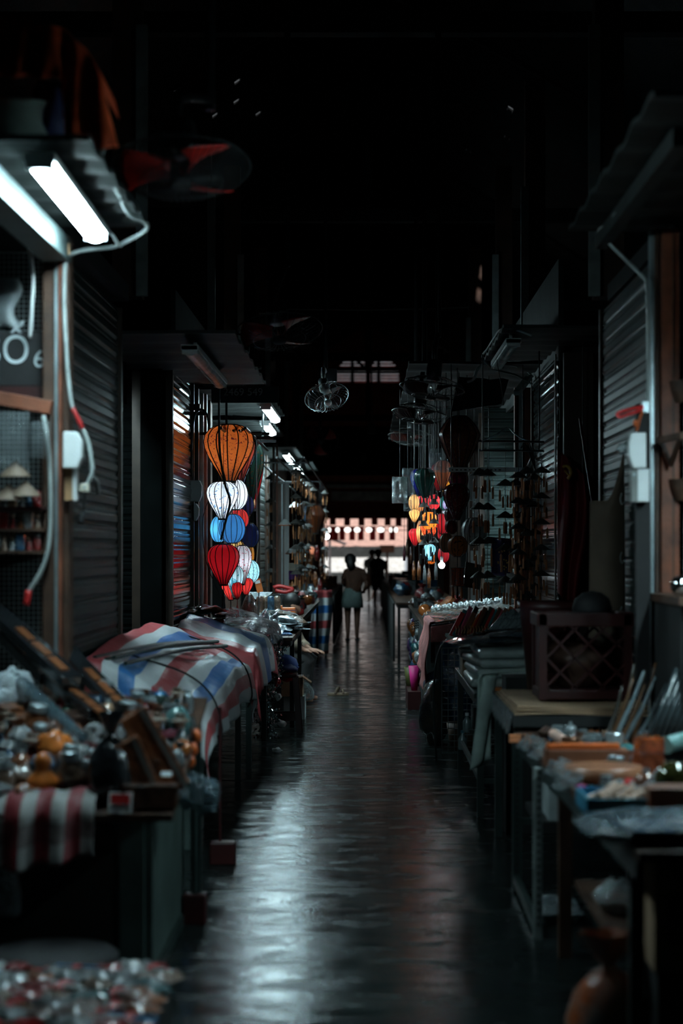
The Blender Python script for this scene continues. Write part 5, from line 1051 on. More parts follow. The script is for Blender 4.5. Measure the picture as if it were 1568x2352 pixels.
for i, (x0_, x1_, y_, h_) in enumerate(((-6, -1.0, 95, 2.9), (-1.0, 2.2, 110, 2.5), (2.2, 7, 98, 3.2))):
    t = T('street_stall', ['left', 'middle', 'right'][i] + ' sunlit white stall across the street', 'stall', ((x0_ + x1_) / 2, y_, -.7)); O('wall', B().bb(x0_, x1_ - .02, y_, y_ + 2, -.7, h_), M('sunlit_wall', (.85, .84, .8), .8), t); O('roof', B().bb(x0_, x1_ - .02, y_ - .6, y_ + 2.2, h_, h_ + .1), m_fas, t); O('counter', B().bb(x0_ + .02, x1_ - .04, y_ - .5, y_, -.7, HC - 49 * y_ / F), m_fas, t)
# bunting
O('bunting_line', B().tube([at(743, 1186, 55), at(840, 1190, 55), at(948, 1184, 55)], .01, 6, 8).tube([at(738, 1208, 54), at(840, 1211, 54), at(952, 1207, 54)], .01, 6, 8), m_cord, label='two cords carrying the red bunting at the far doorway', cat='cord')
m_bunt = M('bunting_red', (.32, .012, .012), .8)
for i, p_ in enumerate((764, 797, 830, 860, 890, 915)):
    O('red_pennant', B().sheet(lambda u, v: at(p_ - 7 + 14 * u, 1187 + 19 * v + 2 * math.sin(i) ** 2, 55 + .04 * math.sin(u * 6)), 4, 5), m_bunt, label='red pennant on the upper cord of the far bunting', cat='pennant', group='upper row of red pennants', solid=.005)
for i, p_ in enumerate((757, 770, 785, 808, 831, 855, 876, 900)):
    O('red_pennant', B().sheet(lambda u, v: at(p_ - (6 if i != 4 else 9) + 13 * u, 1209 + 32 * v, 54 + .04 * math.sin(u * 6)), 4, 5), m_bunt, label='red pennant on the lower cord of the far bunting', cat='pennant', group='lower row of red pennants', solid=.005)
m_gb = glow('globe_glow', (1, .96, .9), 4.0)  # globes added for the bright sky spots between the flags
for i, (p_, w_) in enumerate(((756, 7), (775, 9), (798, 15), (820, 14), (847, 14), (874, 16), (897, 6), (909, 8))):
    c = at(p_, 1217, 53.5); r = w_ / 2 * 53.5 / F
    t = T('added_globe', 'added glowing white globe in the row at the far doorway', 'lamp', c, 'row of added white globes'); O('globe', B().ball(c, (r, r * .9, .07), 14, 10), m_gb, t, smooth=True); O('hanger', B().cyl(c + V((0, 0, .06)), V((c.x, 53.5, 2.2)), .006), m_cord, t)
O('globe_wire', B().cyl((-1.4, 53.5, 2.2), (1.4, 53.5, 2.2), .012), m_cord, label='cord that the added white globes hang from', cat='cord')
for s_ in (-1, 1): O('bunting_post', B().cyl((s_ * 1.38, 54.2, 0), (s_ * 1.38, 54.2, 2.7), .03).cyl((s_ * 1.38, 54.2, 2.65), (s_ * 1.38, 55, 2.65), .015).cyl((s_ * 1.38, 55, 2.66), (s_ * 1.33, 55, 2.57), .012).cyl((s_ * 1.38, 53.5, 2.2), (s_ * 1.38, 54.2, 2.2), .01), m_bmetal, label=('left' if s_ < 0 else 'right') + ' post holding the far bunting cords', cat='post')
# people outside
def stander(loc, rz, top, bot, label, sc_=1):
    J = dict(pelvis=(0, 0, .86), waist=(0, 0, 1.0), chest=(0, .0, 1.2), neck=(0, .0, 1.40), head=(0, .01, 1.52), face=(0, 1, 0))
    for s_, k_ in ((-1, 'l'), (1, 'r')): J.update({'sho_' + k_: (s_ * .17, 0, 1.32), 'elb_' + k_: (s_ * .23, .0, 1.05), 'wri_' + k_: (s_ * .22, .08, .82), 'hd_' + k_: (0, .2, -1), 'pn_' + k_: (-s_ * .2, 1, .2), 'hip_' + k_: (s_ * .09, 0, .84), 'kne_' + k_: (s_ * .10, .02, .47), 'ank_' + k_: (s_ * .10, -.02, .09), 'foot_' + k_: (0, 1, 0)})
    t = human('person', label, J, .95, M('skin', (0, 0, 0)), loc, rz)
    shell(t, 'shirt', [((0, 0, 1.40), .08, .07), ((0, 0, 1.32), .21, .11), ((0, 0, 1.15), .18, .125), ((0, 0, .95), .16, .125), ((0, 0, .84), .18, .135)], top)
    for k_ in 'lr':
        sleeve(t, 'sleeve', [V(J['sho_' + k_]), V(J['sho_' + k_]).lerp(V(J['elb_' + k_]), .7)], [.075, .062], top); sleeve(t, 'trouser_leg', [V(J['hip_' + k_]) + V((0, 0, .06)), V(J['hip_' + k_]).lerp(V(J['kne_' + k_]), .9)], [.115, .085], bot)
    O('hair', B().ball((0, -.01, 1.56), (.105, .11, .10), 16, 10, .1, 2), m_hair, t, smooth=True, local=True); return t
stander((.12, 56.0, 0), .3, m_white, M('shorts_tan', (.45, .25, .16), .8), 'person in a white top standing in the far doorway')
stander((.30, 61.2, -.7), 1.2, m_white, M('shorts_grey', (.3, .3, .3), .8), 'person in a white top out in the street, right of the doorway middle')
stander((.28, 50.5, 0), -.4, M('dark_shirt', (.03, .03, .035), .8), m_dtr, 'person in dark clothes standing just inside the far doorway')
# ---------------------------------------------------------------- near right stall
t = T('stall_post', 'reddish-brown post of the near right stall, lit from its lamp', 'post', (1.42, 8.6, 0)); px = lambda p: (p - VX) * 8.55 / F
O('steel_channel', B().bb(px(1492), px(1500), 8.52, 8.6, 0, 3.1), m_steel, t); O('wood_upright', B().bb(px(1501), px(1509), 8.5, 8.6, 0, 3.1), m_wood2, t); O('dark_gap', B().bb(px(1509), px(1514), 8.56, 8.62, 0, 3.1), m_black, t)
O('wood_board', B().bb(px(1514), px(1556), 8.5, 8.58, 0, 3.1), m_wood, t, bevel=.004); O('wood_strip', B().bb(px(1540), px(1543), 8.494, 8.5, 0, 3.1), m_wood2, t)
O('corner_bracket', B().beam(at(1512, 1012, 8.4), at(1566, 1000, 8.2), .02, .03).beam(at(1540, 1068, 8.45), at(1560, 1010, 8.25), .018, .02).beam(at(1518, 1012, 8.45), at(1540, 1066, 8.45), .018, .02), m_wood2, t)
mesh_panel('mesh_partition', 'wire mesh partition at the back of the near right stall', 1.49, 2.7, .9, 3.0, 8.62, .022)
O('wall_board', B().bb(1.50, 2.9, 8.66, 8.68, 0, 3.08), m_dark, label='dark board behind the mesh of the near right stall', cat='board')
meterbox('switch_box', 'white switch box on the near right post under the red cord', 1444, 1484, 993, 1075, 8.36, -1)
a = at(1470, 1115, 8.4); t = T('trunking_board', 'white trunking box under the right switch box', 'trunking', a)
O('grey_side', B().box(a + V((-.027, .03, 0)), (.026, .08, .15)), M('box_back', (.18, .19, .18)), t); O('trunking', B().box(a + V((.012, .02, 0)), (.052, .08, .152)), m_white, t, bevel=.003); O('screw', B().cyl(a + V((-.03, -.02, .05)), a + V((-.03, -.01, .05)), .006), m_steel, t)
O('box_backing', B().bb(at(1460, 0, 8.46).x, at(1492, 0, 8.46).x, 8.455, 8.5, at(0, 1600, 8.46).z, at(0, 930, 8.46).z), m_black, label='black backing board of the right switch box', cat='board')
t = T('red_loop', 'red looped cord hanging from a hook above the right switch box', 'cord', at(1475, 935, 8.4))
O('loop', B().tube([at(1476, 934, 8.38), at(1452, 938, 8.36), at(1426, 945, 8.34), at(1416, 952, 8.34), at(1424, 958, 8.34), at(1440, 953, 8.35), at(1462, 945, 8.37), at(1476, 937, 8.38)], .007, 8, 5), M('red_cord', (.6, .03, .03), .35), t, smooth=True)
O('hook', B().box(at(1481, 935, 8.42), (.028, .06, .05)), m_steel, t); O('orange_knot', B().ball(at(1459, 972, 8.36), (.012, .012, .016), 10, 8).tube([at(1474, 945, 8.38), at(1468, 965, 8.37), at(1462, 990, 8.37)], .006), M('orange_bead', (.6, .12, .03)), t, smooth=True)
O('film_tuft', pillow(B(), at(1432, 1028, 8.42), (.07, .05, .04), rotm(0, -.3, 0), 6, 8, .5), m_clear2, label='small film tuft sticking out left of the right switch box', cat='film', smooth=True)
cable('awning_cable', 'pale cable along the near right awning edge, dropping down the post', [at(1600, 322, 6.7), at(1562, 325, 6.75), at(1545, 328, 6.8), at(1500, 400, 7.3), at(1450, 465, 7.9), at(1420, 485, 8.1), at(1400, 510, 8.4), at(1376, 528, 8.75), at(1378, 538, 8.78), at(1400, 560, 8.7), at(1440, 600, 8.6), at(1475, 635, 8.5), at(1484, 655, 8.48), at(1487, 740, 8.48), at(1488, 850, 8.48), at(1487, 930, 8.46)], .0085)
O('steel_ball_lamp', B().ball(at(1562, 1345, 7.9), .045, 16, 10), M('chrome', (.7, .72, .72), .12, 1), label='shiny steel bowl on the ledge at the far right edge', cat='bowl', smooth=True)
a = at(1562, 1372, 7.9); O('side_ledge', B().bb(a.x - .04, a.x + .5, 7.7, 8.5, a.z - .03, a.z + .005), m_wood2, label='brown ledge at the far right edge', cat='ledge')
t = T('side_cabinet', 'dark cabinet below the ledge at the far right edge', 'cabinet', (1.55, 8.1, 0)); O('carcass', B().bb(1.325, 2.2, 7.75, 8.45, 0, a.z - .03), m_dark, t); O('door_panel', B().bb(1.34, 1.7, 7.735, 7.75, .9, a.z - .06), M('cabinet_dark', (.03, .028, .025), .5), t)
for i, (p_, q_) in enumerate(((1562, 925), (1560, 1150))): O('hung_basket', B().lathe([(.05, 0), (.07, .05), (.08, .10)], at(p_ + 14, q_, 8.5), 16, cap=False), m_wood2, label=('upper' if i == 0 else 'lower') + ' little basket hung on the right mesh', cat='basket', solid=.004)
# near right table
RZ = .735
t = T('goods_table', 'near right goods table with a slotted steel frame', 'table', (1.1, 7.0, 0))
O('table_top', B().prism([(.775, 5.25), (1.9, 5.25), (1.9, 7.65), (1.28, 7.65), (1.28, 8.75), (.70, 8.75)], 'z', RZ - .03, RZ), m_wood2, t)
for lx, ly, m_, w_ in ((.795, 5.42, m_dgreen, .022), (.775, 7.2, m_wood2, .026), (.70, 7.55, m_pale, .018), (.70, 8.65, m_dgreen, .018), (1.7, 5.5, m_dgreen, .02), (1.22, 8.5, m_dgreen, .02)):
    b = B().bb(lx - w_, lx + w_, ly - w_, ly + w_, 0, RZ - .03); O('leg', b, m_, t)
for lx, ly in ((.70, 7.55), (.70, 8.65)):
    b = B()
    for i in range(22): b.box((lx + .003, ly - .019, .06 + i * .03), (.012, .004, .012))
    O('slot_pattern', b, m_black, t)
O('floor_rail', B().beam((.70, 8.65, .05), (.70, 7.55, .04), .03, .04).beam((.7, 8.65, .32), (1.24, 8.65, .32), .03, .03), m_dgreen, t)
O('low_shelf', B().bb(.80, 1.5, 5.9, 7.1, .30, .325), m_wood2, t); O('back_shelf', B().bb(.74, 1.28, 7.95, 8.6, .39, .42).bb(1.2, 1.24, 8.2, 8.24, 0, .39), m_dark, t)
O('apron', B().beam((.785, 5.3, RZ - .06), (.72, 8.7, RZ - .06), .02, .06), m_dgreen, t)
RT = ('on the near right table', 'near right table goods')
def onr(p_, y_, dz=0): return V(((p_ - VX) * y_ / F, y_, RZ + dz))
t = T('blue_tray', 'blue open box of brown sticks on the near right table', 'tray', onr(1425, 6.05)); x0, x1 = onr(1337, 6.05).x, onr(1505, 6.05).x
q = B(); q.bb(x0, x1, 5.93, 6.25, RZ + .001, RZ + .008).bb(x0, x1, 5.93, 5.94, RZ, RZ + .06).bb(x0, x1, 6.24, 6.25, RZ, RZ + .06).bb(x0, x0 + .01, 5.93, 6.25, RZ, RZ + .06).bb(x1 - .01, x1, 5.93, 6.25, RZ, RZ + .06)
O('box', q, M('blue_card', (.03, .22, .34), .45), t)
b = B()
for i in range(16): xx = random.uniform(x0 + .03, x1 - .06); b.cyl((xx - .03, random.uniform(5.96, 6.1), RZ + .03 + .002 * i), (xx + .05, random.uniform(6.1, 6.22), RZ + .045 + .002 * i), .009, n=7)
O('sticks', b, M('stick_tan', (.42, .26, .17), .45), t)
t = T('plate_in_film', 'blue patterned plate in clear film at the near right table corner', 'plate', onr(1490, 5.5)); c = onr(1500, 5.48)
O('plate', B().lathe([(.02, .008), (.10, .01), (.13, .03), (.165, .045), (.168, .05), (.13, .038), (.09, .018), (.01, .016)], c, 32), M('plate_glaze', (.20, .30, .38), .12, coat=1, c2=(.03, .06, .14), vs_=16), t, smooth=True)
O('film', pillow(B(), c + V((0, .02, .035)), (.44, .36, .075), None, 5, 16, .45), clear('bluish_film', (.11, .17, .20), .3, 26), t, smooth=True)
O('round_wood_tray', B().lathe([(.01, 0), (.13, 0), (.145, .012), (.145, .06), (.125, .062), (.01, .055)], onr(1385, 6.85), 30), M('tray_wood', (.30, .12, .06), .4, coat=.2), label='round brown wooden tray stack on the near right table', cat='tray', smooth=True)
t = T('long_wood_box', 'long brown box with an orange lid edge on the near right table', 'box', onr(1340, 7.35)); a = onr(1345, 7.35)
O('box', B().box(a + V((0, 0, .035)), (.33, .12, .07), .03), M('box_wood', (.20, .07, .035), .45), t, bevel=.004); O('orange_lid', B().box(a + V((-.015, -.02, .082)), (.29, .06, .022), .03), M('orange_lac', (.62, .13, .03), .35), t, bevel=.004)
t = T('paper_roll', 'pale pinkish paper roll behind the long brown box', 'roll', onr(1300, 7.8)); O('roll', B().cyl(onr(1270, 7.95, .07), onr(1330, 7.65, .028), .022), M('paper_pink', (.65, .40, .32), .6), t); O('red_end', B().cyl(onr(1322, 7.69, .034), onr(1331, 7.645, .028), .0225), m_red, t)
t = T('orange_sticks', 'bundle of orange sticks poking off the near right table', 'sticks', onr(1190, 8.2)); b = B()
for i in range(8): b.cyl(onr(1170, 8.2, .01 + .012 * (i % 3)) + V((0, .014 * (i // 3), 0)), onr(1218, 8.2, .01 + .012 * (i % 3)) + V((0, .014 * (i // 3), 0)), .007)
O('sticks', b, M('stick_orange2', (.62, .22, .09), .4), t); O('band', B().box(onr(1200, 8.2, .022) + V((0, .014, 0)), (.012, .05, .045)), m_wood2, t)
t = T('amber_box', 'two stacked amber lacquer boxes on the near right table', 'box', onr(1487, 7.0)); a = onr(1490, 7.0)
O('upper_box', B().box(a + V((0, 0, .125)), (.10, .09, .055), .1), M('amber', (.50, .10, .02), .15, 0, .5, 40, .5, 30, 1), t, bevel=.004); O('lower_box', B().box(a + V((-.012, 0, .05)), (.12, .1, .095), .05), M('amber_dark', (.28, .06, .02), .2, 0, .5, 40, .5, 30, 1), t, bevel=.004)
O('dark_bottle_ball', B().ball(onr(1548, 6.3, .07), (.07, .07, .07), 18, 12), M('olive_glass', (.05, .05, .015), .06, .2, coat=1), label='glossy dark olive ball on the near right table', cat='ball', smooth=True)
O('teal_cloth', B().ball(onr(1430, 7.5, .03), (.10, .08, .035), 16, 10, .5, 5), M('teal_cloth', (.03, .15, .16), .6), label='teal cloth bundle beside the amber boxes', cat='cloth', smooth=True)
O('pink_flower', B().ball(onr(1338, 6.35, .03), (.022, .022, .022), 12, 8, .6, 3), M('hot_pink', (.75, .03, .25), .5), label='small hot pink flower at the edge of the near right table', cat='flower', smooth=True)
O('brown_block', B().box(onr(1540, 5.95, .05), (.16, .12, .1)), M('box_wood', (.20, .07, .035)), label='brown wooden box right of the blue tray', cat='box', bevel=.004)
O('teal_scroll', B().cyl(onr(1530, 7.2, .10), onr(1600, 7.3, .12), .035), M('teal_film', (.20, .38, .36), .2, 0, .6, 30, coat=.6), label='teal film-wrapped scroll at the right edge', cat='scroll')
O('teal_scroll_stand', B().box(onr(1560, 7.3, .035), (.14, .1, .075)), m_dark, label='dark block under the teal scroll', cat='block')
for i in range(9):
    p0 = onr(1385 + i * 9, 7.9 + .02 * i, .02); p1 = p0 + V((.09 + .03 * (i % 3), .05, .26 + .03 * (i % 4)))
    O('incense_bundle', B().tube([p0, p0.lerp(p1, .5) + V((.006, 0, -.004)), p1], [.012, .010, .005], 8, 3), M(['stick_dark', 'stick_dark2', 'stick_film'][i % 3], [(.03, .025, .02), (.12, .06, .03), (.2, .26, .28)][i % 3], .25), label='thin dark bundle leaning up in the near right sheaf', cat='bundle', group='leaning dark bundles on the near right table', smooth=True)
for i in range(5):
    p0 = onr(1490 + i * 14, 7.75, .06); p1 = p0 + V((.13, .04, .30)); O('film_rod', B().tube([p0, p1], [.014, .018], 10), M('film_rod', (.05, .065, .07), .12, 0, .5, 30, coat=.8), label='film-wrapped rod leaning at the far right edge', cat='rod', group='film rods at the far right edge', smooth=True)
O('rod_holder', B().box(onr(1525, 7.78, .04), (.22, .08, .08)), m_dark, label='dark holder of the film rods', cat='holder')
y = 5.75
while y < 8.5:
    x = .83 + (8.7 - y) * .0 + random.uniform(0, .05)
    while x < (1.55 if y < 7.5 else 1.22):
        p_ = VX + x * F / y
        if not (y < 6.32 and p_ < 1568) and not (6.6 < y < 7.05 and 1290 < p_ < 1520) and not (7.2 < y < 7.5 and 1240 < p_ < 1470):
            k_ = random.choice(['packet', 'packet', 'packet', 'jar', 'ball', 'bowl', 'stick', 'tin']); cl = random.choice(['orange', 'brown', 'grey', 'white', 'brown', 'tan', 'teal', 'grey', 'blue', 'orange']); s_ = random.uniform(.05, .085)
            goods(k_, (x, y, RZ), (s_, s_ * 1.3, s_ * (.6 if k_ in ('packet', 'stick', 'bowl') else 1)), cl, RT, random.uniform(0, 3))
        x += random.uniform(.08, .12)
    y += random.uniform(.10, .14)
for i, (p_, y_) in enumerate(((1222, 8.1), (1250, 7.75), (1290, 7.2), (1310, 6.75))):
    O('film_tuft', pillow(B(), onr(p_ - 6, y_, .012), (.10, .13, .05), rotm(0, -.5, .3), i * 3, 10, .6), m_clear, label='crumpled film tuft at the edge of the near right table, %s from the near end' % ['fourth', 'third', 'second', 'first'][i], cat='film', smooth=True)
# under and around it
t = T('printed_carton', 'brown carton with red print below the near right table', 'carton', (1.12, 5.4, 0)); a = at(1496, 2150, 5.5)
O('carton', B().bb(.86, 1.4, 5.5, 5.9, .33, .68), m_card, t, bevel=.004); O('red_print', B().bb(.90, 1.4, 5.494, 5.5, .42, .56).bb(.92, .95, 5.494, 5.5, .61, .64).bb(.97, 1.0, 5.494, 5.5, .61, .64).bb(1.02, 1.05, 5.494, 5.5, .61, .64), m_dred, t); O('under_box', B().bb(.87, 1.4, 5.5, 5.9, 0, .33), m_dark, t)
m_ow = M('orange_white_bag', (.42, .09, .018), .35, 0, .5, 14, coat=.4, c2=(.20, .21, .2), vs_=9)
O('striped_carrier_bag', pouch(B(), (.755, 5.75, 0), .13, .40, 6, flare=.7, sq=.8), m_ow, label='orange and white plastic bag standing on the floor at lower right', cat='bag', smooth=True)
O('shelf_bag', pillow(B(), (.90, 6.45, .375), (.20, .2, .10), None, 8, 12, .5), m_clear2, label='pale film bag on the low shelf under the near right table', cat='bag', smooth=True)
O('shelf_bag', pillow(B(), (1.12, 6.4, .375), (.18, .2, .10), None, 18, 12, .5), m_clear2, label='second film bag on the low shelf, right of the pale one', cat='bag', smooth=True)
O('floor_bag', pillow(B(), (.82, 7.9, .05), (.2, .25, .10), None, 28, 12, .5), m_clear2, label='film bag on the floor behind the slotted leg', cat='bag', smooth=True)
O('white_carton', B().bb(.79, 1.2, 8.0, 8.4, .42, .69), M('carton_white', (.42, .48, .48)), label='white carton on the back shelf under the near right table', cat='carton')
# cardboard stand with crate
t = T('cardboard_stand', 'stand topped with flat cardboard behind the near right table', 'stand', (1.05, 9.6, 0)); zc = .80
O('top_board', B().bb(.70, 1.36, 8.82, 10.3, zc - .05, zc), m_dark, t)
for i in range(3): O('cardboard_sheet', B().sheet(lambda u, v: (.71 + .65 * u + .01 * i, 8.85 + .05 * i + (1.38 - .1 * i) * v, zc + .006 + i * .012 + .006 * math.sin(u * 5 + i) * (1 - v)), 8, 8), m_card, t, solid=.005)
for lx, ly in ((.73, 8.9), (1.33, 8.9), (.73, 10.24), (1.33, 10.24)): O('leg', B().bb(lx - .02, lx + .02, ly - .02, ly + .02, 0, zc - .05), m_dgreen, t)
O('film_edge', B().sheet(lambda u, v: (.70 - .02 * v, 8.85 + 1.42 * u, zc + .01 - .10 * v + .015 * math.sin(u * 40)), 30, 3), m_clear2, t)
m_tow = M('grey_towel', (.30, .37, .34), .9, 0, .2, 40)
def towel(u, v):
    y_ = 10.35 + .35 * u
    if v < .4: return V((1.2 - (.475 + .105 * (1 - u)) * (v / .4), y_ + (10.335 + .02 * u - y_) * (v / .4) ** 3, .93 - .03 * (v / .4) ** 2 + .004 * math.sin(u * 9)))
    q = (v - .4) / .6; return V((.725 - .105 * (1 - u) + .010 * math.sin(u * 9 + q * 4) - .035 * q, 10.335 + .02 * u + .012 * math.sin(u * 7 + q * 3), .90 - (.54 - .06 * u) * q))
O('grey_towel', B().sheet(towel, 16, 26), m_tow, label='grey towel hanging off the cardboard stand towards the aisle', cat='towel', smooth=True, solid=.006)
O('towel_box', B().bb(.78, 1.25, 10.36, 10.68, 0, .88), m_dark, label='dark box under the grey towel', cat='box')
def crate(c, w_, d_, h_, label):
    t = T('plastic_crate', label, 'crate', c); x, y_, z = c; q = B(); k_ = .02
    for sx in (-1, 1):
        for sy in (-1, 1): O('corner_post', B().bb(x + sx * w_ / 2 - .02, x + sx * w_ / 2 + .02, y_ + sy * d_ / 2 - .02, y_ + sy * d_ / 2 + .02, z, z + h_), m_dred, t)
    O('rim', B().bb(x - w_ / 2 - .03, x + w_ / 2 + .03, y_ - d_ / 2 - .02, y_ - d_ / 2 + .02, z + h_ - .07, z + h_).bb(x - w_ / 2 - .03, x + w_ / 2 + .03, y_ + d_ / 2 - .02, y_ + d_ / 2 + .02, z + h_ - .07, z + h_).bb(x - w_ / 2 - .03, x - w_ / 2 + .02, y_ - d_ / 2, y_ + d_ / 2, z + h_ - .07, z + h_).bb(x + w_ / 2 - .02, x + w_ / 2 + .03, y_ - d_ / 2, y_ + d_ / 2, z + h_ - .07, z + h_), m_dred, t, bevel=.006)
    O('base', B().bb(x - w_ / 2 - .02, x + w_ / 2 + .02, y_ - d_ / 2, y_ + d_ / 2, z, z + .05), m_dred, t, bevel=.006)
    q = B()
    for i in range(-3, 6):
        for s_ in (-1, 1):
            xa = x - w_ / 2 + i * w_ / 3; z0_, z1_ = z + .05, z + h_ - .07; x0_, x1_ = (xa, xa + (z1_ - z0_)) if s_ > 0 else (xa + (z1_ - z0_), xa)
            pts = []
            for f_ in range(13):
                xx = x0_ + (x1_ - x0_) * f_ / 12
                if x - w_ / 2 <= xx <= x + w_ / 2: pts.append((xx, z0_ + (z1_ - z0_) * f_ / 12))
            if len(pts) > 1:
                for yy in (y_ - d_ / 2, y_ + d_ / 2): q.beam((pts[0][0], yy, pts[0][1]), (pts[-1][0], yy, pts[-1][1]), .012, .018, up=(0, 1, 0))
    O('lattice', q, m_dred, t)
    O('side_wall', B().bb(x - w_ / 2 - .008, x - w_ / 2 + .004, y_ - d_ / 2, y_ + d_ / 2, z + .05, z + h_ - .05).bb(x + w_ / 2 - .004, x + w_ / 2 + .008, y_ - d_ / 2, y_ + d_ / 2, z + .05, z + h_ - .05), m_dred, t); return t
crate((1.10, 9.45, zc + .045), .43, .36, .44, 'dark red lattice crate standing on the cardboard')
O('crate_contents', B().ball((1.10, 9.5, zc + .22), (.18, .14, .13), 16, 10, .4, 8), M('crate_goods', (.10, .05, .035), .5), label='brown stock inside the dark red crate', cat='stock', smooth=True)
O('dark_tub', B().lathe([(.13, 0), (.15, .3), (.165, .46), (.185, .48), (.17, .44), (.13, .02), (.01, .02)], (1.0, 10.02, zc + .045), 26), m_dred, label='deep dark red tub behind the lattice crate', cat='tub', smooth=True)
O('dark_helmet', B().lathe([(.10, 0), (.105, .04), (.09, .09), (.05, .12), (.005, .13)], (1.17, 9.55, zc + .46), 20).box((1.10, 9.46, zc + .475), (.14, .12, .015)), m_black, label='black cap resting on the lattice crate', cat='cap', smooth=True)
O('cap_support', B().box((1.15, 9.5, zc + .455), (.38, .3, .012)), m_dred, label='flat lid on the lattice crate', cat='lid')
# leaning cardboard sheet
t = T('cardboard_roll', 'tall rounded cardboard sheet leaning by the right switch box', 'cardboard', (1.3, 9.2, 0))
def cbs(u, v):
    p0 = at(1356 - 8 * v, 0, 9.95).x; p1 = at(1446, 0, 9.85).x - .02; top = at(0, 1150 - 110 * max(0, (u - .45) / .55) ** 1.6, 9.9).z; z = top + (zc + .02 - top) * v
    return V((p0 + (p1 - p0) * u, 9.95 - .05 * math.sin(u * math.pi) - .05 * v, z))
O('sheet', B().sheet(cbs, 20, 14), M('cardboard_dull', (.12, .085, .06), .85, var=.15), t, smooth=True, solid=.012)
for q_ in (1145, 1280, 1405, 1500): O('tie', B().tube([at(1428, q_ - 12, 9.86), at(1424, q_, 9.86), at(1428, q_ + 14, 9.86), at(1436, q_ + 4, 9.86)], .003, 6, 3), M('tie_grey', (.3, .33, .33), .6), t)
# red flag on the passage flank
m_flag = M('flag_red', (.16, .006, .008), .7)
t = T('hanging_flag', 'dark red cloth flag with a yellow emblem hanging in the right passage', 'flag', (1.43, 13.1, 1.0))
O('flag_cloth', B().sheet(lambda u, v: at(1280 + 60 * u + 10 * math.sin(v * 5) * u, 1030 + 330 * v + 60 * u, 13.1 + .05 * math.sin(u * 11 + v * 3)), 20, 24), m_flag, t, smooth=True, solid=.004)
O('emblem', B().tube([at(1293, 1072, 13.02), at(1301, 1070, 13.0), at(1309, 1078, 13.0), at(1310, 1090, 13.0), at(1303, 1100, 13.0)], .012, 6, 5).tube([at(1296, 1080, 13.0), at(1308, 1094, 13.0)], .008, 6), M('emblem_yellow', (.40, .22, .03), .6), t)
O('flag_pole', B().cyl(at(1331, 960, 13.0), at(1360, 1150, 12.4), .010).cyl(at(1360, 1150, 12.4), at(1390, 1400, 11.6), .010), m_dred, t); O('flag_cord', B().cyl(at(1285, 1032, 13.1), V((at(1285, 0, 13.1).x, 13.1, 3.15)), .004).cyl(at(1338, 1092, 13.1), V((at(1338, 0, 13.1).x, 13.1, 3.15)), .004), m_cord, t)
t = T('lock_plate', 'pale lock plate on the dark left passage post', 'lock', at(349, 1088, 13.2)); O('plate', B().box(at(349, 1088, 13.22), (.024, .02, .08)), m_pale, t); O('keyhole', B().box(at(349, 1080, 13.205), (.006, .008, .012)), m_black, t)
O('passage_post', B().bb(-1.64, -1.49, 13.2, 13.3, 0, 3.05), m_shaded, label='shade-darkened post at the left passage corner', cat='post')
O('passage_post', B().bb(1.43, 1.60, 13.36, 13.48, 0, 3.05), m_rail, label='dark brown post at the right passage corner', cat='post')

# ---------------------------------------------------------------- second right table
table('steel_table', 'second right table with thin dark legs, stacked with white packages', .635, 1.34, 10.95, 13.4, .745, m_dgreen, m_dgreen, rail=.2)
for i in range(4):
    b = B().box((.93 + .012 * (i % 2), 11.7 + .05 * i, .785 + i * .056), (.60 - .03 * i, .9, .055), .04 * (i % 3))
    O('white_package', b, M('pack_white', (.36, .42, .40), .45, 0, .6, 12, coat=.3), label='flat white package, %s of the stack on the second right table' % ['lowest', 'second from the bottom', 'third from the bottom', 'topmost'][i], cat='package', bevel=.022, smooth=True)
O('orange_pad', B().box((.92, 11.3, .7545), (.34, .3, .018)), M('orange_pad', (.5, .14, .03), .5), label='orange flat pad under the white packages', cat='pad')
O('side_package', B().box((.70, 12.5, .905), (.16, .3, .06)), M('pack_white', (.36, .42, .40)), label='small white package beside the white stack', cat='package', bevel=.02)
O('side_stock', B().bb(.64, .88, 12.4, 12.7, .745, .875), m_card, label='brown carton under the small white package', cat='carton')
O('film_album', pillow(B(), (.79, 11.9, 1.02), (.56, .5, .05), rotm(0, -.06, .1), 2, 12, .35), wrap('wrapped_navyfilm', (.10, .16, .22), (.35, .38, .4)), label='shiny film-wrapped flat pack overhanging the white stack', cat='pack', smooth=True)
O('film_album', pillow(B(), (1.02, 11.85, 1.05), (.5, .4, .05), rotm(0, .03, -.2), 12, 12, .35), wrap('wrapped_bluefilm', (.05, .13, .22), (.3, .35, .4)), label='shiny dark blue film pack on top of the white stack', cat='pack', smooth=True)
O('stack_board', B().bb(.56, 1.34, 12.25, 13.3, .98, 1.0).bb(.66, .70, 12.95, 13.25, .745, .98).bb(1.28, 1.32, 12.95, 13.25, .745, .98), m_dark, label='board carrying the row of upright folded fans', cat='board')
cs = ['red', 'brown', 'black', 'brown', 'green', 'red', 'brown', 'teal', 'black', 'orange', 'pink']
for i in range(26):
    x_ = .585 + i * .0205; c_ = cs[(i * 7) % 11]
    t = T('folded_fan', 'upright %s folded fan in the row on the second right table' % c_, 'fan', (x_, 12.9, 1.0), 'row of folded fans'); rz_ = random.uniform(-.2, .2); h_ = random.uniform(.14, .20)
    O('fan_sticks', B().beam((x_, 12.9, 1.0), (x_ + .085, 12.95 + random.uniform(-.04, .04), 1.0 + h_), .012, .035), M('stick_' + c_, PAL[c_], .45), t); O('tassel', B().tube([(x_ + .03, 12.87, 1.07), (x_ + .035, 12.85, 1.05), (x_ + .03, 12.86, 1.02)], .004, 5), m_woodl, t)
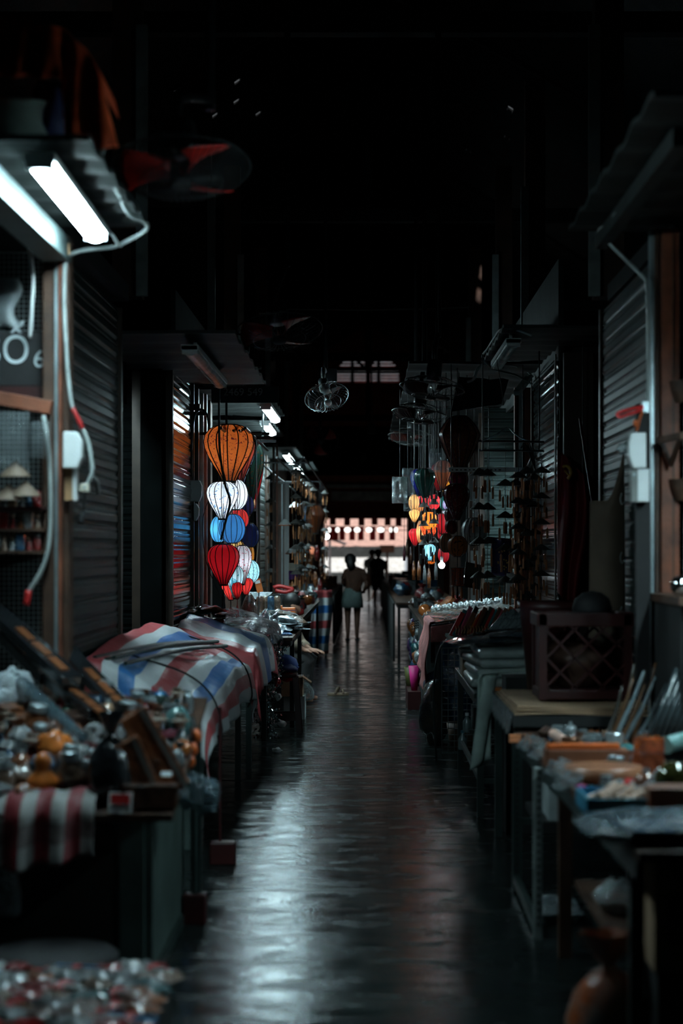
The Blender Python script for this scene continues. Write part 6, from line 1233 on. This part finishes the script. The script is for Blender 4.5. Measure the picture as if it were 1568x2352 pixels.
for i in range(12):
    x_ = .86 + i * .022; O('film_sleeve', B().beam((x_, 12.55, 1.0), (x_ + .12, 12.6 + .02 * (i % 3), 1.0 + .13 + .01 * (i % 4)), .004, .14), M('film_sleeve', (.22, .27, .28), .15, 0, .8, 30, .6, 20, 1), label='clear film sleeve leaning in the pack before the folded fans', cat='sleeve', group='film sleeves before the fans')
for i in range(8): O('long_stick_pack', B().beam((.58 + .03 * i, 12.3, 1.007 + .008 * i), (.92 + .02 * i, 12.5, 1.012 + .008 * i), .02, .012), wr(['brown', 'grey', 'orange', 'grey'][i % 4]), label='thin %s pack lying before the folded fans' % ['brown', 'grey', 'orange', 'grey'][i % 4], cat='pack', group='%s thin packs before the fans' % ['brown', 'grey', 'orange', 'grey'][i % 4])
O('white_bowl', B().lathe([(.03, 0), (.035, .01), (.075, .045), (.09, .07), (.085, .07), (.07, .045), (.01, .015)], at(1212, 1421, 12.8), 24), M('white_glaze', (.8, .8, .78), .2, coat=.6), label='white bowl beside the folded fans on the right', cat='bowl', smooth=True)
a = at(1212, 1421, 12.8); O('bowl_rest', B().bb(a.x - .05, a.x + .05, 12.75, 12.85, 1.0, a.z), m_dark, label='dark stand under the white bowl', cat='stand')
# under it
UB = [(1.0, 'white'), (.95, 'white'), (.9, 'orange')]
for i, (p_, q_) in enumerate(((1072, 1650), (1090, 1640), (1062, 1690))):
    a = at(p_, q_, 13.2); t = T('water_bottle', ['small bottle with a pale cap on the right under-shelf, left', 'small bottle with a pale cap on the right under-shelf, right', 'small bottle with a blue cap hanging at the right table leg'][i], 'bottle', a); O('body', B().lathe([(.028, -.10), (.03, -.09), (.03, -.02), (.012, .01), (.012, .02)], a, 14), M('bottle_grey', (.22, .28, .28), .2), t, smooth=True); O('cap', B().cyl(a + V((0, 0, .02)), a + V((0, 0, .04)), .014), m_white if i < 2 else M('cap_blue', (.1, .3, .4), .4), t)
O('under_shelf', B().bb(.72, 1.3, 13.0, 13.38, .30, .325), m_dgreen, label='shelf under the second right table', cat='shelf')
O('under_box', B().bb(.75, 1.2, 13.05, 13.35, .325, .48), m_dark, label='dark box on the right under-shelf', cat='box')
mesh_panel('mesh_rack', 'leaning white wire rack at the aisle end of the second right table', .56, .80, .06, .86, 13.9, .045, .0025, M('wire_pale', (.10, .12, .12), .4))
O('rack_hoop', B().tube([(.52, 13.95, .0), (.50, 13.95, .5), (.53, 13.95, .80), (.60, 13.95, .92), (.66, 13.95, .95)], .008, 8, 5), m_dgreen, label='thin bent hoop leaning before the wire rack', cat='hoop', smooth=True)
# third right table: sloping display with pink cloth
t = T('display_table', 'right display table with a sloping film-covered top', 'table', (.95, 16.4, 0))
O('sloping_top', B().prism([(.53, .985), (1.32, 1.09), (1.32, 1.06), (.53, .955)], 'y', 15.2, 17.6), m_dark, t)
for lx, ly in ((.58, 15.3), (1.28, 15.3), (.58, 17.5), (1.28, 17.5)): O('leg', B().bb(lx - .02, lx + .02, ly - .02, ly + .02, 0, .96), m_dgreen, t)
for i in range(9):
    y0_ = 15.25 + i * .25; O('film_album', B().sheet(lambda u, v: (.56 + .74 * u, y0_ + .27 * v, .99 + .0986 * u + .012 + .012 * math.sin(u * 23 + i) * math.sin(v * 3) + .006 * v), 20, 5), M('album_film', (.42, .48, .50), .13, .15, .9, 26, .5, 5, 1, .5, (.35, .2, .12)), label='film-covered strip of cards on the sloping right display', cat='card strip', group='card strips on the sloping display', solid=.01)
O('album_block', B().box((.70, 15.28, .985), (.30, .10, .05), 0, 0, R(-7.5)), M('film_sleeve', (.22, .27, .28)), label='stack of cards at the near lip of the sloping display', cat='cards')
m_pk = M('pink_cloth', (.50, .17, .16), .75, 0, .35, 40, .25, 8)
def pink(u, v):
    y_ = 15.3 + 1.5 * u; wv = .03 * math.sin(u * 13) 
    if v < .25: x_ = .66 - .15 * (v / .25); return V((x_, y_, 1.0 + (x_ - .53) * .133))
    q = (v - .25) / .75; return V((.51 - .05 * q + wv * q * .7 + .01 * math.sin(q * 9), y_ - .15 * q, .985 - (.62 - .25 * u) * q))
pc_ = O('pink_cloth', B().sheet(pink, 26, 26), m_pk, label='pink cloth draped over the aisle corner of the right display', cat='cloth', smooth=True, solid=.008)
b = B()
for i in range(4):
    for j in range(4): q = at(946 + i * 4.5, 1428 + j * 5.5 - i * 1.0, 15.15); b.box((q.x, 15.13, q.z), (.010, .004, .008), 0, 0, .3)
O('lattice_mark', b, m_black, pc_)
O('pink_drape', B().sheet(lambda u, v: (.52 + .55 * u, 15.17 - .02 * math.sin(u * 9), .97 + .075 * u - (.13 + .02 * math.sin(u * 7)) * v * (1 - .6 * u)), 16, 5), m_pk, label='pink cloth edge hanging along the near side of the display', cat='cloth', smooth=True, solid=.006)
O('navy_cover', B().sheet(lambda u, v: (.60 + .6 * u, 15.22 + .03 * math.sin(u * 8 + v * 3), .86 + .06 * u - .72 * v), 14, 14), M('navy_film', (.015, .05, .10), .2, 0, .7, 16, coat=.6), label='dark navy film hanging below the pink cloth edge', cat='film', smooth=True, solid=.006)
O('stuffed_bag', B().ball((.55, 15.15, .26), (.13, .16, .26), 18, 14, .3, 9), M('bag_dark', (.04, .05, .06), .2, 0, .8, 20, .6, 6, .8, .5, (.10, .08, .06)), label='dark stuffed plastic bag on the floor under the pink cloth', cat='bag', smooth=True)
O('denim_bundle', B().ball((.56, 15.4, .46), (.09, .1, .12), 16, 12, .4, 19), M('denim', (.04, .08, .14), .7, 0, .4, 20), label='blue denim bundle on the stuffed bag below the pink cloth', cat='bundle', smooth=True)
O('brown_tub', B().lathe([(.12, 0), (.15, .22), (.14, .22), (.10, .02), (.01, .02)], (.78, 14.7, 0), 20), M('tub_brown', (.10, .05, .025), .6), label='brown tub on the floor by the wire rack', cat='tub', smooth=True)
# crystals on the display back row
for i in range(28):
    x_ = .62 + (i % 14) * .052 + random.uniform(-.01, .01); y_ = 17.35 + .12 * (i // 14); O('crystal_bag', B().ball((x_, y_, 1.0 + (x_ - .53) * .133 + .03), (.03, .03, .035), 10, 7, .5, i), M('crystal_film', (.65, .74, .78), .08, .5, 1, 60, .4, 40, 1), label='small sparkling bag in the row behind the sloping display', cat='bag', group='sparkling bags behind the display', smooth=False)
# hanging rack of the right lantern stall
t = T('slotted_bar', 'white slotted bar that lanterns hang from on the right', 'bar', at(1100, 1079, 14.9)); a, c = at(1030, 1079, 14.9), at(1172, 1079, 14.9)
O('bar', B().bb(a.x, c.x + .12, 14.88, 14.90, a.z - .018, a.z + .018).bb(a.x, c.x + .12, 14.86, 14.9, a.z + .016, a.z + .018), m_white, t); b = B()
for i in range(12): q = a + V((.03 + i * .035, -.012, -.002)); b.box(q + V((0, -.009, 0)), (.02 if i % 2 else .012, .003, .010))
O('slots', b, m_black, t)
for x_ in (a.x + .02, c.x + .1): O('hanger', B().cyl((x_, 14.9, a.z), (x_, 14.9, 3.12), .004), m_bmetal, t)
t = T('chime_rack', 'black double rail that the right wind chimes hang from', 'rail', (1.2, 14.2, 2.45))
for q_ in (1013, 1034): O('rod', B().cyl(at(1100, q_, 14.2), at(1248, q_ + 2, 13.7), .008), m_bmetal, t)
O('hanger', B().cyl(at(1238, 1035, 13.75), V((at(1238, 0, 13.75).x, 13.75, 3.12)), .006), m_bmetal, t); O('hanger', B().cyl(at(1108, 1035, 14.15), V((at(1108, 0, 14.15).x, 14.15, 3.12)), .006), m_bmetal, t)
O('chain', B().tube([at(1110, 1012, 14.15), at(1140, 998, 14.1), at(1165, 982, 14.1), at(1180, 995, 14.0), at(1200, 1008, 13.9), at(1220, 1014, 13.8)], .006, 6, 4), m_steel, t)
b = B()
for i in range(6): b.tube([at(1196 + i * 5, 1030 - i * 3, 13.85), at(1205 + i * 4, 1018 + i * 6, 13.84), at(1214 + i * 3, 1040 + i * 9, 13.83)], .006, 6, 3)
O('bird_clips', b, m_black, t)
# right post with lit orange wood
t = T('stall_post', 'orange lit post behind the right wind chimes with a steel strip', 'post', (1.36, 15.7, 0)); px = lambda p: (p - VX) * 15.7 / F
O('wood_strip', B().bb(px(1181), px(1186), 15.68, 15.76, 0, 3.0), m_wood, t); O('steel_strip', B().bb(px(1191), px(1201), 15.7, 15.76, 1.85, 3.0), m_steel, t); O('wood_upright', B().bb(px(1190), px(1203), 15.72, 15.8, 0, 3.0), m_wood, t); O('wood_board', B().bb(px(1204), px(1219), 15.68, 15.78, 0, 3.0), m_wood, t); O('dark_gap', B().bb(px(1186), px(1190), 15.75, 15.8, 0, 3.0), m_black, t)
cable('thick_strap', 'two pale straps slanting across the right orange post', [at(1226, 1040, 15.0), at(1208, 1080, 15.1), at(1195, 1105, 15.2), at(1190, 1150, 15.3)], .012, m_pale, extra=[('strap', [at(1230, 1045, 15.0), at(1208, 1095, 15.1), at(1192, 1130, 15.2)], .010, m_pale)])
ch1 = chime(at(1100, 1066, 14.1), 4, .072, 'dark bamboo-hat wind chime with brass tubes left of the right post', 'wind chimes left of the right post', gap=.265)
for p_, D, q_ in ((1119, 14.14, 1068), (1160, 14.0, 1092), (1184, 13.95, 1092)): dup(ch1, at(p_, q_, D), random.uniform(0, 3), scale=(1, 1, random.uniform(.8, 1.0)))
ch2 = chime(at(1210, 1062, 13.8), 5, .070, 'dark bamboo-hat wind chime with brass tubes before the right post', 'wind chimes before the right post', gap=.235)
for p_, D, q_ in ((1190, 13.75, 1076), (1200, 13.9, 1105), (1227, 13.85, 1080), (1243, 13.7, 1064)): dup(ch2, at(p_, q_, D), random.uniform(0, 3), scale=(1, 1, random.uniform(.8, 1.0)))
for p_, D, q0, q1 in ((1119, 14.14, 1020, 1069), (1160, 14.0, 1020, 1093), (1184, 13.95, 1020, 1094), (1200, 13.9, 1030, 1105), (1190, 13.75, 1030, 1076), (1100, 14.15, 1030, 1066), (1227, 13.85, 1030, 1080)): O('chime_string', B().cyl(at(p_, q0, D), at(p_, q1, D), .003, n=5), m_cord, label='thin cord between the black rail and a right wind chime', cat='cord', group='cords of the right wind chimes')
t = T('paper_sign', 'white paper sign with black letters beside the right post', 'sign', at(1170, 1343, 15.55)); a = at(1171, 1343, 15.55)
O('paper', B().box(a, (.068, .004, .19), 0, 0, R(3)), m_white, t); text('PILL', a + V((-.0, -.004, .03)), .030, m_black, t); text('10', a + V((.008, -.004, -.035)), .034, m_black, t)
O('sign_clip', B().cyl(a + V((0, .01, .09)), a + V((.04, .15, .10)), .006), m_bmetal, t)
ns_ = O('navy_cloth', B().sheet(lambda u, v: at(1128 + 48 * u, 1235 + 85 * v + 6 * u, 15.7 + .04 * math.sin(u * 9)), 12, 14), M('navy_print', (.02, .015, .07), .8), label='navy cloth with yellow sprigs hanging left of the paper sign', cat='cloth', solid=.006, smooth=True)
b = B()
for i in range(22): q = at(random.uniform(1142, 1174), random.uniform(1262, 1310), 15.63); b.ball(q, (.008, .004, .008), 6, 4)
O('sprig_print', b, M('sprig_yellow', (.35, .2, .03), .6), ns_)
O('cloth_rod', B().cyl(at(1120, 1234, 15.7), at(1185, 1240, 15.72), .006).cyl(at(1122, 1234, 15.7), V((at(1122, 0, 15.7).x, 15.7, 3.1)), .004), m_bmetal, label='rod of the navy hanging cloth', cat='rod')
O('green_plaque', B().sheet(lambda u, v: at(1069 + 38 * u - 5 * v, 1290 + 57 * v + 8 * u, 15.3 + .0 * u), 4, 6), M('olive_board', (.035, .035, .015), .6), label='dark olive plaque hanging right of the woven lamp', cat='plaque', solid=.012)
O('plaque_string', B().tube([at(1072, 1291, 15.3), V((at(1085, 0, 15.3).x, 15.3, 3.1)), at(1104, 1297, 15.3)], .003, 5), m_cord, label='cord of the dark olive plaque', cat='cord')
# right lanterns
TOPR = 3.09
lantern(1054, 957, 1073, 98, 15.3, 'diamond', LC('rust', (.16, .03, .012), (.4, .2, .08), amt=.05, scale=26, lit=False, gloss=.3), 'big unlit rust lantern with small flowers on the right', lit=0, top=TOPR)
lantern(1048, 1112, 1193, 62, 14.9, 'garlic', LC('glossred', (.22, .012, .02), (.45, .3, .25), amt=.06, scale=34, lit=False, gloss=.16), 'glossy dark red lantern with tiny flowers below the slotted bar', lit=0, top=2.262)
lantern(1053, 1085, 1140, 46, 15.2, 'garlic', LC('magenta', (.22, .01, .07), (.3, .1, .02), amt=.08, scale=20, lit=False, gloss=.16), 'glossy magenta lantern behind the glossy red one', lit=0, top=TOPR, ribs=12)
lantern(1037, 1166, 1200, 34, 15.4, 'round', LC('dullcrimson', (.16, .008, .012), lit=False), 'upper dull crimson round lantern beside the white glow', lit=0, top=TOPR, ribs=12)
lantern(1036, 1195, 1226, 30, 15.1, 'round', LC('dullcrimson', (.16, .008, .012)), 'lower dull crimson round lantern above the orange paper one', lit=0, top=TOPR, ribs=12)
lantern(1088, 1190, 1252, 60, 15.6, 'round', LC('greywhite', (.30, .33, .32), (.08, .1, .08), amt=.04, lit=False), 'grey-white unlit round lantern behind the chimes', lit=0, top=TOPR)
lantern(1050, 1231, 1278, 49, 14.9, 'round', LC('orangepaper', (.50, .16, .025), (.04, .015, .01), amt=.10, scale=12, lit=False), 'orange paper lantern with a dark painted scene above the woven lamp', lit=0, top=TOPR, ribs=10)
lantern(1024, 1226, 1268, 34, 15.3, 'round', LC('straw', (.32, .18, .09), lit=False), 'straw-coloured round lantern left of the orange paper one', lit=0, top=TOPR, ribs=12)
t = lantern(1050, 1304, 1346, 32, 14.9, 'drum', LC('wovenorange', (.42, .09, .03), (.10, .08, .08), amt=.1, scale=30, lit=False), 'woven orange drum-shaped lamp with tassels over the sparkling bags', lit=0, top=TOPR, ribs=8)
a = at(1050, 1346, 14.9)
for k_ in (-1, 0, 1): O('tassel', B().lathe([(.010, -.10), (.012, -.06), (.006, -.01), (.003, 0)], a + V((.035 * k_, 0, 0)), 8), M('tassel_orange', (.5, .12, .02), .6) if k_ else m_lrib, t)
lantern(975, 1076, 1142, 50, 16.8, 'garlic', LC('deepgreen', (.02, .09, .075), lit=False, gloss=.18), 'dark green unlit lantern with a bright lamp reflection on the right', lit=0, top=TOPR)
lantern(962, 1078, 1138, 42, 17.4, 'garlic', LC('ultramarine', (.03, .05, .38)), 'ultramarine lantern behind the dark green one', gain=.35, top=TOPR)
lantern(1006, 1064, 1128, 34, 17.0, 'garlic', LC('redlit', (.62, .03, .04)), 'red lit lantern right of the dark green one', gain=.7, top=TOPR, ribs=12)
lantern(1016, 1058, 1124, 40, 16.6, 'garlic', LC('peach', (.50, .20, .12)), 'peach striped lantern right of the red lit one', gain=.45, top=TOPR, ribs=12)
lantern(1022, 1085, 1140, 24, 17.2, 'garlic', LC('amber', (.80, .36, .05)), 'amber lit lantern below the peach one', gain=1.0, top=TOPR, ribs=10)
RL = [(950, 1136, 1172, 26, 18.0, 'creamlit', (.75, .48, .22), 1.2), (962, 1134, 1178, 24, 18.4, 'peachlit', (.75, .36, .16), 1.3), (970, 1136, 1164, 24, 18.2, 'redglow', (.65, .03, .05), 1.3), (996, 1136, 1170, 30, 18.2, 'redglow', (.65, .03, .05), 1.4),
      (951, 1170, 1200, 26, 17.8, 'patchlit', (.75, .45, .18), 1.3), (985, 1176, 1216, 40, 17.6, 'orangeglow', (.85, .22, .03), 1.5), (977, 1206, 1230, 26, 17.7, 'redorange', (.8, .10, .03), 1.4), (993, 1204, 1232, 22, 17.9, 'redorange', (.8, .10, .03), 1.4),
      (952, 1214, 1254, 30, 18.6, 'redglow', (.65, .03, .05), .9), (966, 1196, 1248, 22, 18.5, 'peachlit', (.75, .36, .16), 1.8), (986, 1250, 1288, 30, 17.6, 'cyanlit', (.25, .65, .80), 1.4), (1014, 1180, 1226, 28, 17.9, 'redglow', (.65, .03, .05), .6),
      (1020, 1172, 1206, 18, 18.1, 'whitelit', (.75, .82, .9), 1.3), (1015, 1210, 1250, 26, 18.3, 'redglow', (.65, .03, .05), .6), (1018, 1256, 1292, 28, 18.2, 'redglow', (.65, .03, .05), .5), (1018, 1140, 1172, 18, 17.8, 'teal2', (.05, .3, .3), .8), (1023, 1148, 1170, 14, 17.6, 'lilac', (.5, .42, .75), 1.1), (990, 1272, 1296, 22, 18.0, 'orangeglow', (.85, .22, .03), .8)]
WH = ['cream lit lantern at the left top of the right glowing cluster', 'peach lit lantern at the top of the right glowing cluster', 'red glowing lantern under the dark green one', 'red glowing lantern at the right top of the cluster', 'patchy yellow lit lantern at the left edge of the right cluster', 'bright orange lit lantern in the middle of the right cluster', 'left red-orange glowing lantern below the bright orange one', 'right red-orange glowing lantern below the bright orange one',
      'dull red lantern at the left below the patchy yellow one', 'tall peach glowing lantern left of the red-orange pair', 'bright cyan lit lantern at the bottom of the right cluster', 'dull red lantern left of the glossy dark red one', 'white glow lantern between the dull crimson ones', 'dull red lantern above the straw-coloured one', 'dull red lantern above the white bulb', 'teal lantern left of the glossy dark red one', 'lilac lit lantern beside the teal one', 'small orange lantern under the cyan one']
for (p_, q0, q1, w_, D, nm, cl, g_), lb in zip(RL, WH): lantern(p_, q0, q1, w_, D, random.choice(['garlic', 'round']) if w_ > 20 else 'round', LC(nm, cl), lb, gain=g_ * 1.35, top=TOPR, ribs=10, cool=nm in ('cyanlit', 'whitelit', 'lilac'))
# tiny butterflies / hat silhouettes hanging before the glowing cluster
ch3 = chime((.62, 17.2, 2.30), 4, .05, 'small dark chime hanging before the glowing right lanterns', 'dark chimes before the glow', m_bmetal, gap=.18)
for x_, y_ in ((.53, 17.4),): dup(ch3, (x_, y_, 2.28), 1)
for x_, y_, z_ in ((.62, 17.2, 2.30), (.53, 17.4, 2.28)): O('chime_string', B().cyl((x_, y_, z_), (x_, y_, 3.1), .003, n=5), m_cord, label='cord of a small dark chime before the right glow', cat='cord', group='cords of the small dark chimes')
m_bulbs = glow('strong_bulb', (.80, .95, 1), 70)
hung_bulb(1014, 1298, 16.0, .030, 'white glowing bulb hanging under the right lanterns', m_bulbs, TOPR)
hung_bulb(1071, 1324, 16.6, .022, 'small white glowing bulb right of the woven lamp', m_bulbs, TOPR)
for i, (p_, q0, q1, w_, D, lb) in enumerate(((918, 1095, 1156, 36, 16.9, 'bright crinkled clear bag hanging left of the right lanterns'), (936, 1148, 1174, 20, 16.9, 'small whitish bag below the bright crinkled one'), (1008, 1030, 1085, 44, 16.0, 'clear bag hanging left of the big rust lantern'), (1000, 1040, 1080, 30, 16.4, 'faint clear bag behind the peach lantern'), (936, 1075, 1140, 26, 17.2, 'dim clear bag behind the bright crinkled one'), (1072, 1090, 1150, 40, 15.5, 'clear bag of coloured fans behind the slotted bar'), (1110, 1120, 1200, 50, 16.2, 'clear bag hanging behind the right wind chimes'))):
    c = at(p_, (q0 + q1) / 2, D); t = T('hanging_bag', lb, 'bag', c); O('film', pillow(B(), c, (w_ * D / F, .06, (q1 - q0) * D / F), None, i * 7, 12, .5) if False else pillow(B(), c, (w_ * D / F, (q1 - q0) * D / F, .06), rotm(R(90)), i * 7, 12, .5), M('bag_film_bright', (.7, .8, .82), .1, .2, 1, 24, .3, 10, 1) if i == 0 else m_clear2, t, smooth=True)
    O('cord', B().tube([c + V((0, 0, (q1 - q0) * D / F * .48)), V((c.x, c.y, TOPR))], .003, 5), m_cord, t)
for x_, y_ in ((1.0, 17.8),):
    O('right_panel', B().bb(1.39, 1.42, 18.0, 24.8, 0, 1.6), m_dark, label='dark low panel behind the right lanterns', cat='panel')
# right far tables
table('goods_table', 'long right table beyond the sloping display', .55, 1.36, 17.9, 25, .86, m_wood2, m_bmetal)
table('goods_table', 'farthest right table near the doorway', .40, 1.36, 26, 48, .86, m_wood2, m_bmetal)
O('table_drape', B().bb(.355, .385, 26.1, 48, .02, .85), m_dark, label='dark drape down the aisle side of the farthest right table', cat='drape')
RF = ('on the long right table', 'long right table goods')
for x_, y_ in spots(90, .62, 1.25, 18.1, 24.9, .16):
    s_ = random.uniform(.08, .15)
    goods(random.choice(['packet', 'packet', 'box', 'jar', 'pouch', 'ball', 'stick']), (x_, y_, .86), (s_, s_ * 1.2, s_ * .9), random.choice(['orange', 'brown', 'grey', 'white', 'red', 'tan', 'black', 'orange', 'grey']), RF, random.uniform(0, 3))
for x_, y_ in spots(40, .55, 1.25, 26.2, 47.5, .26):
    s_ = random.uniform(.14, .24); goods(random.choice(['packet', 'box', 'pouch']), (x_, y_, .86), (s_, s_, s_), random.choice(['black', 'brown', 'black', 'grey', 'red', 'blue']), ('on the farthest right table', 'farthest right table goods'), random.uniform(0, 3))
for i, (y_, cl) in enumerate(((18.6, 'orange'), (18.9, 'red'))):
    O('long_folder', B().beam((.64 + .06 * i, y_, .92), (.86 + .08 * i, y_ + .2, 1.12), .1, .04), wr(cl), label='%s folder leaning up on the long right table' % cl, cat='folder', bevel=.004)
    O('folder_prop', B().box((.74 + .07 * i, y_ + .1, .93), (.14, .16, .14)), m_dark, label='dark prop under the %s folder' % cl, cat='prop')
HB = ('hanging at the aisle side of the long right table', 'stock hanging on the long right table')
for i in range(34):
    z_ = random.uniform(.25, .82); y_ = random.uniform(18.2, 22); s_ = random.uniform(.06, .10); cl = random.choice(['blue', 'teal', 'red', 'white', 'orange', 'purple', 'grey'])
    O('hanging_toy', B().ball((.53 + random.uniform(-.03, .02), y_, z_), (s_ * .5, s_ * .6, s_ * .8), 10, 7, .5, i), wr(cl), label='small %s trinket %s' % (cl, HB[0]), cat='trinket', group=HB[1], smooth=True)
O('trinket_net', B().bb(.535, .55, 18.0, 22.3, .1, .84), m_dark, label='dark panel the aisle-side trinkets hang on', cat='panel')
O('pink_cone_bucket', B().lathe([(.03, 0), (.06, .25), (.055, .25), (.02, .01)], (.47, 18.6, .18), 16), M('hot_pink', (.75, .03, .25)), label='hot pink tapered bucket at the foot of the long right table', cat='bucket', smooth=True)
O('green_bucket', B().lathe([(.07, 0), (.09, .2), (.085, .2), (.06, .01)], (.47, 19.2, .18), 16), M('bucket_olive', (.10, .10, .03), .5), label='olive bucket behind the hot pink bucket', cat='bucket', smooth=True)
O('bucket_crate', B().bb(.40, .53, 18.4, 19.5, 0, .18), m_dred, label='dark red crate under the two buckets', cat='crate')
for i, (p_, q0, q1, D, cl) in enumerate(((962, 1285, 1335, 18.5, 'orange'), (975, 1300, 1338, 18.8, 'grey'), (950, 1290, 1330, 19.2, 'orange'), (1001, 1290, 1330, 19, 'grey'), (985, 1310, 1345, 18.4, 'orange'), (944, 1260, 1290, 21, 'brown'), (935, 1240, 1275, 22, 'tan'), (928, 1250, 1290, 23, 'pink'))):
    a = at(p_, (q0 + q1) / 2, D); t = T('hanging_strip', '%s tassel strip under the right lanterns, %s' % (cl, ['first', 'second', 'third', 'fourth', 'fifth', 'sixth', 'seventh', 'eighth'][i] + ' of the row'), 'strip', a); O('strip', B().lathe([(.016, -.1), (.02, 0), (.008, .1)], a, 10), wr(cl), t, smooth=True); O('cord', B().tube([a + V((0, 0, .09)), V((a.x, a.y, 3.09))], .003, 5), m_cord, t)
# right passage cables and hangings
cable('looping_cable', 'pale cable looping along the right passage awning edge', [at(1128, 845, 14.5), at(1108, 820, 14.4), at(1120, 800, 14.0), at(1136, 775, 13.3), at(1150, 757, 12.8), at(1180, 756, 12.6), at(1220, 770, 12.5)], .009)
cable('looping_cable', 'pale cable drooping from the right passage awning to the post', [at(1108, 830, 14.5), at(1130, 838, 14.6), at(1170, 838, 14.9), at(1205, 848, 15.3), at(1222, 865, 15.5)], .010)
cable('looping_cable', 'second pale cable drooping below the first to the right post', [at(1108, 832, 14.5), at(1140, 850, 14.6), at(1185, 862, 15.0), at(1221, 882, 15.4)], .009)
cable('looping_cable', 'bright short cable hanging at the tip of the torn flap', [at(1110, 836, 14.5), at(1095, 850, 14.5), at(1088, 870, 14.55), at(1074, 877, 14.6)], .012)
O('trunking_piece', B().beam(at(1215, 866, 15.4), at(1186, 903, 15.1), .05, .04), m_pale, label='pale slanting trunking piece at the top of the right orange post', cat='trunking')
cable('thin_wire', 'thin black wire hanging before the right passage awning', [at(1141, 785, 13.6), at(1141, 830, 13.6), at(1150, 880, 13.6), at(1156, 930, 13.6)], .003, m_black)
